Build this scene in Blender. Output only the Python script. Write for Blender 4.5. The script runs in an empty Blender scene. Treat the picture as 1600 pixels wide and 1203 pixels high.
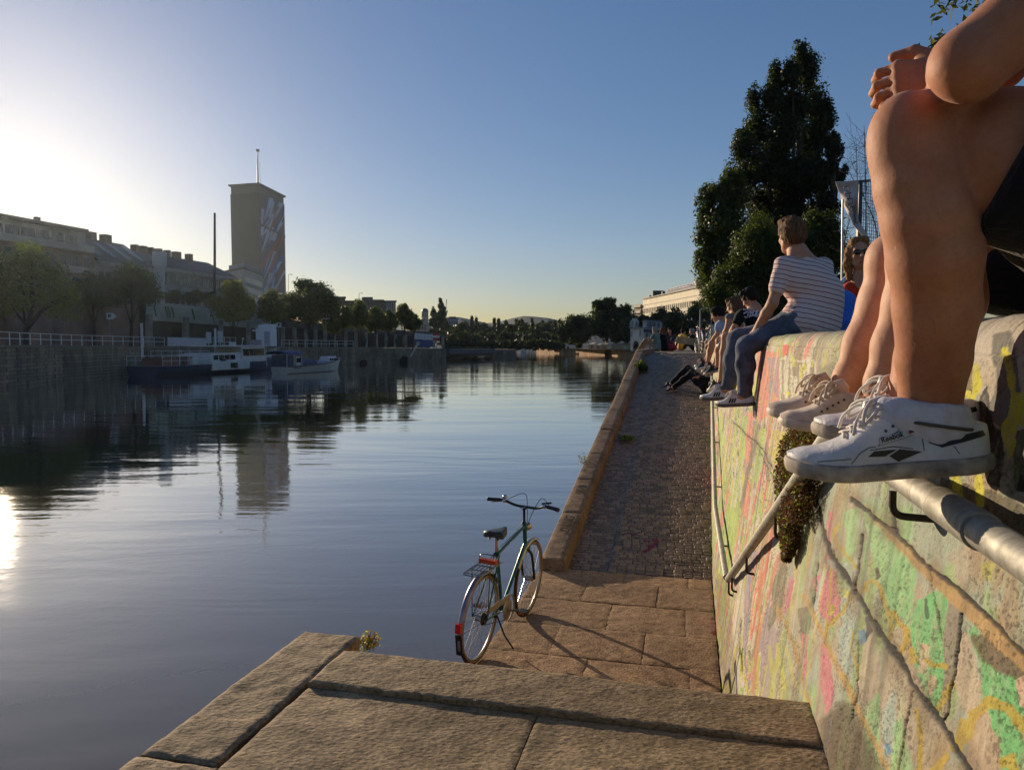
import bpy, bmesh, math, random
import numpy as np
from mathutils import Vector, Matrix, Quaternion
from mathutils.bvhtree import BVHTree
random.seed(7); RNG = np.random.default_rng(11)
SC = bpy.context.scene; COL = SC.collection
R = math.radians
# ------------------------------------------------------------------ camera
F = 1155.0; CAMZ = 3.2; PITCH = math.atan(66.5 / F)
cam_d = bpy.data.cameras.new('camera'); cam = bpy.data.objects.new('camera', cam_d); COL.objects.link(cam)
cam_d.sensor_width = 36.0; cam_d.lens = F / 1600 * 36; cam_d.clip_start = 0.05; cam_d.clip_end = 20000
cam.location = (0, 0, CAMZ); cam.rotation_euler = (math.pi / 2 - PITCH, 0, 0)
SC.camera = cam
CP, SP = math.cos(PITCH), math.sin(PITCH)
def ray(x, y):                       # photo pixel (1600 x 1203) -> direction
    cx = (x - 800) / F; cy = (601.5 - y) / F
    return Vector((cx, CP + cy * SP, -SP + cy * CP))
def atY(x, y, Y):
    d = ray(x, y); return Vector((d.x * Y / d.y, Y, CAMZ + d.z * Y / d.y))
def atZ(x, y, z):
    d = ray(x, y); t = (z - CAMZ) / d.z; return Vector((d.x * t, d.y * t, z))
def atS(x, y, s):                    # photo pixel -> point on the plane s = const across the wall
    d = ray(x, y); t = s / (d.x * SW + d.y * CW); return Vector((d.x * t, d.y * t, CAMZ + d.z * t))
# wall frame: s along the wall, u to the right of the camera, z up
WA = math.atan(0.2424); CW, SW = math.cos(WA), math.sin(WA)
def W(s, u, z): return Vector((s * SW + u * CW, s * CW - u * SW, z))
def toW(p): return (p[0] * SW + p[1] * CW, p[0] * CW - p[1] * SW, p[2])
WTOP = 3.25; WU0 = 0.53; BAT = 0.124      # wall top height, face offset at the top, batter
def wall_u(z): return WU0 - BAT * (WTOP - z)
def atWall(x, y):
    d = ray(x, y)                     # u(t) = wall_u(z(t))
    du = d.x * CW - d.y * SW
    t = (WU0 - BAT * (WTOP - CAMZ)) / (du - BAT * d.z)
    return toW((d.x * t, d.y * t, CAMZ + d.z * t))
# ------------------------------------------------------------------ objects
def link(o, parent=None):
    COL.objects.link(o)
    if parent is not None: o.parent = parent
    return o
def tag(o, label=None, cat=None, group=None, kind=None):
    if label: o['label'] = label
    if cat: o['category'] = cat
    if group: o['group'] = group
    if kind: o['kind'] = kind
    return o
def thing(name, label, cat, loc=(0, 0, 0), group=None, rz=0.0):
    o = bpy.data.objects.new(name, None); COL.objects.link(o); o.location = loc; o.rotation_euler = (0, 0, rz)
    o.empty_display_size = 0.2
    return tag(o, label, cat, group)
def copy_tree(o, parent=None):
    c = o.copy(); COL.objects.link(c)
    if parent is not None: c.parent = parent
    for ch in list(o.children): copy_tree(ch, c)
    return c
class MB:                             # collects shapes in world (or local) space, links them as ONE mesh
    def __init__(s): s.v = []; s.f = []; s.m = []; s.cur = 0
    def add(s, vs, fs):
        n = len(s.v); s.v += [tuple(v) for v in vs]; s.f += [tuple(i + n for i in f) for f in fs]; s.m += [s.cur] * len(fs); return s
    def box(s, c, d, M=None):
        c = Vector(c); h = Vector(d) / 2
        vs = [Vector((sx * h.x, sy * h.y, sz * h.z)) for sx in (-1, 1) for sy in (-1, 1) for sz in (-1, 1)]
        vs = [(M @ v if M else v) + c for v in vs]
        return s.add(vs, [(0, 1, 3, 2), (4, 6, 7, 5), (0, 4, 5, 1), (2, 3, 7, 6), (0, 2, 6, 4), (1, 5, 7, 3)])
    def hexa(s, p):                   # 8 points: bottom ring 4, top ring 4
        return s.add(p, [(3, 2, 1, 0), (4, 5, 6, 7), (0, 1, 5, 4), (1, 2, 6, 5), (2, 3, 7, 6), (3, 0, 4, 7)])
    def bar(s, a, b, w, h=None, up=(0, 0, 1)):
        a, b = Vector(a), Vector(b); h = h or w; d = (b - a).normalized(); x = d.cross(Vector(up))
        if x.length < 1e-4: x = d.cross(Vector((0, 1, 0)))
        x.normalize(); y = x.cross(d); x *= w / 2; y *= h / 2
        return s.hexa([a - x - y, a + x - y, a + x + y, a - x + y, b - x - y, b + x - y, b + x + y, b - x + y])
    def tube(s, pts, r, n=8, cap=True, closed=False, flat=1.0, up=None):
        pts = [Vector(p) for p in pts]; N = len(pts); rs = r if hasattr(r, '__len__') else [r] * N
        T = []
        for i in range(N):
            a = pts[(i - 1) % N] if (closed or i > 0) else pts[0]; b = pts[(i + 1) % N] if (closed or i < N - 1) else pts[-1]
            T.append((b - a).normalized())
        ref = Vector(up) if up else (Vector((0, 0, 1)) if abs(T[0].z) < .9 else Vector((1, 0, 0)))
        x = T[0].cross(ref).normalized(); vs = []
        for i in range(N):
            x = (x - T[i] * x.dot(T[i])); x = x.normalized() if x.length > 1e-6 else T[i].orthogonal().normalized()
            y = T[i].cross(x)
            for k in range(n):
                a = 2 * math.pi * k / n; vs.append(pts[i] + x * math.cos(a) * rs[i] + y * math.sin(a) * rs[i] * flat)
        fs = []
        for i in range(N if closed else N - 1):
            j = (i + 1) % N
            for k in range(n):
                l = (k + 1) % n; fs.append((i * n + k, i * n + l, j * n + l, j * n + k))
        if cap and not closed: fs += [tuple(range(n))[::-1], tuple((N - 1) * n + k for k in range(n))]
        return s.add(vs, fs)
    def lathe(s, prof, c=(0, 0, 0), n=16, M=None):   # prof: (r, z)
        c = Vector(c); vs = []
        for r_, z in prof:
            for k in range(n):
                a = 2 * math.pi * k / n; v = Vector((r_ * math.cos(a), r_ * math.sin(a), z)); vs.append((M @ v if M else v) + c)
        fs = [(i * n + k, i * n + (k + 1) % n, (i + 1) * n + (k + 1) % n, (i + 1) * n + k) for i in range(len(prof) - 1) for k in range(n)]
        fs += [tuple(range(n))[::-1], tuple((len(prof) - 1) * n + k for k in range(n))]
        return s.add(vs, fs)
    def prism(s, poly, a, b):         # poly: list of 3-D points, extruded by vector (b-a)
        d = Vector(b) - Vector(a); n = len(poly); p = [Vector(q) for q in poly]
        return s.add(p + [q + d for q in p], [tuple(range(n))[::-1], tuple(range(n, 2 * n))] + [(i, (i + 1) % n, n + (i + 1) % n, n + i) for i in range(n)])
    def ball(s, c, r, n=10, m=6):
        rr = r if hasattr(r, '__len__') else (r, r, r); c = Vector(c); vs = []; fs = []
        for i in range(m + 1):
            t = math.pi * i / m
            for k in range(n):
                a = 2 * math.pi * k / n; vs.append(c + Vector((rr[0] * math.sin(t) * math.cos(a), rr[1] * math.sin(t) * math.sin(a), rr[2] * math.cos(t))))
        for i in range(m):
            for k in range(n): fs.append((i * n + k, (i + 1) * n + k, (i + 1) * n + (k + 1) % n, i * n + (k + 1) % n))
        return s.add(vs, fs)
    def build(s, name, mats, parent=None, smooth=False, bevel=0, local=True):
        me = bpy.data.meshes.new(name); v = s.v
        if parent is not None and local:
            Mi = parent.matrix_basis.inverted() if parent.parent is None else (parent.parent.matrix_basis @ parent.matrix_basis).inverted()
            v = [Mi @ Vector(p) for p in v]
        me.from_pydata(v, [], s.f); me.validate()
        mats = mats if isinstance(mats, (list, tuple)) else [mats]
        for m in mats: me.materials.append(m)
        if len(mats) > 1 and len(me.polygons) == len(s.m): me.polygons.foreach_set('material_index', s.m)
        bm = bmesh.new(); bm.from_mesh(me); bmesh.ops.recalc_face_normals(bm, faces=bm.faces)
        if bevel:
            es = [e for e in bm.edges if len(e.link_faces) == 2 and e.calc_face_angle(0) > .6]
            bmesh.ops.bevel(bm, geom=es, offset=bevel, segments=2, affect='EDGES', clamp_overlap=True)
        bm.to_mesh(me); bm.free()
        if smooth: shade(me, smooth)
        return link(bpy.data.objects.new(name, me), parent)
def shade(me, ang=True):
    me.polygons.foreach_set('use_smooth', [True] * len(me.polygons))
    if ang is not True: me.set_sharp_from_angle(angle=R(ang))
def np_mesh(name, V, Fq, mat, parent=None, smooth=True, cols=None, cname='paint', local=True):
    V = np.asarray(V, dtype=np.float64).reshape(-1, 3); Fq = np.asarray(Fq, dtype=np.int32); k = Fq.shape[1]
    if parent is not None and local:
        Mi = np.array(parent.matrix_basis.inverted() if parent.parent is None else (parent.parent.matrix_basis @ parent.matrix_basis).inverted())
        V = V @ Mi[:3, :3].T + Mi[:3, 3]
    me = bpy.data.meshes.new(name); me.vertices.add(len(V)); me.vertices.foreach_set('co', V.ravel())
    me.loops.add(Fq.size); me.loops.foreach_set('vertex_index', Fq.ravel())
    me.polygons.add(len(Fq)); me.polygons.foreach_set('loop_start', np.arange(0, Fq.size, k, dtype=np.int32))
    me.update(calc_edges=True); me.validate()
    if cols is not None:
        a = me.color_attributes.new(cname, 'FLOAT_COLOR', 'POINT')
        c4 = np.ones((len(V), 4), dtype=np.float32); c4[:, :3] = cols; a.data.foreach_set('color', c4.ravel())
    if smooth: me.polygons.foreach_set('use_smooth', [True] * len(me.polygons))
    for m in (mat if isinstance(mat, (list, tuple)) else [mat]): me.materials.append(m)
    return link(bpy.data.objects.new(name, me), parent)
def grid_faces(nu, nv):
    i = np.arange(nu - 1)[:, None] * nv + np.arange(nv - 1)[None]
    i = i.ravel(); return np.stack([i, i + nv, i + nv + 1, i + 1], 1)
def sp(P, n=5, closed=False):         # Catmull-Rom
    P = [Vector(p) for p in P]; N = len(P); out = []
    for i in range(N if closed else N - 1):
        g = lambda k: P[k % N] if closed else P[min(max(k, 0), N - 1)]
        a, b, c, d = g(i - 1), g(i), g(i + 1), g(i + 2)
        for j in range(n):
            t = j / n; out.append(.5 * ((2 * b) + (c - a) * t + (2 * a - 5 * b + 4 * c - d) * t * t + (3 * b - a - 3 * c + d) * t ** 3))
    return out if closed else out + [P[-1]]
# ------------------------------------------------------------------ value noise (numpy)
def _h(ix, iy, seed):
    n = (ix.astype(np.int64) * 374761393 + iy.astype(np.int64) * 668265263 + seed * 974711) & 0x7fffffff
    n = ((n ^ (n >> 13)) * 1274126177) & 0x7fffffff
    return ((n ^ (n >> 16)) & 0xffff) / 65535.0
def vnoise(x, y, seed=0):
    x = np.asarray(x, float); y = np.asarray(y, float)
    ix = np.floor(x); iy = np.floor(y); fx = x - ix; fy = y - iy; fx = fx * fx * (3 - 2 * fx); fy = fy * fy * (3 - 2 * fy)
    a = _h(ix, iy, seed); b = _h(ix + 1, iy, seed); c = _h(ix, iy + 1, seed); d = _h(ix + 1, iy + 1, seed)
    return (a * (1 - fx) + b * fx) * (1 - fy) + (c * (1 - fx) + d * fx) * fy
def fbm(x, y, seed=0, o=4):
    t = 0; a = .5; tot = 0
    for i in range(o): t = t + a * vnoise(x * 2 ** i, y * 2 ** i, seed + i * 17); tot += a; a *= .5
    return t / tot
def sstep(a, b, x): t = np.clip((x - a) / (b - a), 0, 1); return t * t * (3 - 2 * t)
# ------------------------------------------------------------------ materials
def srgb(r, g, b):
    f = lambda c: c / 255 / 12.92 if c <= 10 else ((c / 255 + .055) / 1.055) ** 2.4
    return (f(r), f(g), f(b))
class NT:
    def __init__(s, name):
        s.mat = bpy.data.materials.new(name); s.mat.use_nodes = True; s.t = s.mat.node_tree; s.n = s.t.nodes; s.l = s.t.links
        s.b = s.n['Principled BSDF']
    def new(s, typ, **kw):
        nd = s.n.new(typ)
        for k, v in kw.items():
            if k in nd.inputs.keys(): nd.inputs[k].default_value = v
            else: setattr(nd, k, v)
        return nd
    def link(s, a, b): s.l.new(a, b)
    def coord(s, kind='Object', scale=(1, 1, 1), rot=(0, 0, 0)):
        tc = s.n.new('ShaderNodeTexCoord'); mp = s.n.new('ShaderNodeMapping'); mp.inputs['Scale'].default_value = scale; mp.inputs['Rotation'].default_value = rot
        s.link(tc.outputs[kind], mp.inputs['Vector']); return mp.outputs['Vector']
    def noise(s, vec, scale, detail=4, rough=.55, dist=0):
        nd = s.n.new('ShaderNodeTexNoise'); nd.inputs['Scale'].default_value = scale; nd.inputs['Detail'].default_value = detail
        nd.inputs['Roughness'].default_value = rough; nd.inputs['Distortion'].default_value = dist
        if vec is not None: s.link(vec, nd.inputs['Vector'])
        return nd.outputs['Fac']
    def ramp(s, fac, stops, interp='LINEAR'):
        nd = s.n.new('ShaderNodeValToRGB'); cr = nd.color_ramp; cr.interpolation = interp
        while len(cr.elements) < len(stops): cr.elements.new(.5)
        for e, (p, c) in zip(cr.elements, stops): e.position = p; e.color = (*c, 1) if len(c) == 3 else c
        s.link(fac, nd.inputs['Fac']); return nd.outputs['Color']
    def mix(s, fac, a, b, mode='MIX'):
        nd = s.n.new('ShaderNodeMix'); nd.data_type = 'RGBA'; nd.blend_type = mode
        for sock, val in ((nd.inputs[0], fac), (nd.inputs[6], a), (nd.inputs[7], b)):
            if hasattr(val, 'links') or isinstance(val, bpy.types.NodeSocket): s.link(val, sock)
            else: sock.default_value = val if not isinstance(val, tuple) else (*val, 1)[:4]
        return nd.outputs[2]
    def math(s, op, a, b=0.0):
        nd = s.n.new('ShaderNodeMath'); nd.operation = op
        for i, v in enumerate((a, b)):
            if isinstance(v, bpy.types.NodeSocket): s.link(v, nd.inputs[i])
            else: nd.inputs[i].default_value = v
        return nd.outputs[0]
    def bump(s, h, strength, dist=.01, prev=None):
        nd = s.n.new('ShaderNodeBump'); nd.inputs['Strength'].default_value = strength; nd.inputs['Distance'].default_value = dist
        s.link(h, nd.inputs['Height'])
        if prev is not None: s.link(prev, nd.inputs['Normal'])
        s.link(nd.outputs['Normal'], s.b.inputs['Normal']); return nd.outputs['Normal']
    def base(s, c):
        if isinstance(c, bpy.types.NodeSocket): s.link(c, s.b.inputs['Base Color'])
        else: s.b.inputs['Base Color'].default_value = (*c, 1)
    def attr(s, name):
        nd = s.n.new('ShaderNodeAttribute'); nd.attribute_name = name; return nd.outputs['Color']
def M_(name, col, rough=.6, metal=0.0, var=.18, nscale=6.0, bump=0.0, bscale=40.0, bdist=.01, spec=.5, col2=None, stretch=(1, 1, 1)):
    n = NT(name); v = n.coord('Object', stretch)
    c2 = col2 or tuple(max(0, c * (1 - var * 1.6)) for c in col); c1 = tuple(min(1, c * (1 + var)) for c in col)
    n.base(n.ramp(n.noise(v, nscale, 5), [(.3, c2), (.7, c1)]))
    n.b.inputs['Roughness'].default_value = rough; n.b.inputs['Metallic'].default_value = metal; n.b.inputs['Specular IOR Level'].default_value = spec
    if bump: n.bump(n.noise(v, bscale, 5), bump, bdist)
    return n.mat
MAT = {}
def mat(key, *a, **k):
    if key not in MAT: MAT[key] = M_(key, *a, **k)
    return MAT[key]
# ------------------------------------------------------------------ setting: near side
def stone_mat(name, dark, light, grain=90, bump=.9, pit=True, sc=(1, 1, 1)):
    n = NT(name); v = n.coord('Object', sc)
    big = n.noise(v, 1.7, 5, .6); mid = n.noise(v, 14, 6, .65); fine = n.noise(v, grain, 6, .7)
    c = n.mix(n.ramp(mid, [(.35, (0, 0, 0)), (.68, (1, 1, 1))]), dark, light)
    c = n.mix(n.ramp(big, [(.38, (1, 1, 1)), (.62, (0, 0, 0))]), c, n.mix(.55, c, tuple(x * .45 for x in dark)), 'MIX')
    c = n.mix(n.ramp(fine, [(.36, (1, 1, 1)), (.52, (0, 0, 0))]), c, n.mix(.7, c, (.03, .02, .012)))
    n.base(c); n.b.inputs['Roughness'].default_value = .85; n.b.inputs['Specular IOR Level'].default_value = .3
    vo = n.new('ShaderNodeTexVoronoi', feature='F1'); vo.inputs['Scale'].default_value = grain * .9; n.link(v, vo.inputs['Vector'])
    p = n.bump(fine, bump, .006); p = n.bump(mid, .32, .012, p); n.bump(vo.outputs['Distance'], bump * .55, .006, p)
    return n.mat
granite = stone_mat('bush_hammered_stone', (.27, .185, .095), (.64, .455, .26), 85, .6, True, (.7, 1, 1))
paving = stone_mat('landing_stone', (.33, .19, .10), (.58, .37, .20), 70, .7)
kerbm = stone_mat('kerb_stone', (.25, .15, .085), (.43, .28, .165), 80, .8)
reds = stone_mat('red_concrete', (.22, .12, .075), (.36, .2, .12), 60, .8)
def slab(mb, s0, s1, u0, u1, z0, z1, n=None, seed=0, rough=.004, res=.025, edge=.012):
    """a worn stone: top displaced, top edges rounded, in wall coordinates"""
    ns = max(3, int((s1 - s0) / res)); nu = max(3, int((u1 - u0) / res))
    ss = np.linspace(s0, s1, ns); uu = np.linspace(u0, u1, nu); A, B = np.meshgrid(ss, uu, indexing='ij')
    e = np.minimum(np.minimum(A - s0, s1 - A), np.minimum(B - u0, u1 - B))
    z1v = z1(A, B) if callable(z1) else z1 + 0 * A
    Z = z1v - edge * np.clip(1 - e / (edge * 2.2), 0, 1) ** 2 - rough * (fbm(A * 22, B * 22, seed, 4) - .5) * 2 - rough * 1.5 * (fbm(A * 5, B * 5, seed + 9, 2) - .5)
    wob = .006 * (fbm(A * 9, B * 9, seed + 5) - .5) * (e < .001)
    V = [W(a + w, b + w, z) for a, b, z, w in zip(A.ravel(), B.ravel(), Z.ravel(), wob.ravel())]
    f = [tuple(q) for q in grid_faces(ns, nu)]
    ring = [i * nu for i in range(ns)] + [(ns - 1) * nu + j for j in range(1, nu)] + [i * nu + nu - 1 for i in range(ns - 2, -1, -1)] + [j for j in range(nu - 2, 0, -1)]
    n0 = len(V); V += [Vector((V[i].x, V[i].y, z0)) for i in ring]
    m = len(ring); f += [(ring[k], ring[(k + 1) % m], n0 + (k + 1) % m, n0 + k) for k in range(m)]
    mb.add(V, f)
ZS, ZL, ZP, ZW = 2.05, 0.86, 2.86, 0.0
# water, canal bed
nW = NT('canal_water'); vw = nW.coord('Object', (1, 1, 1)); vw2 = nW.coord('Object', (.32, 1.25, 1), (0, 0, R(-20)))
nW.base((.13, .105, .06)); nW.b.inputs['Roughness'].default_value = .03; nW.b.inputs['IOR'].default_value = 1.36; nW.b.inputs['Specular IOR Level'].default_value = .5
a_ = nW.noise(vw2, 1.1, 3, .5, .6); b_ = nW.noise(vw, 5.5, 3, .5, .8); c_ = nW.noise(vw2, .16, 3, .55, 1.2)
gate = nW.ramp(nW.noise(vw2, .05, 4, .6), [(.42, (.1, .1, .1)), (.66, (1, 1, 1))])
h1 = nW.math('MULTIPLY', a_, gate)
p_ = nW.bump(h1, .05, .30); p_ = nW.bump(nW.math('MULTIPLY', b_, gate), .10, .03, p_); p_ = nW.bump(c_, .035, 1.0, p_); nW.link(p_, nW.b.inputs['Coat Normal']); nW.b.inputs['Coat Weight'].default_value = 1; nW.b.inputs['Coat IOR'].default_value = 1.45; nW.b.inputs['Coat Roughness'].default_value = .03
mb = MB(); mb.add([(-900, -300, ZW), (900, -300, ZW), (900, 1600, ZW), (-900, 1600, ZW)], [(0, 1, 2, 3)])
tag(mb.build('canal_water', nW.mat), kind='structure')
# foreground platform: slabs, coping, nosing block
mb = MB()
slab(mb, -1.2, 1.426, -1.232, -.28, .2, ZS, seed=1, rough=.006, res=.03)
slab(mb, -1.2, 1.42, -.268, .385, .2, ZS - .004, seed=2, rough=.006, res=.03)
slab(mb, 1.428, 2.186, -1.232, -.4505, .2, ZS, seed=3, rough=.0022, res=.012, edge=.003)
slab(mb, 1.428, 2.186, -.449, .385, .2, ZS - .001, seed=4, rough=.0022, res=.012, edge=.003)
tag(mb.build('platform_paving', granite, smooth=40), kind='structure')
mb = MB(); slab(mb, 2.19, 2.455, -1.235, .383, .9, lambda s, u: ZS + .017 + 0 * s - .009 * sstep(-.6, .4, u), seed=5, rough=.0028, res=.009, edge=.004)
tag(mb.build('top_step', granite, smooth=40), kind='structure')
mb = MB()
slab(mb, -1.2, .72, -1.485, -1.237, -.5, ZS + .004, seed=6, rough=.006, res=.025)
slab(mb, .728, 1.70, -1.495, -1.237, -.5, ZS + .002, seed=7, rough=.005, res=.012, edge=.006)
slab(mb, 1.708, 2.62, -1.485, -1.25, -.5, ZS + .004, seed=8, rough=.005, res=.012, edge=.006)
tag(mb.build('edge_coping', granite, smooth=40), kind='structure')
mb = MB()       # sloping cheek beside the stairs
slab(mb, 2.6, 4.75, -1.42, -1.2, -.5, lambda s, u: ZS - .06 - (s - 2.6) * .55 - .03 * sstep(-1.3, -1.2, u), seed=9, rough=.006, res=.02, edge=.02)
tag(mb.build('stair_cheek', reds, smooth=40), kind='structure')
mb = MB()
for i in range(7): slab(mb, 2.457 + i * .325, 2.457 + (i + 1) * .325 + .02, -1.19, wall_u(ZS - .175 * (i + 1)) - .004, -.3, ZS - .153 * (i + 1) - .02, seed=20 + i, res=.04)
tag(mb.build('stairs', granite, smooth=40), kind='structure')
# landing flagstones
mb = MB(); sj = [4.73, 5.35, 5.93, 6.55, 7.12, 7.45]; k = 30
offs = [[-1.5, -.72, .02, .225], [-1.5, -1.02, -.33, .225], [-1.5, -.66, -.02, .225], [-1.5, -.95, -.28, .225], [-1.5, -.62, .0, .225]]
for i in range(5):
    for j in range(3):
        slab(mb, sj[i] + .0015, sj[i + 1] - .0015, offs[i][j] + .0015, offs[i][j + 1] - .0015, -.4, ZL + .003 * math.sin(i * 3 + j * 5), seed=k, rough=.005, res=.022, edge=.004); k += 1
tag(mb.build('landing', paving, smooth=40), kind='structure')
# ramp of setts
S0, S1 = 7.45, 20.6
def ramp_z(s): return ZL + np.clip((s - S0), 0, None) * (ZP - ZL) / (S1 - S0)
ns, nu = 1750, 150
ss = S0 + (S1 + .3 - S0) * np.linspace(0, 1, ns) ** 1.25; rr = np.linspace(0, 1, nu)
A, Bq = np.meshgrid(ss, rr, indexing='ij'); zr = ramp_z(A); U = -1.23 + Bq * (wall_u(zr) + .02 + 1.23)
rowl = .068; q = A / rowl + .25 * (fbm(U * 1.4, A * .7, 3, 2) - .5); row = np.floor(q); fr = q - row
wid = .095; shift = _h(row, row * 0, 5) * .095; qc = (U + shift) / wid; colm = np.floor(qc); fc = qc - colm
dx = np.minimum(fr, 1 - fr) * rowl; dy = np.minimum(fc, 1 - fc) * wid * 1.8; jd = np.minimum(dx, dy)
g = np.clip(jd / .013, 0, 1); dome = g * g * (3 - 2 * g); tilt = (fr - .5)
lev = _h(row, colm, 9); gutter = sstep(-.78, -.86, U)
H = .020 * dome + .012 * lev * dome + .006 * (fbm(A * 30, U * 30, 12, 3) - .5) + .016 * dome * tilt * (lev - .1)
H = H * (1 - .5 * gutter) - .02 * gutter
Zr = zr + H - .03
V = np.stack([A * SW + U * CW, A * CW - U * SW, Zr], -1).reshape(-1, 3)
tone = (.55 + .7 * lev)[..., None] * np.array([.37, .255, .16]); tone = tone * (.55 + .45 * dome[..., None])
tone = tone * (1 - .0 * gutter[..., None]); moss = sstep(.55, .75, fbm(A * .8, U * 1.6, 44)) * (1 - dome) * .8
tone = tone * (1 - moss[..., None]) + moss[..., None] * np.array([.05, .055, .02])
def paint_px(A_, U_, pts, w, colr, C):   # a stroke on the ramp, from photo pixels
    P = []
    for x, y in pts:
        d = ray(x, y); zz = (ZP - ZL) / (S1 - S0); ds = d.x * SW + d.y * CW
        t = (ZL - zz * S0 - CAMZ) / (d.z - zz * ds); P.append((t * ds, t * (d.x * CW - d.y * SW)))
    D = np.full(A_.shape, 9.)
    for (s0, u0), (s1, u1) in zip(P[:-1], P[1:]):
        vx, vy = s1 - s0, u1 - u0; tt = np.clip(((A_ - s0) * vx + (U_ - u0) * vy) / (vx * vx + vy * vy + 1e-9), 0, 1)
        D = np.minimum(D, np.hypot(A_ - s0 - tt * vx, U_ - u0 - tt * vy))
    m = (sstep(w, w * .5, D) * sstep(.3, .6, dome))[..., None]
    return C * (1 - m) + m * np.array(colr)
tone = paint_px(A, U, [(1008, 845), (1026, 843), (1024, 850), (1012, 852), (1020, 855), (1006, 861)], .035, (.3, .02, .06), tone)
tone = paint_px(A, U, [(975, 834), (1000, 832)], .03, (.2, .05, .03), tone)
nR = NT('sett_stone'); vv = nR.coord(); at = nR.attr('paint')
nR.base(nR.mix(nR.ramp(nR.noise(vv, 60, 5), [(.3, (.45, .45, .45)), (.7, (1, 1, 1))]), (0, 0, 0), at)); nR.b.inputs['Roughness'].default_value = .6; nR.bump(nR.noise(vv, 90, 5), .5, .006)
o = np_mesh('ramp', V, grid_faces(ns, nu), nR.mat, cols=tone.reshape(-1, 3)); tag(o, kind='structure')
# kerb stones along the ramp
mb = MB(); s = S0 - .1; k = 60
while s < 26:
    L = 1.15 + .5 * random.random(); e = min(s + L, 26); ns_ = max(4, int((e - s) / .03)); prof = []
    dz = (random.random() - .5) * .012; du = (random.random() - .5) * .014
    Np = 13
    vs = []
    for i in range(ns_):
        a = s + .004 + (e - s - .008) * i / (ns_ - 1); endf = min(a - s, e - a); er = .012 * max(0, 1 - endf / .02)
        zc = float(ramp_z(np.array(min(a, S1)))) + .135 + dz
        pr = [(-1.485, -.6), (-1.485, zc - .03), (-1.481, zc - .008), (-1.47, zc - .001), (-1.42, zc), (-1.36, zc), (-1.30, zc - .001), (-1.25, zc - .005), (-1.236, zc - .014), (-1.228, zc - .06), (-1.22, zc - .3)]
        for j, (u, z) in enumerate(pr):
            n_ = (float(fbm(np.array(a * 16), np.array(u * 16 + z * 9), 70)) - .5) * .014
            vs.append(W(a, u + du + n_ * .6 - (er if j < 3 else 0) * -1, z + (n_ if 0 < j < 10 else 0) - er))
    m = len(pr); f = [(i * m + j, i * m + j + 1, (i + 1) * m + j + 1, (i + 1) * m + j) for i in range(ns_ - 1) for j in range(m - 1)]
    f += [tuple(range(m)), tuple((ns_ - 1) * m + j for j in range(m))[::-1]]
    mb.add(vs, f); s = e; k += 1
kerb = tag(mb.build('kerb', kerbm, smooth=50), kind='structure')
# promenade beyond the ramp and terrace behind the wall
earth = M_('gravel_ground', (.16, .125, .085), .9, var=.3, nscale=3, bump=.6, bscale=30)
mb = MB(); p = [W(S1 + .2, -1.48, ZP), W(S1 + .2, .8, ZP), W(34, .8, ZP), W(60, 30, ZP), W(132, 40, ZP), W(132, 3.0, ZP), W(60, -1.5, ZP)]
mb.prism(p, (0, 0, 0), (0, 0, -4)); tag(mb.build('promenade', earth), kind='structure')
mb = MB(); p = [W(-6, 1.25, WTOP - .02), W(34, 1.25, WTOP - .02), W(60, 30.5, WTOP - .02), W(60, 90, WTOP - .02), W(-6, 60, WTOP - .02)]
mb.prism(p, (0, 0, 0), (0, 0, -4)); tag(mb.build('terrace_ground', earth), kind='structure')
# ------------------------------------------------------------------ graffiti wall
def wall_px(s, u, z):                 # wall coordinates -> photo pixel (to lay the measured paint marks out on the wall)
    x = s * SW + u * CW; y = s * CW - u * SW; zz = z - CAMZ
    d = y * CP - zz * SP; up = y * SP + zz * CP; d = np.maximum(d, .05)
    return 800 + F * x / d, 601.5 - F * up / d
def in_poly(X, Y, P):
    ins = np.zeros(X.shape, bool); n = len(P); j = n - 1
    for i in range(n):
        xi, yi = P[i]; xj, yj = P[j]
        if yi != yj: ins ^= ((yi > Y) != (yj > Y)) & (X < (xj - xi) * (Y - yi) / (yj - yi) + xi)
        j = i
    return ins
def seg_d(X, Y, P):
    D = np.full(X.shape, 1e9)
    for (x0, y0), (x1, y1) in zip(P[:-1], P[1:]):
        vx, vy = x1 - x0, y1 - y0; t = np.clip(((X - x0) * vx + (Y - y0) * vy) / (vx * vx + vy * vy + 1e-9), 0, 1)
        D = np.minimum(D, np.hypot(X - x0 - t * vx, Y - y0 - t * vy))
    return D
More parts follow.
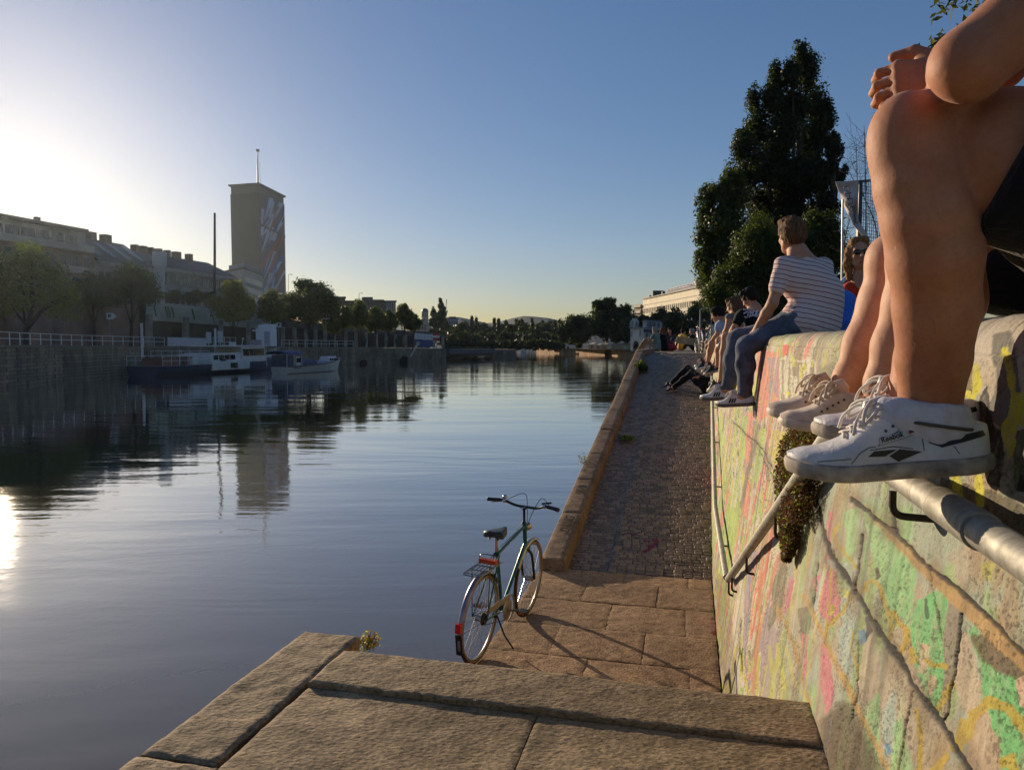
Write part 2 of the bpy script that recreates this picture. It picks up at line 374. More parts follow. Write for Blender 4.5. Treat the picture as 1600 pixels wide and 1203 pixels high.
def wall_paint(s, h, X, Y):
    w1 = (fbm(X * .09, Y * .05, 1, 3) - .5); w2 = (fbm(X * .05, Y * .09, 2, 3) - .5); w3 = fbm(X * .35, Y * .2, 3, 3) - .5
    px = X + 6 * w1 + 1.6 * w3; py = Y + 10 * w2 + 2 * w3
    g = fbm(s * 3, h * 5, 4)[..., None]; sp = fbm(s * 22, h * 40, 5)[..., None]
    C = np.array([.47, .42, .33]) * (1 - g) + np.array([.34, .29, .22]) * g
    # far pieces: big pale letters with outlines, seen at a grazing angle
    pal = np.array([(.42, .52, .16), (.68, .25, .20), (.58, .52, .40), (.30, .24, .17), (.46, .50, .22), (.62, .30, .24), (.40, .33, .36), (.55, .52, .14), (.60, .56, .47), (.33, .45, .14)])
    n1 = vnoise(s * 2.1 + 1.2 * fbm(h * 2, s, 6), h * 1.1 + .8 * fbm(s * 2, h * 2, 7), 21) * 3.1 + vnoise(s * 5.2, h * 1.7 + 1.0 * fbm(s * 3, h, 8), 22) * 1.6
    k = np.floor(n1 * 3.2).astype(int) % len(pal); fr = n1 * 3.2 - np.floor(n1 * 3.2)
    far = sstep(2.3, 3.8, s)[..., None]
    P = pal[k]; ol = (sstep(.86, .93, fr) * (vnoise(s, h, 31) > .35))[..., None]; P = P * (1 - ol) + ol * np.where(vnoise(s * .7, h * .7, 32)[..., None] > .5, np.array([.10, .09, .07]), np.array([.66, .62, .52]))
    P = P * .92 + .08 * np.array([.42, .37, .28]); C = C * (1 - far) + P * far
    tp = sstep(.06, .02, h)[..., None] * .7; C = C * (1 - tp) + tp * (np.array([.40, .35, .28]) * (.7 + .6 * g))
    # near pieces: mottled pale blue-grey, cream, green between the letters
    m = vnoise(s * 6, h * 6, 41); near = (1 - far)
    C = C + near * (sstep(.5, .62, fbm(s * 7, h * 4, 42))[..., None] * (np.array([.36, .43, .36]) - C) * .75)
    C = C + near * (sstep(.55, .66, fbm(s * 8, h * 5, 43))[..., None] * (np.array([.36, .27, .17]) - C) * .7)
    C = C + near * (sstep(.58, .66, fbm(s * 10, h * 6, 46))[..., None] * (np.array([.33, .47, .22]) - C) * .7)
    def poly(col, P, edge=0.0, a=1.0):
        ins = in_poly(px, py, P).astype(float)
        wear = 1 - .32 * sstep(.57, .66, fbm(s * 70, h * 60, 50, 4)) - .3 * sstep(.55, .7, fbm(s * 40, h * 4, 51, 2))
        mm = (ins * wear * a)[..., None]; C[:] = C * (1 - mm) + np.array(col) * mm
    def soft(col, P, d, a=1.0):
        D = seg_d(px, py, P + [P[0]]); ins = in_poly(px, py, P); mm = (np.where(ins, 1, sstep(d, 0, D)) * a)[..., None]; C[:] = C * (1 - mm) + np.array(col) * mm
    def stroke(col, P, w, a=1.0, wob=True):
        D = seg_d(px if wob else X + 4 * w1 + 3 * w3, py if wob else Y + 3 * w3, P); mm = (sstep(w * .58, w * .36, D) * a)[..., None]; C[:] = C * (1 - mm) + np.array(col) * mm
    PK, GR, GL, YE, CY, DG = (.56, .24, .27), (.20, .47, .21), (.34, .52, .29), (.58, .55, .10), (.42, .49, .44), (.2, .18, .13)
    SAL = (.66, .27, .21)
    poly(SAL, [(1168, 646), (1177, 646), (1175, 705), (1168, 813), (1160, 804), (1164, 748)]); poly(DG, [(1179, 655), (1186, 664), (1175, 726), (1158, 796), (1153, 789), (1166, 737)])
    for P in ([(1186, 668), (1196, 668), (1190, 731), (1181, 761), (1179, 744)], [(1158, 653), (1168, 651), (1162, 722), (1155, 711)], [(1132, 787), (1153, 796), (1145, 856), (1132, 834)], [(1121, 655), (1128, 652), (1130, 700), (1124, 730)]): poly((.40, .52, .16), P)
    for P in ([(1201, 791), (1207, 778), (1203, 834), (1194, 891), (1195, 856)], [(1190, 880), (1197, 860), (1190, 960), (1180, 1085), (1174, 1080), (1184, 960)]): poly((.52, .27, .15), P)
    poly((.55, .48, .16), [(1205, 672), (1231, 672), (1214, 731), (1201, 711)]); poly((.66, .60, .48), [(1218, 808), (1231, 796), (1214, 869), (1205, 882)])
    poly((.62, .58, .48), [(1146, 880), (1163, 870), (1160, 990), (1147, 1010)]); poly((.25, .27, .36), [(1170, 900), (1174, 900), (1166, 1040), (1162, 1040)])
    poly((.20, .19, .13), [(1224, 867), (1234, 887), (1217, 967), (1200, 987), (1207, 917)]); poly((.20, .19, .14), [(1247, 951), (1274, 941), (1264, 988), (1251, 1001)])
    for P in ([(1267, 904), (1308, 884), (1314, 941), (1301, 974), (1281, 967)], [(1282, 1001), (1298, 1014), (1304, 1095), (1291, 1121), (1284, 1068)], [(1252, 988), (1264, 994), (1262, 1068), (1256, 1055)], [(1234, 900), (1241, 910), (1229, 954), (1221, 961)], [(1297, 800), (1304, 800), (1296, 880), (1288, 900)]): poly(PK, P)
    [stroke(YE, L_, w_ * .9, .5) for L_, w_ in (([(1202, 1010), (1208, 1060), (1204, 1090)], 8), ([(1214, 1008), (1220, 1050), (1226, 1075)], 6), ([(1228, 1010), (1240, 1060), (1262, 1098)], 5), ([(1196, 1040), (1190, 1085)], 5))]; poly(YE, [(1318, 922), (1328, 925), (1326, 933), (1320, 934)]); poly(YE, [(1300, 945), (1306, 948), (1302, 960), (1297, 957)])
    stroke((.44, .5, .45), [(1290, 890), (1274, 940), (1280, 975), (1289, 990)], 7); poly(CY, [(1308, 981), (1341, 961), (1334, 1068), (1314, 1034)]); poly(CY, [(1378, 1118), (1401, 1068), (1395, 1168), (1378, 1205)]); poly(CY, [(1285, 873), (1330, 880), (1335, 915), (1306, 890)])
    poly(GL, [(1322, 800), (1345, 790), (1340, 850), (1324, 880)]); poly(GL, [(1352, 850), (1362, 842), (1352, 900), (1344, 915)]); poly(GL, [(1350, 1100), (1376, 1080), (1370, 1210), (1345, 1210)]); poly(GL, [(1396, 1130), (1412, 1118), (1430, 1210), (1392, 1210)])
    poly(GL, [(1350, 800), (1408, 815), (1432, 884), (1423, 988), (1395, 950), (1375, 905)]); poly(GR, [(1399, 871), (1425, 868), (1432, 890), (1423, 944), (1415, 972), (1395, 954), (1384, 919)], a=.35)
    poly(GR, [(1432, 934), (1478, 922), (1475, 1034), (1468, 1118), (1455, 1101), (1428, 1028), (1421, 988)]); poly((.55, .42, .32), [(1440, 1003), (1456, 1010), (1446, 1055), (1438, 1050)]); poly((.55, .42, .32), [(1450, 1055), (1462, 1060), (1458, 1085), (1450, 1080)])
    poly((.28, .25, .20), [(1478, 927), (1499, 937), (1488, 1061), (1473, 1118), (1472, 1001)]); poly((.50, .42, .33), [(1499, 988), (1512, 988), (1535, 1085), (1509, 1121), (1488, 1068)]); poly((.46, .37, .28), [(1515, 1121), (1549, 1101), (1569, 1168), (1566, 1210), (1509, 1210)])
    poly(GR, [(1509, 988), (1532, 1041), (1535, 1085), (1545, 1111), (1566, 1168), (1566, 1215), (1640, 1240), (1640, 1050), (1569, 1054), (1535, 1018), (1525, 974)])
    soft((.13, .095, .055), [(1519, 998), (1545, 994), (1586, 1021), (1610, 1060), (1569, 1048), (1532, 1024)], 8, .9); poly((.6, .42, .34), [(1590, 1060), (1610, 1050), (1610, 1110), (1596, 1100)])
    soft((.45, .30, .15), [(1352, 790), (1362, 796), (1402, 832), (1454, 886), (1502, 927), (1610, 1022), (1610, 1052), (1535, 988), (1495, 950), (1445, 898), (1398, 850)], 4, .9)
    soft((.32, .5, .28), [(1355, 785), (1420, 800), (1420, 845), (1395, 825)], 14, .6); soft((.5, .36, .28), [(1490, 870), (1520, 850), (1520, 890), (1500, 905)], 14, .4); soft((.40, .40, .1), [(1533, 880), (1552, 880), (1548, 908), (1540, 905)], 3, .6); stroke((.25, .21, .16), [(1586, 905), (1575, 950), (1577, 985)], 11, .8)
    # top block
    poly(SAL, [(1183, 540), (1217, 552), (1217, 640), (1183, 660)]); poly((.40, .28, .34), [(1205, 557), (1216, 557), (1215, 622), (1205, 610)]); poly((.32, .31, .33), [(1200, 560), (1204, 560), (1206, 640), (1201, 640)])
    soft((.66, .16, .13), [(1222, 539), (1231, 539), (1232, 551), (1227, 562), (1222, 551)], 2); poly((.25, .23, .16), [(1218, 562), (1245, 568), (1274, 560), (1272, 650), (1217, 650)])
    for x, y0, y1, w in ((1219, 566, 646, 2.4), (1226, 560, 615, 2.2), (1230, 558, 648, 3), (1237, 556, 648, 2.6), (1243, 590, 622, 4), (1250, 572, 640, 2.2), (1256, 566, 610, 2), (1262, 560, 640, 3.4), (1274, 566, 630, 2.6)): stroke((.66, .62, .5), [(x, y0), (x + .8, y1)], w * 1.6, wob=False)
    stroke((.66, .62, .5), [(1218, 562), (1226, 558), (1236, 560), (1250, 566), (1262, 560), (1270, 562), (1275, 575)], 4)
    for x, y0, y1 in ((1240, 560, 570), (1252, 575, 590), (1257, 570, 580), (1267, 566, 572), (1232, 612, 618), (1268, 595, 600)): stroke((.6, .58, .06), [(x, y0), (x, y1)], 4, .8)
    poly((.55, .48, .12), [(1274, 600), (1282, 600), (1282, 617), (1275, 620)]); soft((.14, .13, .11), [(1284, 575), (1300, 570), (1305, 610), (1284, 614)], 6, .55)
    # letter beside the leg
    soft((.56, .52, .46), [(1505, 500), (1610, 474), (1615, 640), (1575, 700), (1545, 640), (1520, 560)], 8, .85)
    soft((.17, .165, .15), [(1552, 525), (1573, 518), (1582, 533), (1593, 612), (1577, 641), (1562, 672), (1545, 645), (1552, 580)], 3); soft((.5, .45, .37), [(1541, 560), (1553, 575), (1556, 600), (1545, 625), (1538, 590)], 4, .9)
    poly((.03, .03, .028), [(1540, 665), (1562, 672), (1570, 720), (1560, 760), (1540, 755)]); poly(YE, [(1562, 545), (1572, 542), (1585, 584), (1589, 613), (1615, 612), (1615, 672), (1590, 663), (1585, 709), (1575, 724), (1570, 692), (1562, 669), (1577, 641), (1579, 618)])
    poly((.03, .03, .028), [(1589, 675), (1615, 660), (1615, 780), (1585, 765), (1582, 714)]); poly(YE, [(1495, 579), (1531, 567), (1534, 601), (1520, 645), (1495, 635)]); poly((.09, .07, .06), [(1510, 572), (1522, 572), (1522, 615), (1512, 610)]); poly((.03, .03, .028), [(1528, 640), (1540, 600), (1552, 660), (1550, 730), (1530, 720)])
    soft((.11, .09, .055), [(1470, 745), (1610, 790), (1610, 860), (1470, 775)], 4, .9); stroke(YE, [(1495, 745), (1498, 778)], 13); stroke(YE, [(1526, 745), (1529, 790)], 13); stroke((.4, .38, .33), [(1578, 720), (1580, 770), (1605, 790)], 9)
    # ochre tags
    OC = (.46, .34, .08)
    for P, w in (([(1313, 818), (1305, 829), (1306, 842), (1317, 859), (1331, 875), (1339, 890)], 5), ([(1350, 924), (1357, 910), (1368, 906), (1377, 915), (1386, 948), (1392, 981), (1390, 1000)], 6), ([(1395, 957), (1401, 972), (1415, 983), (1416, 1000), (1405, 1020)], 9), ([(1331, 932), (1317, 954), (1295, 979), (1291, 1000)], 6), ([(1301, 888), (1297, 940), (1290, 1010)], 4),
                 ([(1490, 1165), (1508, 1150), (1520, 1116), (1549, 1094), (1578, 1106), (1612, 1150)], 19), ([(1462, 1108), (1486, 1068)], 10), ([(1435, 1111), (1440, 1138), (1435, 1205)], 8), ([(1422, 1014), (1426, 1034), (1434, 1031), (1425, 1012)], 8), ([(1448, 1031), (1458, 1041), (1474, 1039)], 9), ([(1502, 1128), (1496, 1155), (1500, 1175)], 12), ([(1455, 1205), (1478, 1180)], 14), ([(1335, 985), (1333, 1010), (1345, 1060)], 4), ([(1570, 1190), (1585, 1185), (1590, 1210)], 16), ([(1319, 1055), (1330, 1072), (1338, 1092)], 5)):
        stroke(OC, P, w, .85)
    stroke((.44, .31, .15), [(1214, 947), (1240, 1007), (1267, 1101)], 6, .9, False); stroke((.46, .32, .15), [(1257, 930), (1294, 1007), (1341, 1108), (1387, 1205)], 8, .95, False)
    stroke((.06, .09, .11), [(1357, 965), (1360, 985), (1350, 1000)], 9); poly((.16, .28, .40), [(1343, 985), (1353, 982), (1356, 1002), (1347, 1006)]); stroke((.16, .28, .42), [(1386, 1165), (1390, 1175)], 8)
    stroke((.04, .05, .05), [(1447, 936), (1451, 965)], 7, .8); stroke((.1, .09, .07), [(1373, 888), (1374, 903)], 6)
    soft((.10, .07, .042), [(1291, 1128), (1325, 1105), (1372, 1215), (1286, 1215)], 18, .85)
    soft((.16, .11, .06), [(1120, 905), (1135, 900), (1150, 1085), (1136, 1085)], 5, .5)
    # runs and drips of many old coats
    for sd, f_, th, am in ((90, 20, .68, .6), (93, 34, .74, .3)):
        n_ = vnoise(s * f_ + 1.6 * fbm(h * 1.5, s * .7, sd), h * 1.1, sd); kk = np.floor(vnoise(np.floor(s * f_ + 1.6 * fbm(h * 1.5, s * .7, sd)) * 7.3, np.floor(h * 1.3) * 3.1, sd + 1) * 8.99).astype(int)
        dp = np.array([(.66, .63, .52), (.09, .075, .06), (.60, .24, .26), (.62, .57, .16), (.22, .26, .40), (.66, .64, .58), (.30, .46, .26), (.20, .17, .12), (.54, .30, .17)])[kk]
        mm = (sstep(th, th + .08, n_) * sstep(.36, .56, fbm(s * 2.3, h * 2.2, sd + 2)) * am * sstep(1.7, 2.6, s) * sstep(.0, .1, h))[..., None]; C[:] = C * (1 - mm) + dp * mm
    # joints and cracks: sunk and dark
    dep = np.zeros(s.shape)
    cr = [([(1250, 700), (1298, 867), (1334, 920), (1361, 964), (1401, 1028), (1455, 1108), (1502, 1185), (1530, 1230)], 12), ([(1330, 780), (1361, 803), (1395, 830), (1448, 884), (1502, 927), (1610, 1026)], 8), ([(1348, 838), (1343, 880), (1334, 927)], 6), ([(1499, 960), (1490, 1040), (1478, 1110), (1470, 1130)], 4.5),
          ([(1395, 795), (1398, 826)], 7), ([(1278, 880), (1271, 945)], 3.2), ([(1430, 1080), (1415, 1150), (1405, 1210)], 3), ([(1148, 660), (1190, 700), (1210, 740)], 2), ([(1200, 800), (1212, 835)], 2), ([(1184, 700), (1200, 735), (1232, 780)], 1.6), ([(1345, 1000), (1340, 1090), (1330, 1130)], 2.5), ([(1452, 884), (1470, 1000)], 1.5)]
    for P, w in cr:
        D = seg_d(X + 5 * w1 + 2.5 * w3, Y + 5 * w2 + 2.5 * w3, P)
        halo = sstep(w * 3.2, w * .6, D) * .5 * sstep(.3, .6, fbm(s * 14, h * 18, 62)); C[:] = C * (1 - halo[..., None]) + halo[..., None] * np.array([.15, .10, .055])
        mm = sstep(w * .62, w * .3, D + w * .45 * (fbm(s * 38, h * 42, 63, 3) - .35)) * 1.0; C[:] = C * (1 - mm[..., None]) + mm[..., None] * np.array([.004, .003, .002]); dep += mm * .005
    D = np.hypot(X - 1399, Y - 829); mm = sstep(8, 4, D)[..., None]; C[:] = C * (1 - mm) + mm * .015
    # dirt, pits
    pit = sstep(.585, .66, fbm(s * 130, h * 150, 70, 3)) * sstep(.35, .6, fbm(s * 6, h * 6, 71)); C *= (1 - .5 * pit[..., None]); dep += pit * .0012
    run = sstep(.55, .8, fbm(s * 18, h * 1.2, 72)) * .35; C *= (1 - run[..., None])
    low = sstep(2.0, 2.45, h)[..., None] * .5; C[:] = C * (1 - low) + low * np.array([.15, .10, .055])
    st = .62 + .76 * fbm(s * 45, h * 3.5, 74, 3)[..., None]; lum = C.mean(-1, keepdims=True); C = np.clip(lum + (C - lum) * 1.24, 0, 1); return C * (.66 + .24 * sp) * (.50 + .50 * st) * 1.0, dep
inv = np.linspace(1 / .88, 1 / 46.0, 620); sA = np.concatenate([np.linspace(-4.0, .86, 26), 1 / inv]); NS = len(sA)
q = np.concatenate([np.linspace(0, .60, 600)]); NQ = len(q)
hs = np.minimum(np.maximum(sA, .88), 4.3)[:, None] * q[None]; hs = np.concatenate([hs, np.linspace(1, 0, 9)[1:][::-1][None] * 0 + hs[:, -1:] + (2.98 - hs[:, -1:]) * (np.arange(1, 9) / 8)[None]], 1)
RT = .075; arc = np.linspace(math.pi / 2, 0, 26)[:-1]        # rounded top
S_ = np.repeat(sA[:, None], 9 + len(arc) + hs.shape[1], 1)
top_u = np.linspace(.72, RT + .02, 9); u_ = []; z_ = []; hh = []
edge_n = (fbm(sA * 7, sA * 0, 80, 4) - .5)
U_ = np.concatenate([np.repeat((WU0 + top_u)[None], NS, 0), np.repeat((WU0 + RT - RT * np.cos(arc))[None], NS, 0), WU0 - BAT * (RT + hs)], 1)
Z_ = np.concatenate([np.full((NS, 9), WTOP), np.repeat((WTOP - RT + RT * np.sin(arc))[None], NS, 0), WTOP - RT - hs], 1)
H_ = WTOP - Z_
Xp, Yp = wall_px(S_, U_, Z_)
inside = S_ > .8
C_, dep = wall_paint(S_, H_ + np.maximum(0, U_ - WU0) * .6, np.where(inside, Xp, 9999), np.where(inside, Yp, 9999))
nrm = sstep(WU0 + RT, WU0, U_)        # 1 on the face, 0 on the top
rg = .008 * (fbm(S_ * 9, H_ * 9 + U_ * 9, 81, 5) - .5) + .003 * (fbm(S_ * 60, H_ * 60 + U_ * 60, 82, 3) - .5)
d_ = -rg + dep + .01 * edge_n[:, None]
U2 = U_ + d_ * nrm; Z2 = Z_ - d_ * (1 - nrm) - .012 * (fbm(S_ * 2.2, U_ * 0, 83) - .5) * (1 - nrm)
V = np.stack([S_ * SW + U2 * CW, S_ * CW - U2 * SW, Z2], -1)
nWl = NT('painted_concrete'); v = nWl.coord(); fine = nWl.noise(v, 190, 5, .7)
nWl.base(nWl.mix(nWl.ramp(fine, [(.34, (0, 0, 0)), (.47, (1, 1, 1))]), nWl.mix(.6, (.05, .04, .03), nWl.attr('paint')), nWl.attr('paint')))
nWl.b.inputs['Roughness'].default_value = .72; nWl.b.inputs['Specular IOR Level'].default_value = .35
p = nWl.bump(fine, .55, .004); nWl.bump(nWl.noise(v, 45, 5), .4, .008, p)
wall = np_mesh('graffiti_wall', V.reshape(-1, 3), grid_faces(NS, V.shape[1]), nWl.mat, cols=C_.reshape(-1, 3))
tag(wall, 'long battered concrete quay wall covered in faded colourful graffiti, people sitting on its rounded top', 'wall')
# ------------------------------------------------------------------ bodies as smooth implicit surfaces -> one continuous mesh
import openvdb
def V3(p): return np.array(p, float)
class Body:
    def __init__(s): s.p = []
    def cone(s, a, b, ra, rb, k=.03): s.p.append(('c', V3(a), V3(b), ra, rb, k)); return s
    def chain(s, pts, rs, k=.03):
        for i in range(len(pts) - 1): s.cone(pts[i], pts[i + 1], rs[i], rs[i + 1], k)
        return s
    def ell(s, c, r, M=None, k=.03): s.p.append(('e', V3(c), V3(r), np.array(M if M is not None else Matrix.Identity(3)), 0, k)); return s
    def cut(s, a, b, ra, rb, k=.02): s.p.append(('x', V3(a), V3(b), ra, rb, k)); return s
    def half(s, c, n, k=.008): s.p.append(('h', V3(c), V3(n), 0, 0, k)); return s     # keep the side opposite to n
    def mesh(s, res):
        lo = np.full(3, 1e9); hi = -lo
        for q in s.p:
            if q[0] == 'c':
                lo = np.minimum(lo, np.minimum(q[1] - q[3], q[2] - q[4])); hi = np.maximum(hi, np.maximum(q[1] + q[3], q[2] + q[4]))
            elif q[0] == 'e': m = q[2].max(); lo = np.minimum(lo, q[1] - m); hi = np.maximum(hi, q[1] + m)
        lo -= res * 3 + .01; hi += res * 3 + .01; n = np.ceil((hi - lo) / res).astype(int) + 1
        D = np.full(n, .2, np.float32); ax = [lo[i] + res * np.arange(n[i]) for i in range(3)]
        for q in s.p:
            if q[0] == 'h': a0, a1 = lo, hi; pad = 0
            elif q[0] == 'e': m = q[2].max(); a0, a1 = q[1] - m, q[1] + m; pad = q[5] + res * 4
            else: a0 = np.minimum(q[1] - q[3], q[2] - q[4]); a1 = np.maximum(q[1] + q[3], q[2] + q[4]); pad = q[5] + res * 4
            i0 = np.clip(np.floor((a0 - pad - lo) / res).astype(int), 0, n); i1 = np.clip(np.ceil((a1 + pad - lo) / res).astype(int) + 1, 0, n)
            if (i1 <= i0).any(): continue
            X, Y, Z = np.meshgrid(*[ax[i][i0[i]:i1[i]] for i in range(3)], indexing='ij', sparse=False)
            sl = tuple(slice(i0[i], i1[i]) for i in range(3)); P = np.stack([X, Y, Z], -1)
            if q[0] == 'e':
                L = (P - q[1]) @ q[3]; k0 = np.sqrt(((L / q[2]) ** 2).sum(-1)); k1 = np.sqrt(((L / q[2] ** 2) ** 2).sum(-1)); d = k0 * (k0 - 1) / np.maximum(k1, 1e-6)
            elif q[0] == 'h': d = (P - q[1]) @ (q[2] / np.linalg.norm(q[2]))
            else:
                ba = q[2] - q[1]; L2 = max((ba * ba).sum(), 1e-9); pa = P - q[1]; t = np.clip((pa @ ba) / L2, 0, 1)
                d = np.sqrt(((pa - t[..., None] * ba) ** 2).sum(-1)) - (q[3] + (q[4] - q[3]) * t)
            A = D[sl]; k = q[5]
            if q[0] in 'xh':
                d = -d if q[0] == 'x' else d; hh = np.maximum(k - np.abs(A - d), 0) / k; D[sl] = np.maximum(A, d) + hh * hh * k * .25
            else: hh = np.maximum(k - np.abs(A - d), 0) / k; D[sl] = np.minimum(A, d) - hh * hh * k * .25
        g = openvdb.FloatGrid(background=.2); g.copyFromArray(D); pts, quads = g.convertToQuads(isovalue=0.0)
        return pts * res + lo, quads[:, ::-1]
    def build(s, name, m, parent=None, res=.012, extra=(), noise=0.0, nf=30):
        V, Q = s.mesh(res)
        for b, r in extra:
            v, qq = b.mesh(r); Q = np.concatenate([Q, qq + len(V)]); V = np.concatenate([V, v])
        if noise:
            V = V + noise * np.stack([vnoise(V[:, 0] * nf + V[:, 2] * nf * .7, V[:, 1] * nf + V[:, 2] * nf * .8, 5 + i) - .5 for i in range(3)], 1)
        o = np_mesh(name, V, Q, m, parent)
        return o
def skin_mat(name, col, hair=False):
    n = NT(name); v = n.coord(); d = tuple(c * f for c, f in zip(col, (.82, .70, .64)))
    c = n.ramp(n.noise(v, 17, 6, .65), [(.34, d), (.62, col)]); c = n.mix(n.ramp(n.noise(v, 150, 4), [(.5, (0, 0, 0)), (.8, (.5, .5, .5))]), c, tuple(x * .8 for x in d))
    n.base(c); n.b.inputs['Roughness'].default_value = .62; n.b.inputs['Specular IOR Level'].default_value = .28
    n.b.inputs['Subsurface Weight'].default_value = .05; n.b.inputs['Subsurface Radius'].default_value = (.012, .004, .002); n.b.inputs['Subsurface Scale'].default_value = 1.0
    n.b.inputs['Sheen Weight'].default_value = .12; n.b.inputs['Sheen Roughness'].default_value = .4
    p = n.bump(n.noise(v, 420, 4), .16, .0016); n.bump(n.noise(v, 38, 4), .10, .006, p); return n.mat
def cloth_mat(name, col, var=.22, stretch=(1, 1, 1), bump=.5, bs=16):
    n = NT(name); v = n.coord(); w = n.noise(v, bs, 4, .6, 1.0)
    n.base(n.ramp(n.noise(v, 9, 5), [(.3, tuple(c * (1 - var) for c in col)), (.7, tuple(min(1, c * (1 + var)) for c in col))]))
    n.b.inputs['Roughness'].default_value = .9; n.b.inputs['Specular IOR Level'].default_value = .15; n.b.inputs['Sheen Weight'].default_value = .15
    p = n.bump(w, bump, .02); n.bump(n.noise(v, 400, 2), .25, .002, p); return n.mat
def frame_of(z, x):                   # columns: x, y, z axes from an up and a forward hint
    z = Vector(z).normalized(); x = Vector(x); x = (x - z * x.dot(z)).normalized(); y = z.cross(x); return Matrix((x, y, z)).transposed()
def hand(b, wrist, d, palm_n, s=1.0, curl=.5, thumb_side=1, spread=.12, k=.006):
    """palm + five fingers; d: direction of the fingers, palm_n: out of the palm"""
    d = Vector(d).normalized(); n = Vector(palm_n); n = (n - d * n.dot(d)).normalized(); sd = d.cross(n) * thumb_side; w = Vector(wrist)
    b.cone(w, w + d * .03 * s, .026 * s, .03 * s, .02)
    for q in (-1.0, -.33, .33, 1.0): b.cone(w + d * .02 * s + sd * q * .014 * s, w + d * .085 * s + sd * q * .029 * s, .015 * s, .0125 * s, .016)
    for q, L in ((1.0, .070), (.33, .080), (-.33, .075), (-1.0, .058)):
        p = w + d * .088 * s + sd * q * .029 * s; r = .0092 * s; a = 0; b.ell(p, (.0115 * s, .0115 * s, .0115 * s), None, .006); dd = (d + sd * q * spread)
        for j, (fl, cv) in enumerate(((.46, .6), (.32, .9), (.22, .8))):
            a += curl * cv; v = (dd.normalized() * math.cos(a) + n * math.sin(a)); e = p + v * L * fl * s; b.cone(p, e, r, r * .9, k); p = e; r *= .9
    p = w + d * .03 * s + sd * .03 * s; e = p + (d * .6 + sd * .7 + n * .35).normalized() * .045 * s; b.cone(p, e, .016 * s, .012 * s, .014); b.cone(e, e + (d * .85 + sd * .15 + n * .5).normalized() * .034 * s, .0115 * s, .0095 * s, k)
def head_sdf(b, c, up, fwd, s=1.0, k=.02):
    """a head with a face about centre c"""
    M = frame_of(up, fwd); X, Y, Z = M.col[0], M.col[1], M.col[2]; c = Vector(c); P = lambda x, y, z: c + (X * x + Y * y + Z * z) * s
    b.ell(P(-.012, 0, .022), (.098 * s, .077 * s, .098 * s), M, k); b.ell(P(.022, 0, -.045), (.066 * s, .058 * s, .078 * s), M, k)
    b.cone(P(.066, 0, -.098), P(.05, 0, -.1), .022 * s, .03 * s, .02)          # chin
    for q in (-1, 1):
        b.cone(P(-.01, q * .055, -.05), P(.05, q * .025, -.095), .022 * s, .02 * s, .02); b.ell(P(.06, q * .036, -.028), (.022 * s, .024 * s, .02 * s), M, .02)
        b.ell(P(.078, q * .032, .022), (.014 * s, .026 * s, .009 * s), M, .014)   # brow
        b.cut(P(.094, q * .031, .004), P(.1, q * .031, .004), .013 * s, .013 * s, .012)
        b.ell(P(-.008, q * .08, -.004), (.018 * s, .008 * s, .031 * s), M, .006)   # ear
    b.cone(P(.086, 0, .012), P(.108, 0, -.032), .0095 * s, .014 * s, .012); b.cone(P(.096, -.011, -.034), P(.096, .011, -.034), .0085 * s, .0085 * s, .008)
    b.cone(P(.084, -.017, -.066), P(.084, .017, -.066), .0085 * s, .0085 * s, .008); b.cone(P(.082, -.014, -.078), P(.082, .014, -.078), .009 * s, .009 * s, .008)
    return P, M
SK1 = skin_mat('skin_tanned', (.47, .205, .108)); SK2 = skin_mat('skin_fair', (.55, .29, .18)); SK3 = skin_mat('skin_light', (.60, .33, .21))
def hair_mat(name, col):
    n = NT(name); v = n.coord('Object', (90, 90, 14)); f = n.noise(v, 1.0, 4, .6, .6)
    n.base(n.ramp(f, [(.3, tuple(c * .35 for c in col)), (.7, tuple(c * 1.5 for c in col))])); n.b.inputs['Roughness'].default_value = .7; n.b.inputs['Specular IOR Level'].default_value = .12; n.bump(f, .8, .008); return n.mat
HB = hair_mat('hair_brown', (.15, .075, .035)); HD = hair_mat('hair_dark', (.022, .016, .012)); HBL = hair_mat('hair_light_brown', (.30, .16, .065)); HG = hair_mat('hair_grey', (.3, .27, .24))
def short_hair(P, M, s, m, parent, long=0.0, res=.008, bulk=1.0, noise=.012, part=False):
    b = Body(); b.ell(P(-.022, 0, .034), (.106 * s * bulk, .086 * s * bulk, .1 * s * bulk), M, .02); b.ell(P(-.05, 0, -.01), (.072 * s, .08 * s, .075 * s), M, .03)
    for q in (-1, 1): b.ell(P(.03, q * .03, .1), (.05 * s, .045 * s, .03 * s), M, .03)
    if long:
        for q in (-1, 1): b.chain([P(.0, q * .075, .03), P(-.005, q * .085, -.08), P(-.0, q * .08, -.08 - long)], [.03 * s, .034 * s, .024 * s], .03)
        b.chain([P(-.07, 0, .0), P(-.085, 0, -.08), P(-.085, 0, -.08 - long)], [.06 * s, .06 * s, .045 * s], .04)
    b.cut(P(.135, 0, -.03), P(.09, 0, -.2), .092 * s, .092 * s, .02)
    if part:
        for q in (-1, 1): b.cut(P(.125, q * .01, .06), P(.105, q * .03, .0), .066 * s, .072 * s, .01)
    if not long: b.cut(P(.0, .0, -.1), P(-.02, 0, -.2), .07 * s, .12 * s, .02)
    return b.build('hair', m, parent, res, noise=noise, nf=70)
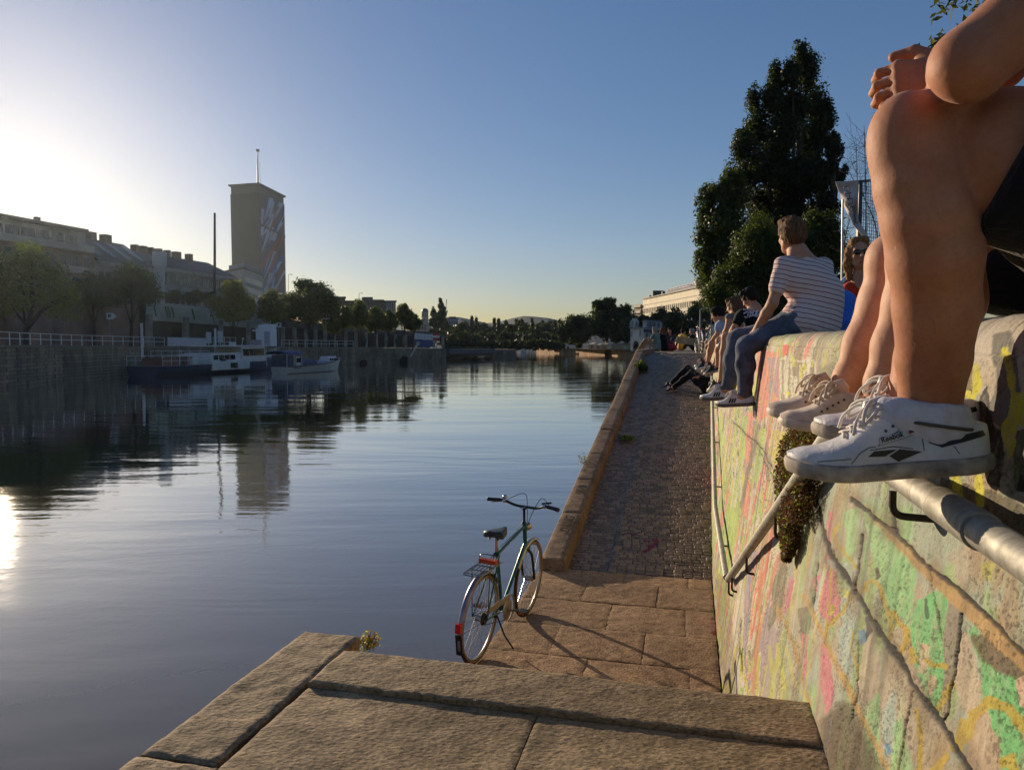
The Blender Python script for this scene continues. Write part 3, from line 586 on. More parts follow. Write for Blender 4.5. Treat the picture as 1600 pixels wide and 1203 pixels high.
# ------------------------------------------------------------------ shoes
def interp(x, P): return np.interp(x, [p[0] for p in P], [p[1] for p in P])
def text_mesh(txt, size, shear=0.0, bold=0.0):
    cu = bpy.data.curves.new('writing', 'FONT'); cu.body = txt; cu.size = size; cu.shear = shear; cu.offset = bold; cu.resolution_u = 3; cu.fill_mode = 'BOTH'
    o = bpy.data.objects.new('writing', cu); COL.objects.link(o); dg = bpy.context.evaluated_depsgraph_get(); me = bpy.data.meshes.new_from_object(o.evaluated_get(dg))
    bpy.data.objects.remove(o); bm = bmesh.new(); bm.from_mesh(me); bmesh.ops.triangulate(bm, faces=bm.faces)
    bmesh.ops.remove_doubles(bm, verts=bm.verts, dist=1e-6); bm.verts.index_update()
    v = [p.co.copy() for p in bm.verts]; f = [[q.index for q in t.verts] for t in bm.faces]; bm.free(); bpy.data.meshes.remove(me); return v, f
class Shoe:
    def __init__(s, heel, toe_dir, up, L=.30, width=.105, style='trainer', roll=0):
        s.h = Vector(heel); s.X = Vector(toe_dir).normalized(); up = Vector(up); s.Z = (up - s.X * up.dot(s.X)).normalized(); s.Y = s.Z.cross(s.X); s.L = L; s.w = width; s.style = style
        st = .027 if style == 'trainer' else .024; s.st = st
        s.top = {'trainer': [(0, .074), (.05, .080), (.16, .076), (.3, .072), (.4, .090), (.5, .102), (.58, .092), (.72, .064), (.82, .052), (.92, .045), (1, .034)],
                 'canvas': [(0, .070), (.05, .078), (.16, .074), (.3, .066), (.4, .078), (.5, .088), (.6, .076), (.74, .056), (.84, .047), (.93, .041), (1, .030)]}[style]
        s.hw = [(0, .25), (.02, .46), (.06, .62), (.15, .76), (.3, .80), (.45, .82), (.6, .93), (.7, 1.0), (.8, .97), (.9, .80), (.96, .56), (.99, .32), (1, .16)]
        s.cl = [(0, 0), (.4, 0), (.7, .004), (1, -.006)]
    def P(s, x, y, z): return s.h + s.X * x + s.Y * y + s.Z * z
    def sect(s, t, n, up):
        hw = float(interp(t, s.hw)) * s.w / 2; c = float(interp(t, s.cl)); z0 = s.st * .75; top = float(interp(t, s.top)); spring = .012 * max(0, (t - .72) / .28) ** 2
        pts = []
        thin = 1 - .30 * float(interp(t, [(0, .6), (.3, .55), (.5, .5), (.65, .2), (.8, 0), (1, 0)]))
        for k in range(n):
            a = math.pi * k / (n - 1); ca, sa = math.cos(a), math.sin(a); zz = abs(sa) ** .75; w = hw * (1 - (1 - thin) * zz) * .95
            pts.append((t * s.L, c + w * math.copysign(abs(ca) ** .62, ca), z0 + spring + (top - z0) * zz))
        return pts
    def make(s, parent, mu, ms, mlace, name='shoe', sock=None):
        n = 25; T = np.concatenate([np.linspace(0, .1, 6), np.linspace(.13, .86, 26), np.linspace(.88, 1, 9)])
        V = []; 
        for t in T: V += [s.P(*p) for p in s.sect(t, n, 0)]
        Q = grid_faces(len(T), n); mb = MB(); mb.add(V, [tuple(q) for q in Q]); N = len(T)
        mb.add([V[i] for i in range(n)], [tuple(range(n))]); mb.add([V[(N - 1) * n + i] for i in range(n)], [tuple(range(n))])
        up = mb.build(name, mu, parent, smooth=60); s.up = up; s.bvh = BVHTree.FromPolygons(V, [tuple(q) for q in Q])
        # sole: outline with a rounded edge
        mb = MB(); T2 = np.linspace(0, 1, 46); prof = [(-.004, .0), (.001, .003), (.003, .010), (.003, s.st - .008), (.0005, s.st - .002), (-.004, s.st)]
        rings = []
        for o_, z in prof:
            ring = []
            for sg in (1, -1):
                for t in (T2 if sg > 0 else T2[::-1]):
                    tt = .5 - .5 * math.cos(math.pi * t); hw = max(.004, float(interp(tt, s.hw)) * s.w / 2 + o_ + .002); spring = .012 * max(0, (tt - .72) / .28) ** 2 + .003 * max(0, (.1 - tt) / .1)
                    ring.append(s.P(tt * s.L * (1 + .012) - .002 + (o_ if tt > .5 else -o_) * abs(math.cos(math.pi * t)) ** 4, float(interp(tt, s.cl)) + sg * hw, z + spring))
            rings.append(ring)
        m = len(rings[0]); V2 = [p for r_ in rings for p in r_]; f = [(i * m + k, i * m + (k + 1) % m, (i + 1) * m + (k + 1) % m, (i + 1) * m + k) for i in range(len(prof) - 1) for k in range(m)]
        f += [tuple(range(m))[::-1], tuple((len(prof) - 1) * m + k for k in range(m))]
        mb.add(V2, f); mb.build('sole', ms, up, smooth=40)
        # laces
        mb = MB()
        def top(x, y):
            r_ = s.bvh.ray_cast(s.P(x, y, .3), -s.Z); return (r_[0] + s.Z * .003) if r_[0] else s.P(x, y, .08)
        xs = [.545, .585, .625, .665, .705]
        for i, t in enumerate(xs):
            w = .024 if s.style == 'trainer' else .02
            mb.tube([top((t + .012 * q) * s.L, w * q) + s.Z * (.0025 * (1 - q * q)) for q in (-1, -.6, -.2, .2, .6, 1)], .0029, 6, flat=.6)
            if i < 4: mb.tube([top((t + .02 * (q + 1)) * s.L, -w * q) + s.Z * .002 for q in (-1, -.5, 0, .5, 1)], .003, 6, flat=.6)
        kx = .525; c = top(kx * s.L, 0) + s.Z * .006; mb.ball(c, .007, 8, 6)
        for sg in (1, -1):
            y = s.Y * sg; x = s.X
            mb.tube(sp([c, c + y * .018 + s.Z * .014 + x * .012, c + y * .042 + s.Z * .004 + x * .028, c + y * .05 - s.Z * .018 + x * .034, c + y * .040 - s.Z * .008 + x * .018, c + y * .02 + s.Z * .006, c], 5), .0029, 6)
            mb.tube(sp([c, c + y * .022 + s.Z * .006 + x * .022, c + y * .043 - s.Z * .012 + x * .042, c + y * .05 - s.Z * .034 + x * .05], 5), .0027, 6)
        mb.build('laces', mlace, up, smooth=True)
        # tongue and collar roll
        mb = MB(); t0 = .5; c = s.P(t0 * s.L, 0, .098 if s.style == 'trainer' else .08)
        mb.tube([c + s.X * .006 - s.Z * .012, c + s.Z * .012 + s.X * .004, c + s.Z * .028 + s.X * .008], [.026, .027, .02], 10, flat=.22, up=s.Y); mb.build('tongue', mu, up, smooth=True)
        return up
    def side(s, x, z, sg, off=.0009):
        r_ = s.bvh.ray_cast(s.P(x, sg * .12, z), -s.Y * sg); return (r_[0] + r_[1].normalized() * off * (1 if r_[1].dot(s.Y * sg) > 0 else -1)) if r_[0] else None
    def decal(s, polys, sg, m, name, off=.0009, step=.003):
        """flat outlines in side view (x, z) laid on the side of the upper"""
        mb = MB()
        for poly in polys:
            bm = bmesh.new(); bm.faces.new([bm.verts.new((x, z, 0)) for x, z in poly])
            xs = [p[0] for p in poly]; zs = [p[1] for p in poly]
            for a in np.arange(min(xs) + step, max(xs), step): bmesh.ops.bisect_plane(bm, geom=bm.verts[:] + bm.edges[:] + bm.faces[:], plane_co=(a, 0, 0), plane_no=(1, 0, 0))
            for a in np.arange(min(zs) + step, max(zs), step): bmesh.ops.bisect_plane(bm, geom=bm.verts[:] + bm.edges[:] + bm.faces[:], plane_co=(0, a, 0), plane_no=(0, 1, 0))
            bm.verts.index_update(); v = [s.side(p.co.x, p.co.y, sg, off) or s.P(p.co.x, sg * .05, p.co.y) for p in bm.verts]; mb.add(v, [tuple(q.index for q in f.verts) for f in bm.faces]); bm.free()
        return mb.build(name, m, s.up, smooth=True)
    def write(s, txt, x, z, dx, dz, size, sg, m, name, off=.0014):
        v, f = text_mesh(txt, size, .15, size * .02); d = Vector((dx, dz)).normalized(); e = Vector((-d.y, d.x)) if dx > 0 else Vector((d.y, -d.x)); mb = MB()
        mb.add([s.side(x + d.x * p.x + e.x * p.y, z + d.y * p.x + e.y * p.y, sg, off) or s.P(x, sg * .05, z) for p in v], f); return mb.build(name, m, s.up)
# ------------------------------------------------------------------ the two people whose legs fill the right of the picture
leather = NT('white_leather'); v = leather.coord(); leather.base(leather.ramp(leather.noise(v, 16, 5), [(.3, (.50, .48, .46)), (.65, (.74, .72, .70))])); leather.b.inputs['Roughness'].default_value = .45
p = leather.bump(leather.noise(v, 260, 3), .25, .001); leather.bump(leather.noise(v, 34, 4, .6, 1.5), .45, .006, p); leather = leather.mat
rubber = M_('dirty_white_rubber', (.40, .335, .27), .7, var=.4, nscale=30, bump=.5, bscale=200, bdist=.001)
lacem = M_('white_lace', (.66, .61, .56), .8, var=.15, nscale=60, bump=.4, bscale=500, bdist=.001)
canvas = M_('cream_canvas', (.60, .50, .40), .8, var=.2, nscale=30, bump=.5, bscale=500, bdist=.001)
canvas_rub = M_('cream_rubber', (.58, .48, .38), .6, var=.2, nscale=30, bump=.4, bscale=300, bdist=.001)
blackm = M_('black_trim', (.012, .012, .013), .45, var=.3, nscale=40); redm = M_('red_badge', (.35, .04, .04), .5); navym = M_('navy_badge', (.03, .04, .12), .5)
sockm = M_('white_sock', (.60, .59, .64), .85, var=.1, nscale=40, bump=.6, bscale=160, bdist=.003)
eyelet = M_('eyelet_grey', (.06, .055, .05), .5)
black_cloth = cloth_mat('black_cotton', (.010, .009, .011)); navy_cloth = cloth_mat('navy_cotton', (.03, .035, .06))
fm = thing('person', 'person nearest the viewer in black shorts and white trainers, arms folded over raised knees', 'person', tuple(W(1.21, .78, WTOP)), 'people sitting along the graffiti wall')
KN = atY(1426, 208, 1.10); HIPL = Vector((.985, 1.0, 3.365)); ANK = atY(1452, 645, 1.203)
b = Body()
b.chain([KN, atY(1437, 290, 1.095), atY(1450, 340, 1.092), atY(1460, 400, 1.10), atY(1463, 480, 1.13), atY(1458, 560, 1.165), ANK, atY(1466, 700, 1.205)], [.058, .061, .063, .064, .058, .046, .035, .024], .008)
for q in (-1, 1):
    o_ = Vector((-.97, .24, 0)) * .014 * q; b.chain([atY(1463, 480, 1.13) + o_ * .3, atY(1458, 560, 1.165) + o_ * .7, ANK + o_, ANK + o_ * .8 + Vector((0, 0, -.05))], [.054, .042, .032, .028], .012)
b.ell(atY(1408, 225, 1.10), (.044, .046, .07), None, .012); b.ell(atY(1494, 390, 1.098), (.030, .04, .055), None, .008)
b.chain([KN + Vector((.012, .01, .002)), atY(1500, 212, 1.115), atY(1560, 254, 1.10), HIPL + Vector((0, .03, 0))], [.058, .070, .104, .125], .005)
KN2 = atY(1452, 222, 1.30); HIPR = Vector((1.035, 1.22, 3.365)); ANK2 = atY(1428, 640, 1.33)
b.chain([KN2, atY(1470, 360, 1.305), atY(1474, 470, 1.31), atY(1452, 560, 1.32), ANK2, atY(1432, 690, 1.34)], [.056, .062, .056, .046, .042, .04], .05)
b.chain([KN2, KN2.lerp(HIPR, .5), HIPR], [.058, .085, .108], .05)
PEL = (HIPL + HIPR) / 2; CH = Vector((.885, 1.05, 3.76)); Mch = frame_of(CH - PEL, (-1, .2, 0))
b.cone(HIPL, HIPR, .11, .11, .06); b.cone(PEL, CH, .125, .13, .08); b.ell(CH, (.115, .185, .15), Mch, .06)
SHL = Vector((.86, .855, 3.80)); SHR = Vector((.90, 1.24, 3.82)); NECK = Vector((.86, 1.05, 3.94))
b.cone(SHL, SHR, .062, .062, .06); b.cone(NECK - Vector((0, 0, .06)), NECK + Vector((-.015, .0, .09)), .062, .055, .03)
EL = atY(1515, 100, .985); WR = atY(1496, 119, 1.225)
b.chain([SHL, SHL.lerp(EL, .5), EL], [.060, .056, .046], .008); b.ell(EL + Vector((-.004, -.004, -.002)), (.047, .045, .045), None, .012)
b.chain([EL, EL.lerp(WR, .35), WR.lerp(EL, .12), WR], [.045, .047, .034, .030], .008)
ER = atY(1560, 100, 1.33); WR2 = atY(1490, 124, 1.37); b.chain([SHR, ER], [.058, .046], .012); b.chain([ER, WR2], [.044, .03], .012)
HP = Vector((.80, 1.05, 4.12)); Ph, Mh = head_sdf(b, HP, (0, 0, 1), (-1, .25, -.1))
h1 = Body(); hand(h1, WR, (-.96, .28, -.04), (.2, 1, -.2), .97, 1.0, -1, .13, .003); h2 = Body(); hand(h2, WR2, (-.95, -.12, .02), (.3, -1, -.1), .95, .75, -1, .05)
b.build('body', SK1, fm, .0065, extra=[(h1, .0028), (h2, .0034)])
short_hair(Ph, Mh, 1.0, HB, fm)
bo = [o for o in fm.children if o.name.startswith('body')][0]; nv = len(bo.data.vertices); co = np.empty(nv * 3); bo.data.vertices.foreach_get('co', co); no_ = np.empty(nv * 3); bo.data.vertices.foreach_get('normal', no_); co = co.reshape(-1, 3) + np.array(bo.parent.location); no_ = no_.reshape(-1, 3)
q_ = np.random.default_rng(8); sel = np.where((co[:, 2] > ANK.z + .03) & (co[:, 2] < KN.z - .05) & (co[:, 0] < .80))[0]; sel = sel[q_.integers(0, len(sel), 5200)]
p0 = co[sel] + q_.normal(size=(len(sel), 3)) * .0022; dn = no_[sel] * (.30 + .25 * q_.random((len(sel), 1))) + np.array([0, 0, -1.0]) + q_.normal(size=(len(sel), 3)) * .25; dn /= np.linalg.norm(dn, axis=1)[:, None]; Ls = (.006 + .008 * q_.random((len(sel), 1))); sd_ = np.cross(dn, no_[sel]); sd_ /= np.linalg.norm(sd_, axis=1)[:, None] + 1e-9; wv = .00016
hv = np.stack([p0 - sd_ * wv, p0 + sd_ * wv, p0 + dn * Ls + sd_ * wv * .4, p0 + dn * Ls - sd_ * wv * .4], 1).reshape(-1, 3); np_mesh('leg_hair', hv, np.arange(len(hv)).reshape(-1, 4), M_('fair_leg_hair', (.30, .19, .10), .5), fm, smooth=False)['kind'] = 'stuff'
g = Body()          # shorts
g.chain([KN.lerp(HIPL, .30) + Vector((0, 0, -.014)), HIPL], [.108, .150], .01); g.chain([KN2.lerp(HIPR, .62), HIPR], [.115, .132], .04); g.cone(HIPL, HIPR, .128, .128, .06); g.cone(PEL, PEL.lerp(CH, .3), .142, .142, .06)
dl = (HIPL - KN).normalized(); g.half(atY(1582, 290, .985), (-.93, .22, .36), .008)
g.build('shorts', black_cloth, fm, .008, noise=.012, nf=16)
g = Body(); g.cone(PEL.lerp(CH, .1), CH, .14, .145, .06); g.ell(CH, (.128, .2, .165), Mch, .06); g.cone(SHL, SHR, .074, .074, .05); g.cone(SHL, SHL.lerp(EL, .42), .074, .076, .03); g.cone(SHR, SHR.lerp(ER, .45), .07, .07, .03)
g.build('shirt', navy_cloth, fm, .01, noise=.014, nf=14)
def trainer(parent, heel, toe, roll=(0, 0, 1), logo=True, sg=None):
    heel, toe = Vector(heel), Vector(toe); sh = Shoe(heel, toe - heel, roll, (toe - heel).length, .118, 'trainer'); up = sh.make(parent, leather, rubber, lacem)
    sg = 1 if sh.Y.y < 0 else -1                          # the side that faces the camera
    mm = lambda P: [(x / 1000, z / 1000) for x, z in P]
    for q in ((sg, -sg) if logo else (sg,)):
        sh.decal([mm([(189, 39), (179, 47), (144, 47), (163, 38)]), mm([(157, 38), (140, 47), (107, 41), (144, 28)]), mm([(97, 54), (13, 66), (10, 58), (77, 45)])], q, blackm, 'stripes')
    sh.decal([mm([(169, 55.5), (168.5, 65), (111, 77), (111, 68)])], sg, leather, 'logo_patch', .0012)
    fr = [mm([(169.6, 54.8), (169.1, 65.7), (110.4, 77.6), (110.4, 67.4)])]; sh.decal(fr, sg, eyelet, 'patch_border', .0010)
    sh.write('Reebok', .167, .0585, -1, .21, .0115, sg, blackm, 'lettering', .0024)
    sh.decal([mm([(125, 67.5), (125, 72.5), (113, 75), (113, 70)])], sg, redm, 'flag', .0055); sh.decal([mm([(123, 69.3), (123, 72), (115, 73.6), (115, 71)])], sg, navym, 'flag', .0062)
    mb = MB(); mb.tube([sh.P(.083 + .064 * math.cos(a), .046 * math.sin(a), .080 + .014 * math.cos(a)) for a in np.linspace(0, 2 * math.pi, 33)[:-1]], .0028, 8, closed=True); mb.build('collar_shade_ring', eyelet, up, smooth=True)  # dark ring coloured as the shadow gap between sock and shoe
    # seams and eyelets
    for P in ([(215, 30), (200, 46), (186, 53), (172, 54)], [(104, 42), (104, 62), (108, 72), (100, 80)], [(172, 54), (150, 68), (120, 84), (100, 86)], [(185, 49), (150, 52), (110, 44)], [(100, 80), (60, 74), (20, 76)], [(262, 34), (240, 36), (205, 38)], [(60, 46), (52, 30)]):
        L = [sh.side(x / 1000, z / 1000, sg, .0003) for x, z in [tuple(np.array(P[i]) * (1 - f) + np.array(P[i + 1]) * f) for i in range(len(P) - 1) for f in (0, .25, .5, .75)]]
        L = [q for q in L if q];  mb = MB(); mb.tube(L, .0007, 5); mb.build('seam', eyelet, up)
    for x, z in ((118, 91), (132, 88), (145, 82), (157, 76)):
        q = sh.side(x / 1000, z / 1000, sg, .0006)
        if q: mb = MB(); mb.ball(q, .0024, 8, 5); mb.build('eyelet', eyelet, up)
    return sh
H1 = atY(1544, 733, 1.165); T1 = atY(1234, 748, 1.225); s1 = trainer(fm, H1, T1, (.06, -.02, 1))
H2 = atY(1528, 690, 1.345); T2 = atY(1274, 690, 1.40); s2 = trainer(fm, H2, T2, (.05, 0, 1), False)
for A, sh, nm in ((ANK, s1, 1), (ANK2, s2, 2)):
    g = Body(); c = sh.P(.098, 0, .088); [g.chain([sh.P(.088, 0, .05), c + o_, A + o_ + Vector((0, 0, .05))], [.034, .038, .044], .012) for o_ in (Vector((-.97, .24, 0)) * .018, Vector((.97, -.24, 0)) * .018)]; g.cone(sh.P(.05, 0, .07), sh.P(.14, 0, .10), .032, .026, .03)
    g.half(A + Vector((0, 0, .020)), (.1, 0, 1), .004); g.build('sock', sockm, fm, .004, noise=.004, nf=60)
# second person, canvas shoes
p2 = thing('person', 'bare legged person in cream canvas shoes sitting just beyond the white trainers', 'person', tuple(W(1.95, .88, WTOP)), 'people sitting along the graffiti wall')
b = Body(); kA = atY(1399, 408, 1.84); aA = atY(1326, 592, 1.86); hA = W(2.07, .86, 3.35); kB = atY(1436, 405, 1.68); aB = atY(1378, 598, 1.68); hB = W(1.83, .86, 3.35)
for k, a, h_ in ((kA, aA, hA), (kB, aB, hB)):
    mid = k.lerp(a, .35) + Vector((.018, 0, 0)); b.chain([k, mid, k.lerp(a, .7) + Vector((.006, 0, 0)), a, a + Vector((0, 0, -.05))], [.058, .063, .049, .036, .036], .02); b.chain([k, k.lerp(h_, .5), h_], [.054, .072, .095], .04)
    b.ell(k + Vector((-.012, 0, .006)), (.042, .042, .046), None, .04)
pe = (hA + hB) / 2; ch = pe + Vector((.05, 0, .38)); Mc = frame_of(ch - pe, (-1, .2, 0)); b.cone(hA, hB, .1, .1, .05); b.cone(pe, ch, .105, .11, .08); b.ell(ch, (.1, .155, .14), Mc, .05)
sa, sb = ch + W(.17, 0, .06), ch + W(-.17, 0, .06); b.cone(sa, sb, .05, .05, .05); b.cone(ch + Vector((0, 0, .1)), ch + Vector((-.01, 0, .24)), .05, .046, .03)
for q, sg in ((sa, 1), (sb, -1)):
    e = q + Vector((.02, .02, -.27)); w_ = e + Vector((-.22, .04, -.03)); b.chain([q, e, w_], [.045, .037, .026], .03); hand(b, w_, (-1, .2, -.2), (0, 0, -1), .9, .3, sg, .1, .008)
P2h, M2h = head_sdf(b, ch + Vector((-.03, 0, .36)), (0, 0, 1), (-.8, .6, 0)); b.build('body', SK3, p2, .009); short_hair(P2h, M2h, 1, HBL, p2, .12)
g = Body(); g.chain([kA.lerp(hA, .42), hA], [.088, .118], .04); g.chain([kB.lerp(hB, .42), hB], [.09, .118], .04); g.cone(pe, pe.lerp(ch, .35), .125, .122, .05); g.cone(hA, hB, .115, .115, .05); g.build('shorts', black_cloth, p2, .012, noise=.012, nf=16)
g = Body(); g.cone(pe.lerp(ch, .2), ch, .122, .125, .05); g.ell(ch, (.112, .17, .15), Mc, .05); g.cone(sa, sb, .06, .06, .05)
for q in (sa, sb): g.cone(q, q + Vector((.01, .01, -.12)), .06, .055, .03)
g.build('shirt', cloth_mat('olive_cotton', (.12, .12, .06)), p2, .013, noise=.012, nf=14)
for a, tp, Yt in ((aA, (1203, 655), 1.90), (aB, (1222, 672), 1.735)):
    toe = atY(tp[0], tp[1] + 2, Yt); d = Vector((-.975, .19, -.10)); heel = toe - d.normalized() * .265; sh = Shoe(heel, d, (-.08, 0, 1), .265, .094, 'canvas'); up = sh.make(p2, canvas, canvas_rub, canvas)
    sg = 1 if sh.Y.y < 0 else -1
    for x, z in ((.13, .066), (.143, .061), (.156, .056), (.169, .05), (.182, .045)):
        q = sh.side(x, z, sg, .0005)
        if q: mb = MB(); mb.ball(q, .003, 8, 5); mb.build('eyelet', eyelet, up)
    mb = MB(); mb.tube([sh.P(.03, 0, .065), sh.P(.012, 0, .09), sh.P(.02, 0, .10)], [.022, .024, .016], 10, flat=.5); mb.build('heel_tab', canvas, up, smooth=True)
# ------------------------------------------------------------------ handrail on the wall
galv = NT('galvanised_steel'); v = galv.coord('Object', (1, 1, 1)); galv.base(galv.ramp(galv.noise(v, 26, 5, .65, .8), [(.3, (.20, .19, .16)), (.7, (.42, .40, .36))])); galv.b.inputs['Metallic'].default_value = .6
galv.l.new(galv.ramp(galv.noise(v, 38, 5), [(.3, (.52, .52, .52)), (.7, (.72, .72, .72))]), galv.b.inputs['Roughness']); galv.bump(galv.noise(v, 55, 4), .18, .004); galv = galv.mat
ironm = M_('dark_iron', (.035, .028, .024), .55, .5, var=.4, nscale=40)
rail = thing('handrail', 'grey tubular steel handrail fixed along the graffiti wall', 'handrail', tuple(W(2.3, .4, 2.9)))
r0 = W(-1.0, .40, 2.935); r1 = W(2.34, .405, 2.935); r2 = W(5.32, .275, CAMZ - 1.66)
def corner(a, b, c, d=.09):
    a, b, c = Vector(a), Vector(b), Vector(c); p = b + (a - b).normalized() * d; q = b + (c - b).normalized() * d
    return [p * (1 - t) ** 2 + b * 2 * t * (1 - t) + q * t * t for t in np.linspace(0, 1, 7)]
mb = MB(); mb.tube([r0, W(1.18, .40, 2.935)], .0245, 20); mb.tube([W(1.15, .40, 2.935), W(1.34, .4015, 2.935)], .0285, 20); mb.tube([W(1.31, .4, 2.935)] + corner(W(1.2, .4, 2.935), r1, r2) + [r2], .0245, 20); mb.build('rail_tube', galv, rail, smooth=50)
def rz(s): return float(ramp_z(np.array(s))) + .72
mb = MB(); P3 = [W(5.36, .262, CAMZ - 1.66), W(7.5, wall_u(rz(7.5)) - .075, rz(7.45))]
mb.tube([P3[0]] + corner(P3[0], P3[1], W(14, .4, rz(14)), .15) + [W(s, wall_u(rz(s)) - .075, rz(s)) for s in np.linspace(8, 14, 8)], .0225, 14); mb.build('rail_tube', galv, rail, smooth=50)
def bracket(s, drop, at):
    mb = MB(); u, z = at; w_ = wall_u(z - drop) + .01
    mb.tube(corner(W(s, u, z), W(s, u, z - drop), W(s, w_, z - drop - .004), .022)[0:0] + [W(s, u, z - .01)] + corner(W(s, u, z), W(s, u, z - drop), W(s, w_, z - drop - .004), .025) + [W(s, w_, z - drop - .004)], .0075, 8)
    mb.build('bracket', ironm, rail, smooth=50)
for s in (-.4, .55, 1.62): bracket(s, .06, (.40, 2.91))
for t in (.33, .66, .92, .99):
    p = toW(r1.lerp(r2, t)); bracket(p[0], .095, (p[1], p[2] - .02))
for s in (6.3, 8.2, 9.9, 11.8, 13.6): bracket(s, .03, (wall_u(rz(s)) - .08, (rz(s) if s > 7.5 else CAMZ - 1.66 + (rz(7.5) - CAMZ + 1.66) * (s - 5.36) / 2.14) - .015))
# moss and creeping weed hanging from the joint behind the rail
def leaf_mesh(name, P, size, m, parent=None, cols=None, up=0.0, asp=1.6, seed=1, N=None):
    """many small leaf faces (pointed quads) at the points P"""
    r_ = np.random.default_rng(seed); n = len(P); d = r_.normal(size=(n, 3)) if N is None else N + .6 * r_.normal(size=(n, 3)); d[:, 2] += up; d /= np.linalg.norm(d, axis=1)[:, None]
    t = np.cross(d, r_.normal(size=(n, 3))); t /= np.linalg.norm(t, axis=1)[:, None]; b = np.cross(d, t); s = (size * (.6 + .8 * r_.random(n)))[:, None]
    Vv = np.stack([P - t * s * asp * .5, P + b * s * .4 + d * s * .08, P + t * s * asp * .5, P - b * s * .4 + d * s * .08], 1).reshape(-1, 3)
    Q = np.arange(4 * n).reshape(-1, 4); c = None if cols is None else np.repeat(cols, 4, 0)
    return np_mesh(name, Vv, Q, m, parent, smooth=False, cols=c, cname='tint')
def leaf_mat(name, trans=.48, rough=.5):
    n = NT(name); c = n.attr('tint'); n.base(c); n.b.inputs['Roughness'].default_value = rough; n.b.inputs['Specular IOR Level'].default_value = .3
    tr = n.new('ShaderNodeBsdfTranslucent'); mx = n.new('ShaderNodeMixShader'); n.link(n.mix(1.0, c, (1.3, 1.5, .6), 'MULTIPLY'), tr.inputs['Color']); mx.inputs[0].default_value = trans
    n.link(n.b.outputs[0], mx.inputs[1]); n.link(tr.outputs[0], mx.inputs[2]); n.link(mx.outputs[0], n.n['Material Output'].inputs['Surface']); return n.mat
leafm = leaf_mat('leaf')
r_ = np.random.default_rng(3); n = 19000; s_, z_ = [], []
while len(s_) < n:
    a = r_.random(4000); bq = r_.random(4000); z = 2.90 - .58 * a; wdt = .42 * np.sin(np.pi * np.clip(a * .86 + .12, 0, 1)) ** .7 * (1 - .6 * a); c = 3.05 + .06 * a
    s = c + (bq - .5) * 2 * wdt; ok = vnoise(s * 16, z * 16, 9) + .25 * (1 - a) > .25 + .5 * np.abs(bq - .5) * 2 * a; s_ += list(s[ok]); z_ += list(z[ok])
s_ = np.array(s_[:n]); z_ = np.array(z_[:n]); th = .015 + .085 * r_.random(n) * np.clip((3.0 - z_) * 4, .3, 1) * np.clip((z_ - 2.15) * 2.2, .12, 1); u_ = WU0 - BAT * (WTOP - z_) - th
P = np.stack([s_ * SW + u_ * CW, s_ * CW - u_ * SW, z_], 1); k = r_.random(n)[:, None]; pat = vnoise(s_ * 12, z_ * 7, 5)[:, None]
cols = np.where(k < .05 + .22 * pat, np.array([.22, .24, .035]), np.where(k < .62, np.array([.11, .036, .034]), np.array([.06, .045, .025]))) * (.6 + .8 * r_.random((n, 1)))
mo = leaf_mesh('hanging_moss', P, .0085, leafm, cols=cols, seed=4); tag(mo, 'patch of red and green creeping weed hanging on the graffiti wall below the shoes', 'plant')
# small yellow flowers growing out of the coping end
def tuft(name, label, s, u, z, R_, n, size, pal, cat='plant', h=.08, seed=0):
    q = np.random.default_rng(seed); a = q.random(n) * 6.28; r0 = R_ * np.sqrt(q.random(n)); P = np.stack([s + r0 * np.cos(a), u + r0 * np.sin(a) * .7, z + h * q.random(n) * (1 - .6 * r0 / R_)], 1)
    Pw = np.array([W(*p) for p in P]); c = np.array([pal[i] for i in q.integers(0, len(pal), n)]) * (.6 + .8 * q.random((n, 1))); o = leaf_mesh(name, Pw, size, leafm, cols=c, seed=seed, up=.5)
    mb = MB()
    for i in range(min(40, n // 4)): mb.tube([W(s, u, z - .01).lerp(W(*P[i]), .15), W(*P[i])], .0012, 4)
    mb.build('stem', mat('green_stem', (.1, .12, .03)), o); return tag(o, label, cat)
tuft('wildflower', 'small yellow flowering weed growing from the end of the stone coping', 2.70, -1.25, ZS - .075, .06, 300, .008, [(.5, .38, .03), (.45, .3, .03), (.12, .14, .03), (.25, .12, .05)], seed=5)
for i, (x, y, sz, hh) in ((1, (1012, 577, .25, .3)),):
    p = toW(atZ(x, y, float(ramp_z(np.array(17.5))) + .05)); tuft('weed', ['leafy green weed growing beside the kerb near the ramp top', 'tall green weed at the kerb beside the man in grey green'][i], 16.6 + 1.7 * i, -1.2, float(ramp_z(np.array(16.6 + 1.7 * i))) + .0, sz, 420, .05, [(.05, .075, .018), (.085, .105, .028)], seed=8 + i, h=hh)
p = toW(atS(988, 652, 12.3)); tuft('weed', 'flat green weed in the gutter halfway up the ramp', 12.3, -1.02, float(ramp_z(np.array(12.3))), .2, 260, .03, [(.12, .17, .04), (.2, .22, .08)], seed=12, h=.07)
tuft('weed', 'thin dry weed stalks on the water side of the kerb', 10.6, -1.49, float(ramp_z(np.array(10.6))) + .1, .14, 60, .02, [(.12, .12, .05), (.2, .14, .06)], seed=13, h=.25)

for txt, s_, sz in (('SKO', 9.25, .17), ('DANG', 8.05, .155)):      # dark scrawls on the kerb stones
    v_, f_ = text_mesh(txt, sz, .25, .004); mb = MB(); mb.add([W(s_ + p.x, -1.30 - p.y * 1.0, float(ramp_z(np.array(s_ + p.x))) + .1405) for p in v_], f_); mb.build('writing', M_('dark_scrawl', (.035, .02, .012), .9, var=.5, nscale=40), kerb)
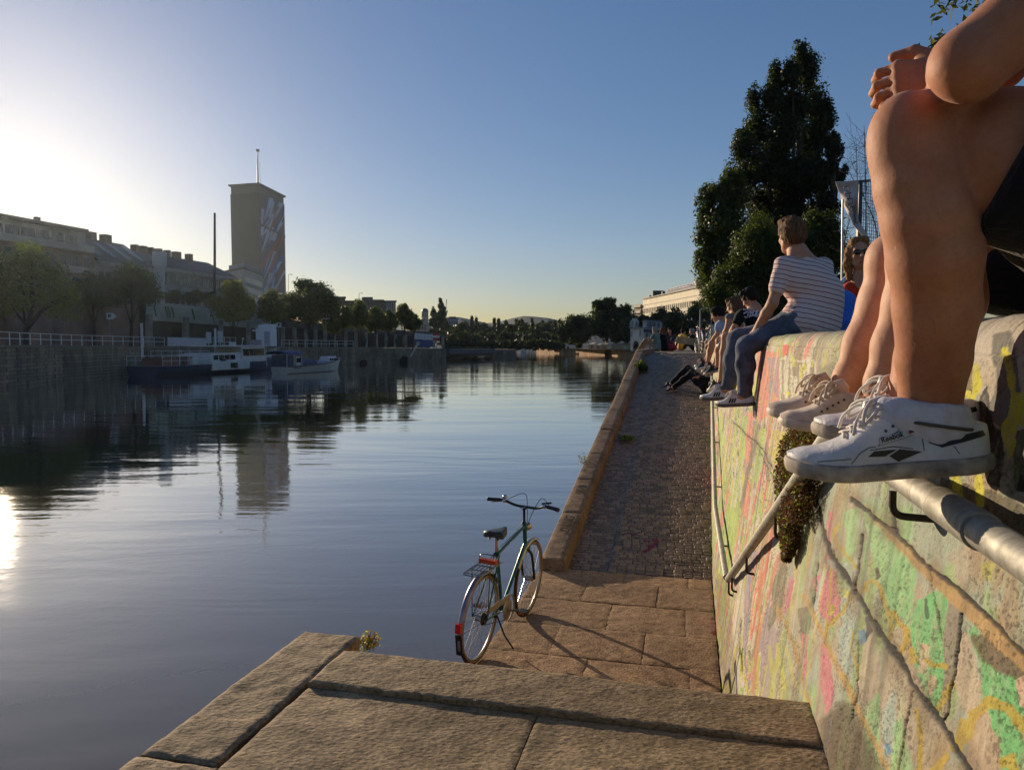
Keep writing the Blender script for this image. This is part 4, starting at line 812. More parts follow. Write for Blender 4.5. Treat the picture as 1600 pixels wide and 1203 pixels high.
# ------------------------------------------------------------------ the other people
WALLG = 'people sitting along the graffiti wall'
def figure(label, base, J, skin, hairm, top, bottom, res=.014, group=None, sleeve=.5, leg=1.0, shoem=None, solem=None, shoe_style='trainer', hair_long=0, lean=None, bulk=1.0, top_mat2=None, face_s=1.0, noise=.012):
    """J: pelvis, neck, head, face (direction), sh(L,R), el, wr, kn, an, toe as world points"""
    t = thing('person', label, 'person', tuple(base), group); b = Body(); V = lambda k: [Vector(p) for p in J[k]]
    pel, neck, head, face = Vector(J['pelvis']), Vector(J['neck']), Vector(J['head']), Vector(J['face'])
    sh, el, wr, kn, an, toe = V('sh'), V('el'), V('wr'), V('kn'), V('an'), V('toe'); hip = [pel + (sh[i] - (sh[0] + sh[1]) / 2) * .55 + (kn[i] - pel).normalized() * .04 for i in (0, 1)]
    mid = (sh[0] + sh[1]) / 2; wd = (sh[0] - sh[1]).normalized(); ax = (mid - pel).normalized(); back = ax.cross(wd); Mt = frame_of(ax, back); L = (mid - pel).length
    spine = pel.lerp(mid, .5) + Vector(J.get('bend', (0, 0, 0)))
    def torso(B, o, k=.06):
        B.cone(hip[0], hip[1], .105 * bulk + o, .105 * bulk + o, k); B.ell(pel.lerp(spine, .6), (.105 * bulk + o, .15 * bulk + o, .15), Mt, k); B.chain([pel, spine, mid - ax * .12], [.115 * bulk + o, .112 * bulk + o, .115 * bulk + o], k)
        B.ell(mid - ax * .13, (.105 * bulk + o, .165 * bulk + o, .16), Mt, k); B.cone(sh[0] - ax * .01, sh[1] - ax * .01, .056 + o, .056 + o, k); B.cone(mid - ax * .02, neck, .075 + o * .5, .056 + o * .3, .03)
    torso(b, 0); b.cone(mid, neck, .08, .056, .05); b.cone(sh[0].lerp(mid, .4), neck, .045, .04, .05); b.cone(sh[1].lerp(mid, .4), neck, .045, .04, .05); b.cone(neck, head - (head - neck) * .1, .052, .05, .02)
    P, Mh = head_sdf(b, head, J.get('up', head - neck), face, face_s)
    ex = []
    for i in (0, 1):
        b.chain([sh[i], el[i]], [.050, .038], .03); b.chain([el[i], el[i].lerp(wr[i], .35), wr[i]], [.038, .038, .025], .02)
        b.chain([hip[i], hip[i].lerp(kn[i], .5), kn[i]], [.09 * bulk, .078, .054], .04); b.chain([kn[i], kn[i].lerp(an[i], .35) , an[i]], [.052, .052, .034], .03); b.cone(an[i], an[i].lerp(toe[i], .35) + Vector((0, 0, -.03)), .034, .03, .02)
        hd = Body(); d = Vector(J['hd'][i]) if 'hd' in J else (wr[i] - el[i]); hand(hd, wr[i], d, Vector(J['hn'][i]) if 'hn' in J else Vector((0, 0, -1)), .95, J.get('curl', .45), 1 if i else -1, .1, .006); ex.append((hd, min(.0055, res * .5)))
    b.build('body', skin, t, res, extra=ex if res < .02 else ex[:0])
    if hairm: short_hair(P, Mh, face_s, hairm, t, hair_long, min(res, .012), 1.03)
    if top:
        g = Body(); torso(g, .014)
        for i in (0, 1):
            if sleeve > 0: g.cone(sh[i], sh[i].lerp(el[i], sleeve), .066, .063 if sleeve < .7 else .052, .03)
            if sleeve > .7: g.cone(el[i], el[i].lerp(wr[i], .9), .052, .04, .03)
        g.chain([pel, pel.lerp(spine, .7)], [.136 * bulk, .13 * bulk], .04); g.cone(hip[0].lerp(pel, .3) + ax * .02, hip[1].lerp(pel, .3) + ax * .02, .124 * bulk, .124 * bulk, .04); nn = ((neck - mid).normalized() + ax).normalized(); g.half(mid + nn * max(.115, .85 * (neck - mid).length), nn, .02)
        o = g.build('shirt', top, t, res * .9, noise=noise, nf=13)
    if bottom:
        g = Body(); g.cone(hip[0], hip[1], .11 * bulk, .11 * bulk, .04)
        for i in (0, 1):
            g.chain([hip[i], hip[i].lerp(kn[i], .5), hip[i].lerp(kn[i], min(leg, .99) if leg < 1 else 1)], [.112 * bulk, .092, .084 if leg < 1 else .068], .04)
            if leg >= 1: g.chain([kn[i], kn[i].lerp(an[i], .4), an[i].lerp(kn[i], .06)], [.066, .066, .056], .04)
        g.build('trousers' if leg >= 1 else 'shorts', bottom, t, res, noise=noise * 1.3, nf=15)
    if shoem:
        for i in (0, 1):
            d = (toe[i] - an[i]); d.z = d.z + (an[i] - toe[i]).z * J.get('flat', .6); d.normalize(); heel = an[i] - d * .075 + Vector((0, 0, -.085)); u = Vector((0, 0, 1)) - an[i].normalized() * 0
            s_ = Shoe(heel, d, u, .285, .10, shoe_style); s_.make(t, shoem, solem or rubber, lacem); J.setdefault('shoes', []).append(s_)
    return t, P, Mh, Mt, J
def stripes_mat():
    n = NT('striped_jersey'); v = n.coord('Object'); at = n.new('ShaderNodeSeparateXYZ'); n.link(v, at.inputs[0])
    # stripes run round the body: a gently tilted height
    h = n.math('ADD', n.math('MULTIPLY', at.outputs[2], 1.0), n.math('MULTIPLY', at.outputs[0], .22)); h = n.math('ADD', h, n.math('MULTIPLY', n.noise(v, 5, 2), .02))
    f = n.math('FRACT', n.math('MULTIPLY', h, 1 / .036)); c = n.ramp(f, [(0, (.26, .045, .05)), (.12, (.26, .045, .05)), (.17, (.70, .55, .52)), (.97, (.74, .58, .55)), (1.0, (.26, .045, .05))])
    n.base(c); n.b.inputs['Roughness'].default_value = .9; n.b.inputs['Specular IOR Level'].default_value = .1; n.bump(n.noise(v, 14, 4, .6, 1.2), .5, .03); return n.mat
jeans = cloth_mat('blue_denim', (.09, .11, .155), .45, (1, 1, .4), .7, 11); dark_denim = cloth_mat('dark_denim', (.03, .04, .07), .3)
# striped man on the wall, back to us
sS = 5.86; a_ = lambda x, y, ds=0: atS(x, y, sS + ds)
J = dict(pelvis=a_(1273, 502), neck=a_(1246, 393, .02), head=a_(1236, 368, .05), face=(-.22, .97, 0), up=(-.08, .0, 1), sh=[a_(1225, 413, -.06), a_(1285, 417, .14)], el=[a_(1207, 474, -.16), a_(1262, 470, .3)], wr=[a_(1180, 518, -.06), a_(1225, 505, .25)],
         kn=[a_(1166, 540, -.10), a_(1151, 530, .14)], an=[a_(1163, 617, -.12), a_(1137, 608, .16)], toe=[a_(1118, 634, -.06), a_(1092, 622, .2)], bend=(.075, -.01, .0), flat=.8)
sm, P, Mh, Mt, J = figure('man in a red striped white t-shirt and blue jeans sitting with his back turned', W(sS, .85, WTOP), J, SK2, HB, stripes_mat(), jeans, .0105, WALLG, .62, 1.0, leather, M_('worn_sole', (.12, .10, .085), .7), bulk=1.22, face_s=1.04)
for s_ in J['shoes']:
    sg = 1 if s_.Y.y < 0 else -1
    for x0 in (.118, .135, .152): s_.decal([[(x0, .062), (x0 + .011, .066), (x0 + .026, .034), (x0 + .014, .031)]], sg, blackm, 'stripes', .0012, .004)
# black t-shirt with white script on the back
s2 = 9.75; a_ = lambda x, y, ds=0: atS(x, y, s2 + ds)
J = dict(pelvis=a_(1188, 530), neck=a_(1180, 481), head=a_(1171, 466, .03), face=(-.7, .7, -.05), sh=[a_(1158, 492, -.1), a_(1198, 489, .2)], el=[a_(1147, 513, -.2), a_(1190, 515, .3)], wr=[a_(1147, 528, -.05), a_(1160, 528, .3)],
         kn=[a_(1134, 527, -.1), a_(1150, 511, .2)], an=[a_(1126, 594, -.12), a_(1139, 530, .1)], toe=[a_(1114, 610, -.05), a_(1120, 540, .25)], bend=(.06, 0, 0))
t, P, Mh, Mt, J = figure('person in a black t-shirt with white script across the back', W(s2, .85, WTOP), J, SK2, HD, cloth_mat('black_tee', (.012, .012, .013)), cloth_mat('grey_shorts', (.2, .18, .15)), .014, WALLG, .55, .6, blackm, rubber)
mb = MB(); c0 = a_(1178, 489, -.28); xa = (a_(1198, 487, -.05) - a_(1160, 491, -.42)).normalized(); za = Vector((0, 0, 1))
shirt = [o for o in t.children if o.name.startswith('shirt')][0]; bv = BVHTree.FromPolygons([t.matrix_basis @ v.co for v in shirt.data.vertices], [tuple(p.vertices) for p in shirt.data.polygons])
def on_shirt(px, py):
    d = ray(px, py); r_ = bv.ray_cast(cam.location, d); return (r_[0] - d.normalized() * .006) if r_[0] else None
for st in ([(1162, 484), (1170, 482), (1179, 482), (1187, 480)], [(1170, 477), (1169, 489), (1167, 496), (1163, 495)], [(1174, 478), (1173, 488), (1171, 496)], [(1162, 490), (1168, 487), (1174, 489), (1178, 486)], [(1178, 484), (1176, 491), (1180, 492), (1182, 485)], [(1184, 485), (1182, 491), (1185, 492), (1188, 486)], [(1190, 482), (1187, 487), (1190, 490), (1186, 493)], [(1170, 495), (1176, 493), (1184, 495)]):
    L = [on_shirt(*p.to_tuple()) for p in [Vector((x, y)) for x, y in st]]; L = [p for p in L if p]
    if len(L) > 1: mb.tube(sp(L, 4), .009, 6)
if mb.v: mb.build('back_script', M_('white_print', (.6, .6, .68), .7), t)
# long haired woman in a tank top
s3 = 11.2; a_ = lambda x, y, ds=0: atS(x, y, s3 + ds)
J = dict(pelvis=a_(1162, 532), neck=a_(1150, 488), head=a_(1146, 478, .05), face=(-.8, .4, -.35), sh=[a_(1140, 496, -.12), a_(1162, 494, .2)], el=[a_(1136, 514, -.2), a_(1152, 512, .3)], wr=[a_(1128, 528, -.1), a_(1134, 526, .2)],
         kn=[a_(1124, 533, -.1), a_(1128, 530, .2)], an=[a_(1121, 572, -.1), a_(1117, 568, .2)], toe=[a_(1108, 582, -.05), a_(1104, 579, .25)], bend=(.04, 0, 0))
figure('woman with long brown hair and bare arms bent forward on the wall', W(s3, .85, WTOP), J, SK2, HB, cloth_mat('grey_top', (.16, .15, .15)), jeans, .016, WALLG, 0, .7, blackm, rubber, hair_long=.22)
s4 = 12.6; a_ = lambda x, y, ds=0: atS(x, y, s4 + ds)
J = dict(pelvis=a_(1146, 536), neck=a_(1128, 500), head=a_(1121, 492, .04), face=(-.75, .3, -.6), up=(-.35, 0, .9), sh=[a_(1124, 508, -.12), a_(1138, 506, .2)], el=[a_(1121, 522, -.2), a_(1128, 522, .3)], wr=[a_(1110, 535, -.1), a_(1112, 534, .2)],
         kn=[a_(1112, 538, -.1), a_(1114, 535, .25)], an=[a_(1106, 566, -.1), a_(1104, 562, .2)], toe=[a_(1093, 574, -.05), a_(1092, 570, .25)], bend=(.05, 0, .03))
figure('dark haired person in a pale blue top hunched forward, looking down', W(s4, .85, WTOP), J, SK2, HD, cloth_mat('pale_blue_top', (.35, .42, .55)), cloth_mat('light_shorts', (.5, .47, .45)), .017, WALLG, .5, .55, blackm, leather)
# reclining figure on the ramp in black trousers
rp = lambda x, y, up=0.0: (lambda d: (lambda t: Vector((d.x * t, d.y * t, CAMZ + d.z * t + up)))((ZL + up * 0 - (ZP - ZL) / (S1 - S0) * S0 - CAMZ) / (d.z - (ZP - ZL) / (S1 - S0) * (d.x * SW + d.y * CW))))(ray(x, y))
hp = rp(1104, 615, .11); 
J = dict(pelvis=hp, neck=hp + W(.15, .26, .50), head=hp + W(.17, .27, .63), face=(-.9, .3, 0), up=(.1, 0, 1), sh=[hp + W(-.03, .22, .44), hp + W(.31, .22, .44)], el=[hp + W(-.12, .08, .2), hp + W(.42, .1, .2)], wr=[hp + W(-.05, -.15, .22), hp + W(.33, -.15, .22)],
         kn=[rp(1078, 612, .36), rp(1074, 603, .40)], an=[rp(1052, 612, .09), rp(1049, 606, .09)], toe=[rp(1040, 613, .03), rp(1037, 606, .03)], flat=.7)
figure('person in black sitting on the ramp with legs stretched out below the others', toW(hp) and hp - Vector((0, 0, .11)), J, SK2, HD, black_cloth, black_cloth, .018, None, .9, 1.0, blackm, rubber)
# woman in sunglasses and red top, sitting on the terrace behind the wall, facing us
s5 = 7.0; a_ = lambda x, y, ds=0: atS(x, y, s5 + ds)
J = dict(pelvis=a_(1352, 520, .1), neck=a_(1345, 432), head=a_(1342, 396, -.01), face=(-.22, -1, -.02), up=(-.06, 0, 1), sh=[a_(1370, 452, 0), a_(1329, 452, .02)], el=[a_(1378, 505, 0), a_(1322, 510, .1)], wr=[a_(1360, 540, -.25), a_(1336, 540, -.2)],
         kn=[a_(1390, 470, -.3), a_(1335, 500, -.32)], an=[a_(1380, 540, -.42), a_(1345, 545, -.4)], toe=[a_(1360, 548, -.55), a_(1340, 550, -.5)])
rw, P, Mh, Mt, J = figure('woman in dark round sunglasses and orange red blouse facing the viewer', W(s5 + .1, 1.35, WTOP), J, SK2, None, cloth_mat('red_blouse', (.55, .05, .015)), dark_denim, .009, None, .95, 1.0, face_s=1.08)
short_hair(P, Mh, 1.08, HBL, rw, .11, .006, .97, .008, True)
gb = Body()
for q in (-1, 1): gb.ell(P(.101, q * .034, .004), (.008, .029, .024), Mh, .002)
gb.cone(P(.104, -.012, .01), P(.104, .012, .01), .003, .003, .003)
for q in (-1, 1): gb.cone(P(.096, q * .06, .008), P(.0, q * .08, .01), .003, .003, .003)
gb.build('sunglasses', M_('dark_lens', (.012, .01, .01), .15), rw, .0028)
lb = Body(); lb.ell(P(.094, 0, -.072), (.01, .024, .007), Mh, .002); lb.build('lips', M_('lip_red', (.42, .14, .11), .5), rw, .003)
# person in blue leaning behind the striped man
s6 = 6.25; a_ = lambda x, y, ds=0: atS(x - 9, y + 7, s6 + ds)
J = dict(pelvis=a_(1324, 512, -.05), neck=a_(1300, 462, .25), head=a_(1286, 460, .4), face=(-.8, .5, -.3), up=(-.5, 0, .8), sh=[a_(1312, 468, .05), a_(1300, 464, .36)], el=[a_(1330, 492, -.05), a_(1300, 490, .6)], wr=[a_(1313, 494, .12), a_(1290, 500, .5)],
         kn=[a_(1306, 508, .1), a_(1290, 506, .5)], an=[a_(1335, 520, -.2), a_(1325, 520, .2)], toe=[a_(1325, 524, -.2), a_(1315, 524, .1)], bend=(.04, 0, .07))
bl, P, Mh, Mt, J = figure('person in a bright blue shirt hunched behind the striped man, wearing a watch', W(s6 + .1, 1.3, WTOP), J, SK2, HB, cloth_mat('bright_blue_cotton', (.05, .16, .55)), cloth_mat('grey_trousers', (.30, .30, .33)), .012, None, .55, 1.0)
w0 = Vector(J['wr'][0]); e0 = Vector(J['el'][0]); d = (w0 - e0).normalized(); mb = MB(); mb.tube([w0 - d * .045, w0 - d * .015], .033, 14); mb.build('watch', ironm, bl)
# people on the ground at the top of the ramp
def sitter(label, x, y, Y, topm, hairm, facing=(-1, .3, 0), long=0, hair_bulk=1.0, sk=SK2, bottom=dark_denim, turn=0):
    g = atY(x, y, Y); g.z = ZP; f = Vector(facing).normalized(); r_ = Vector((f.y, -f.x, 0)); pl = g + Vector((0, 0, .12)); U = Vector((0, 0, 1))
    J = dict(pelvis=pl, neck=pl + U * .56 + f * .08, head=pl + U * .68 + f * .12, face=f, up=(0, 0, 1), sh=[pl + U * .5 + f * .06 - r_ * .18, pl + U * .5 + f * .06 + r_ * .18], el=[pl + U * .28 + f * .2 - r_ * .24, pl + U * .28 + f * .2 + r_ * .24], wr=[pl + U * .34 + f * .42 - r_ * .12, pl + U * .34 + f * .42 + r_ * .12],
             kn=[pl + U * .34 + f * .42 - r_ * .14, pl + U * .34 + f * .42 + r_ * .14], an=[pl + f * .72 - r_ * .12 - U * .04, pl + f * .72 + r_ * .12 - U * .04], toe=[pl + f * .9 - r_ * .12 - U * .09, pl + f * .9 + r_ * .12 - U * .09])
    return figure(label, g, J, sk, hairm, topm, bottom, .026, 'people sitting at the top of the ramp', .5, 1.0, hair_long=long)
sitter('bald man in a grey green t-shirt sitting at the ramp top by the kerb', 1027, 547, 28, cloth_mat('grey_green_tee', (.16, .22, .20)), HG, (-.8, .6, 0), bottom=cloth_mat('khaki', (.3, .22, .14)))
sitter('woman with auburn hair sitting close beside the grey green man', 1038, 546, 28.6, black_cloth, hair_mat('hair_auburn', (.16, .06, .025)), (-.5, .8, 0), .15)
sitter('dark haired person behind the red bag at the ramp top', 1047, 546, 30, cloth_mat('brown_top', (.09, .06, .05)), HD, (-.3, -.9, 0), .1)
sitter('person in a yellow shirt sitting at the ramp top beside a cardboard sheet', 1064, 546, 31, cloth_mat('yellow_tee', (.55, .34, .03)), HD, (.9, .4, 0))
sitter('person in dark clothes sitting nearest the parked bicycles', 1085, 546, 31, black_cloth, HG, (-.7, .4, 0))
mb = MB(); c = atY(1046, 541, 29.2); c.z = ZP + .14; mb.ball(c, (.30, .2, .16), 14, 8); mb.tube(sp([c + Vector((-.15, 0, .13)), c + Vector((-.05, 0, .26)), c + Vector((.1, 0, .24)), c + Vector((.16, 0, .12))]), .02, 6); bag = mb.build('bag', M_('red_fabric', (.45, .02, .03), .8), smooth=60); tag(bag, 'red bag lying at the ramp top between the sitting people', 'bag')
mb = MB(); c = atY(1075, 533, 30.5); mb.box(c, (.95, .04, .28), Matrix.Rotation(.12, 3, 'Y')); mb.bar(c + Vector((-.35, 0, -.1)), Vector((c.x - .4, c.y, ZP)), .04); mb.bar(c + Vector((.35, 0, -.1)), Vector((c.x + .4, c.y, ZP)), .04); cb = mb.build('wooden_bench', M_('pale_wood', (.5, .33, .17), .8, var=.2), bevel=.006); tag(cb, 'pale wooden board bench at the ramp top beside the yellow shirt', 'bench')
# ------------------------------------------------------------------ bicycle on the landing
def bicycle(name, label, loc, rz, group=None, simple=False, frame_col=None, lean=0.0):
    """local frame: x forward, wheels in the x-z plane, rear contact at the origin"""
    t = thing(name, label, 'bicycle', loc, group); t.rotation_euler = (lean, 0, rz); t.scale = (.955, .955, .955)
    fc = frame_col or M_('teal_frame_paint', (.015, .13, .13), .3, .3, var=.3, nscale=20); chrome = mat('chrome', (.55, .55, .55), .18, 1.0); alu = mat('dull_aluminium', (.45, .43, .40), .35, .9); tyre = mat('tyre_rubber', (.03, .025, .022), .8); wall_ = mat('tan_sidewall', (.36, .22, .11), .75)
    Rw = .342; A = Vector((0, 0, Rw)); Bw = Vector((1.05, 0, Rw)); BBk = Vector((.44, 0, .27)); ST = Vector((.275, 0, .80)); HT = Vector((.86, 0, .86)); HB_ = Vector((.905, 0, .70))
    def part(fn, nm, m, par=t, smooth=50, **k): mb = MB(); fn(mb); return mb.build(nm, m, par, smooth=smooth, local=False)
    def wheel(c, nm):
        def fn(mb): mb.tube([c + Vector((math.cos(a) * (Rw - .013), 0, math.sin(a) * (Rw - .013))) for a in np.linspace(0, 2 * math.pi, 56)[:-1]], .0145, 10, closed=True, up=(0, 1, 0))
        w = part(fn, 'wheel', tyre)
        def fn(mb):
            for y in (-.0115, .0115): mb.tube([c + Vector((math.cos(a) * (Rw - .022), y, math.sin(a) * (Rw - .022))) for a in np.linspace(0, 2 * math.pi, 56)[:-1]], .0065, 6, closed=True, up=(0, 1, 0))
        part(fn, 'sidewall', wall_, w)
        def fn(mb): mb.tube([c + Vector((math.cos(a) * (Rw - .033), 0, math.sin(a) * (Rw - .033))) for a in np.linspace(0, 2 * math.pi, 56)[:-1]], .0105, 8, closed=True, up=(0, 1, 0))
        part(fn, 'rim', alu, w)
        def fn(mb):
            for k in range(36):
                a = 2 * math.pi * k / 36; s_ = 1 if k % 2 else -1; a2 = a + (.9 if (k // 2) % 2 else -.9); mb.tube([c + Vector((math.cos(a2) * .022, s_ * .03, math.sin(a2) * .022)), c + Vector((math.cos(a) * (Rw - .035), 0, math.sin(a) * (Rw - .035)))], .0011, 4)
        part(fn, 'spokes', chrome, w)
        part(lambda mb: mb.tube([c + Vector((0, -.05, 0)), c + Vector((0, -.03, 0)), c + Vector((0, .03, 0)), c + Vector((0, .05, 0))], [.008, .024, .024, .008], 12), 'hub', alu, w)
    wheel(A, 'rear'); wheel(Bw, 'front')
    def fn(mb):
        mb.tube([BBk, ST + Vector((-.02, 0, .03))], .0145, 12); mb.tube([ST + Vector((.01, 0, -.03)), HT], .0135, 12); mb.tube([BBk, HB_], .0155, 12); mb.tube([HT + Vector((-.012, 0, .04)), HB_ + Vector((.012, 0, -.04))], .018, 12)
        for y in (-1, 1): mb.tube([A + Vector((0, y * .06, 0)), A + Vector((.12, y * .05, -.015)), BBk + Vector((-.03, y * .03, 0))], .009, 8); mb.tube([A + Vector((0, y * .06, .005)), ST + Vector((0, y * .02, -.03))], .0075, 8)
        mb.tube([BBk + Vector((0, -.035, 0)), BBk + Vector((0, .035, 0))], .02, 12)
    part(fn, 'frame', fc)
    def fn(mb):
        for y in (-1, 1): mb.tube(sp([HB_ + Vector((.005, y * .012, -.05)), HB_ + Vector((.03, y * .05, -.09)), Bw + Vector((-.07, y * .055, .17)), Bw + Vector((0, y * .055, 0))], 5), [.012] * 15 + [.009], 8)
        mb.tube([HB_ + Vector((.0, -.03, -.055)), HB_ + Vector((.0, .03, -.055))], .014, 8)
    part(fn, 'fork', mat('black_fork', (.02, .02, .022), .3, .3))
    def fender(c, a0, a1, m):
        def fn(mb):
            r_ = Rw + .018; N = 30; V_ = []
            for i in range(N):
                a = a0 + (a1 - a0) * i / (N - 1)
                for y, dr in ((-.025, -.016), (-.02, -.004), (-.008, .004), (.008, .004), (.02, -.004), (.025, -.016), (.018, -.008), (0, -.001), (-.018, -.008)): V_.append(c + Vector((math.cos(a) * (r_ + dr), y, math.sin(a) * (r_ + dr))))
            mb.add(V_, [(i * 9 + k, i * 9 + (k + 1) % 9, (i + 1) * 9 + (k + 1) % 9, (i + 1) * 9 + k) for i in range(N - 1) for k in range(9)])
            for y in (-1, 1):
                for a in (a0 + (a1 - a0) * .3, a0 + (a1 - a0) * .85): mb.tube([c + Vector((0, y * .052, 0)), c + Vector((math.cos(a) * r_, y * .024, math.sin(a) * r_))], .0022, 5)
        return part(fn, 'mudguard', m)
    mgm = M_('grey_blue_mudguard', (.28, .28, .36), .35, .6, var=.25, nscale=8); rf = fender(A, R(30), R(205), mgm); fender(Bw, R(60), R(195) if False else R(150), alu)
    part(lambda mb: mb.box(A + Vector((-.372, 0, .055)), (.03, .042, .068)), 'reflector', M_('red_reflector', (.65, .02, .015), .25), rf, smooth=False)
    part(lambda mb: mb.bar(A + Vector((-.368, 0, .0)), A + Vector((-.33, 0, -.16)), .052, .006), 'mud_flap', blackm, rf, smooth=False)
    def fn(mb):
        for y in (-.06, -.03, 0, .03, .06): mb.tube([Vector((.20, y, .735)), Vector((-.18, y, .735))], .004, 6)
        mb.tube(sp([Vector((.21, -.075, .735)), Vector((-.16, -.075, .735)), Vector((-.2, -.05, .735)), Vector((-.2, .05, .735)), Vector((-.16, .075, .735)), Vector((.21, .075, .735))], 4), .005, 6)
        for x in (.15, .05, -.06, -.16): mb.tube([Vector((x, -.075, .735)), Vector((x, .075, .735))], .004, 6)
        for y in (-1, 1): mb.tube([A + Vector((0, y * .066, .01)), Vector((-.03, y * .075, .735))], .005, 6); mb.tube([Vector((.2, y * .03, .735)), ST + Vector((.0, y * .02, -.02))], .005, 6)
        mb.tube(sp([Vector((.12, -.075, .74)), Vector((.12, -.07, .80)), Vector((.12, .07, .80)), Vector((.12, .075, .74))], 4), .004, 6)
    rk = part(fn, 'rear_rack', mat('dark_chrome', (.22, .22, .23), .3, .8))
    part(lambda mb: mb.box(Vector((.09, -.005, .765)), (.045, .14, .032)), 'rack_strap', M_('orange_red_strap', (.65, .07, .015), .5), rk, smooth=False)
    def fn(mb):
        P = [Vector((.10, y, z)) for y, z in ((0, 0),)]; T = np.linspace(0, 1, 14); rows = []
        for tt in T:
            x = .155 + tt * .265; hw = .075 * (1 - tt) ** .8 * (1 - .15 * tt) + .017; hw *= min(1, .55 + tt * 6); z = .945 + .018 * (1 - tt) ** 2 + .004 * math.sin(tt * 5); rows.append([Vector((x, hw * c, z + .020 * s_ - (.022 if s_ < 0 else 0) * abs(c) ** 2)) for c, s_ in ((-1, -.6), (-.95, .15), (-.7, .8), (-.35, 1), (0, .9), (.35, 1), (.7, .8), (.95, .15), (1, -.6), (.5, -1.0), (-.5, -1.0))])
        n = 11; mb.add([p for r_ in rows for p in r_], [(i * n + k, i * n + (k + 1) % n, (i + 1) * n + (k + 1) % n, (i + 1) * n + k) for i in range(13) for k in range(n)] + [tuple(range(n))[::-1], tuple(13 * n + k for k in range(n))])
    sd = part(fn, 'saddle', mat('saddle_black', (.02, .02, .022), .38))
    def fn(mb):
        mb.tube([ST + Vector((-.02, 0, 0)), Vector((.245, 0, .93))], .0125, 10)
        for y in (-1, 1): mb.tube(sp([Vector((.40, y * .012, .935)), Vector((.30, y * .022, .915)), Vector((.22, y * .03, .915)), Vector((.17, y * .04, .94))], 4), .0035, 6)
        for y in (-1, 1): mb.tube([Vector((.185 + .006 * math.cos(a * 6.28), y * .035 + .012 * math.cos(a * 6.28), .925 + .0 + (a / 4 - .5) * .035 + .012 * math.sin(a * 6.28) * 0)) for a in np.linspace(0, 4, 40)], .003, 5)
    part(fn, 'seat_post', alu, sd)
    HS = HT + Vector((-.035, 0, .155)); ph = -.0
    def fn(mb): mb.tube([HT + Vector((-.01, 0, .03)), HS + Vector((.01, 0, -.03)), HS], .0115, 10); mb.tube([HS, HS + Vector((.06, 0, .01))], .013, 8)
    stem_ = part(fn, 'stem', mat('black_fork', (.02, .02, .022)))
    hc = HS + Vector((.06, 0, .01))
    barP = [hc + Vector((-.10, -.31, .045)), hc + Vector((-.06, -.20, .045)), hc + Vector((-.01, -.10, .005)), hc, hc + Vector((-.01, .10, .005)), hc + Vector((-.06, .20, .045)), hc + Vector((-.10, .31, .045))]
    hb = part(lambda mb: mb.tube(sp(barP, 6), .0115, 10), 'handlebar', mat('black_fork', (.02, .02, .022)))
    for y in (-1, 1):
        e = hc + Vector((-.10, y * .31, .045)); d = Vector((-.35, y, 0)).normalized()
        part(lambda mb: mb.tube([e - d * .10, e - d * .098, e + d * .02, e + d * .022], [.013, .0165, .0165, .014], 12), 'grip', blackm, hb)
        part(lambda mb: (mb.tube(sp([e - d * .13 + Vector((.02, 0, 0)), e - d * .09 + Vector((.05, 0, -.02)), e + d * .0 + Vector((.045, 0, -.035))], 4), .0045, 6), mb.tube([e - d * .14, e - d * .115], .02, 10)), 'brake_lever', chrome, hb)
    part(lambda mb: mb.ball(hc + Vector((-.045, .19, .075)), (.024, .024, .018), 14, 8), 'bell', chrome, hb)
    part(lambda mb: mb.tube([hc + Vector((-.03, -.15, .055)), hc + Vector((-.03, -.235, .075))], .009, 8), 'shifter', blackm, hb)
    def fn(mb):
        mb.tube(sp([hc + Vector((.03, -.2, .03)), hc + Vector((.09, -.1, .07)), hc + Vector((.06, -.02, -.1)), HT + Vector((.05, -.01, -.05))], 6), .003, 5); mb.tube(sp([hc + Vector((.03, .2, .03)), hc + Vector((.1, .06, .09)), hc + Vector((.08, .02, -.06)), HB_ + Vector((.05, .01, .05)), HB_ + Vector((.04, 0, -.05))], 6), .003, 5)
        mb.tube(sp([hc + Vector((.0, .18, .03)), hc + Vector((.06, .04, -.06)), HT + Vector((-.1, .015, -.0)), ST + Vector((.1, .02, .0))], 6), .003, 5)
    part(fn, 'brake_cable', blackm, hb)
    part(lambda mb: (mb.ball(HT + Vector((.085, 0, -.02)), (.04, .036, .036), 14, 8), mb.tube([HT + Vector((.02, 0, -.04)), HT + Vector((.07, 0, -.03))], .006, 6)), 'headlight', M_('headlight_chrome', (.5, .42, .33), .2, .9), t)
    part(lambda mb: mb.box(HB_ + Vector((.055, 0, -.07)), (.03, .05, .05)), 'brake_caliper', chrome, t, smooth=False)
    # transmission on the right (negative y)
    def fn(mb): mb.lathe([(.0, -.006), (.03, -.006), (.085, -.003), (.09, 0), (.085, .003), (.03, .006), (0, .006)], BBk + Vector((0, -.05, 0)), 28, Matrix.Rotation(R(90), 3, 'X'))
    ch = part(fn, 'chainring', alu)
    part(lambda mb: (mb.bar(A + Vector((.03, -.052, .055)), BBk + Vector((.02, -.052, .105)), .018, .045), mb.tube(sp([BBk + Vector((.02 + .115 * math.cos(a), -.052, .115 * math.sin(a))) for a in np.linspace(R(100), R(-80), 10)], 3), .009, 6)), 'chain_guard', M_('pale_chain_guard', (.45, .40, .30), .35, .6), ch, smooth=False)
    part(lambda mb: mb.tube([A + Vector((.0, -.042, -.043)), BBk + Vector((0, -.048, -.085))], .004, 5), 'chain', blackm, ch)
    part(lambda mb: mb.lathe([(0, -.012), (.05, -.012), (.043, 0), (.034, .012), (0, .012)], A + Vector((0, -.04, 0)), 18, Matrix.Rotation(R(90), 3, 'X')), 'sprocket', blackm, ch)
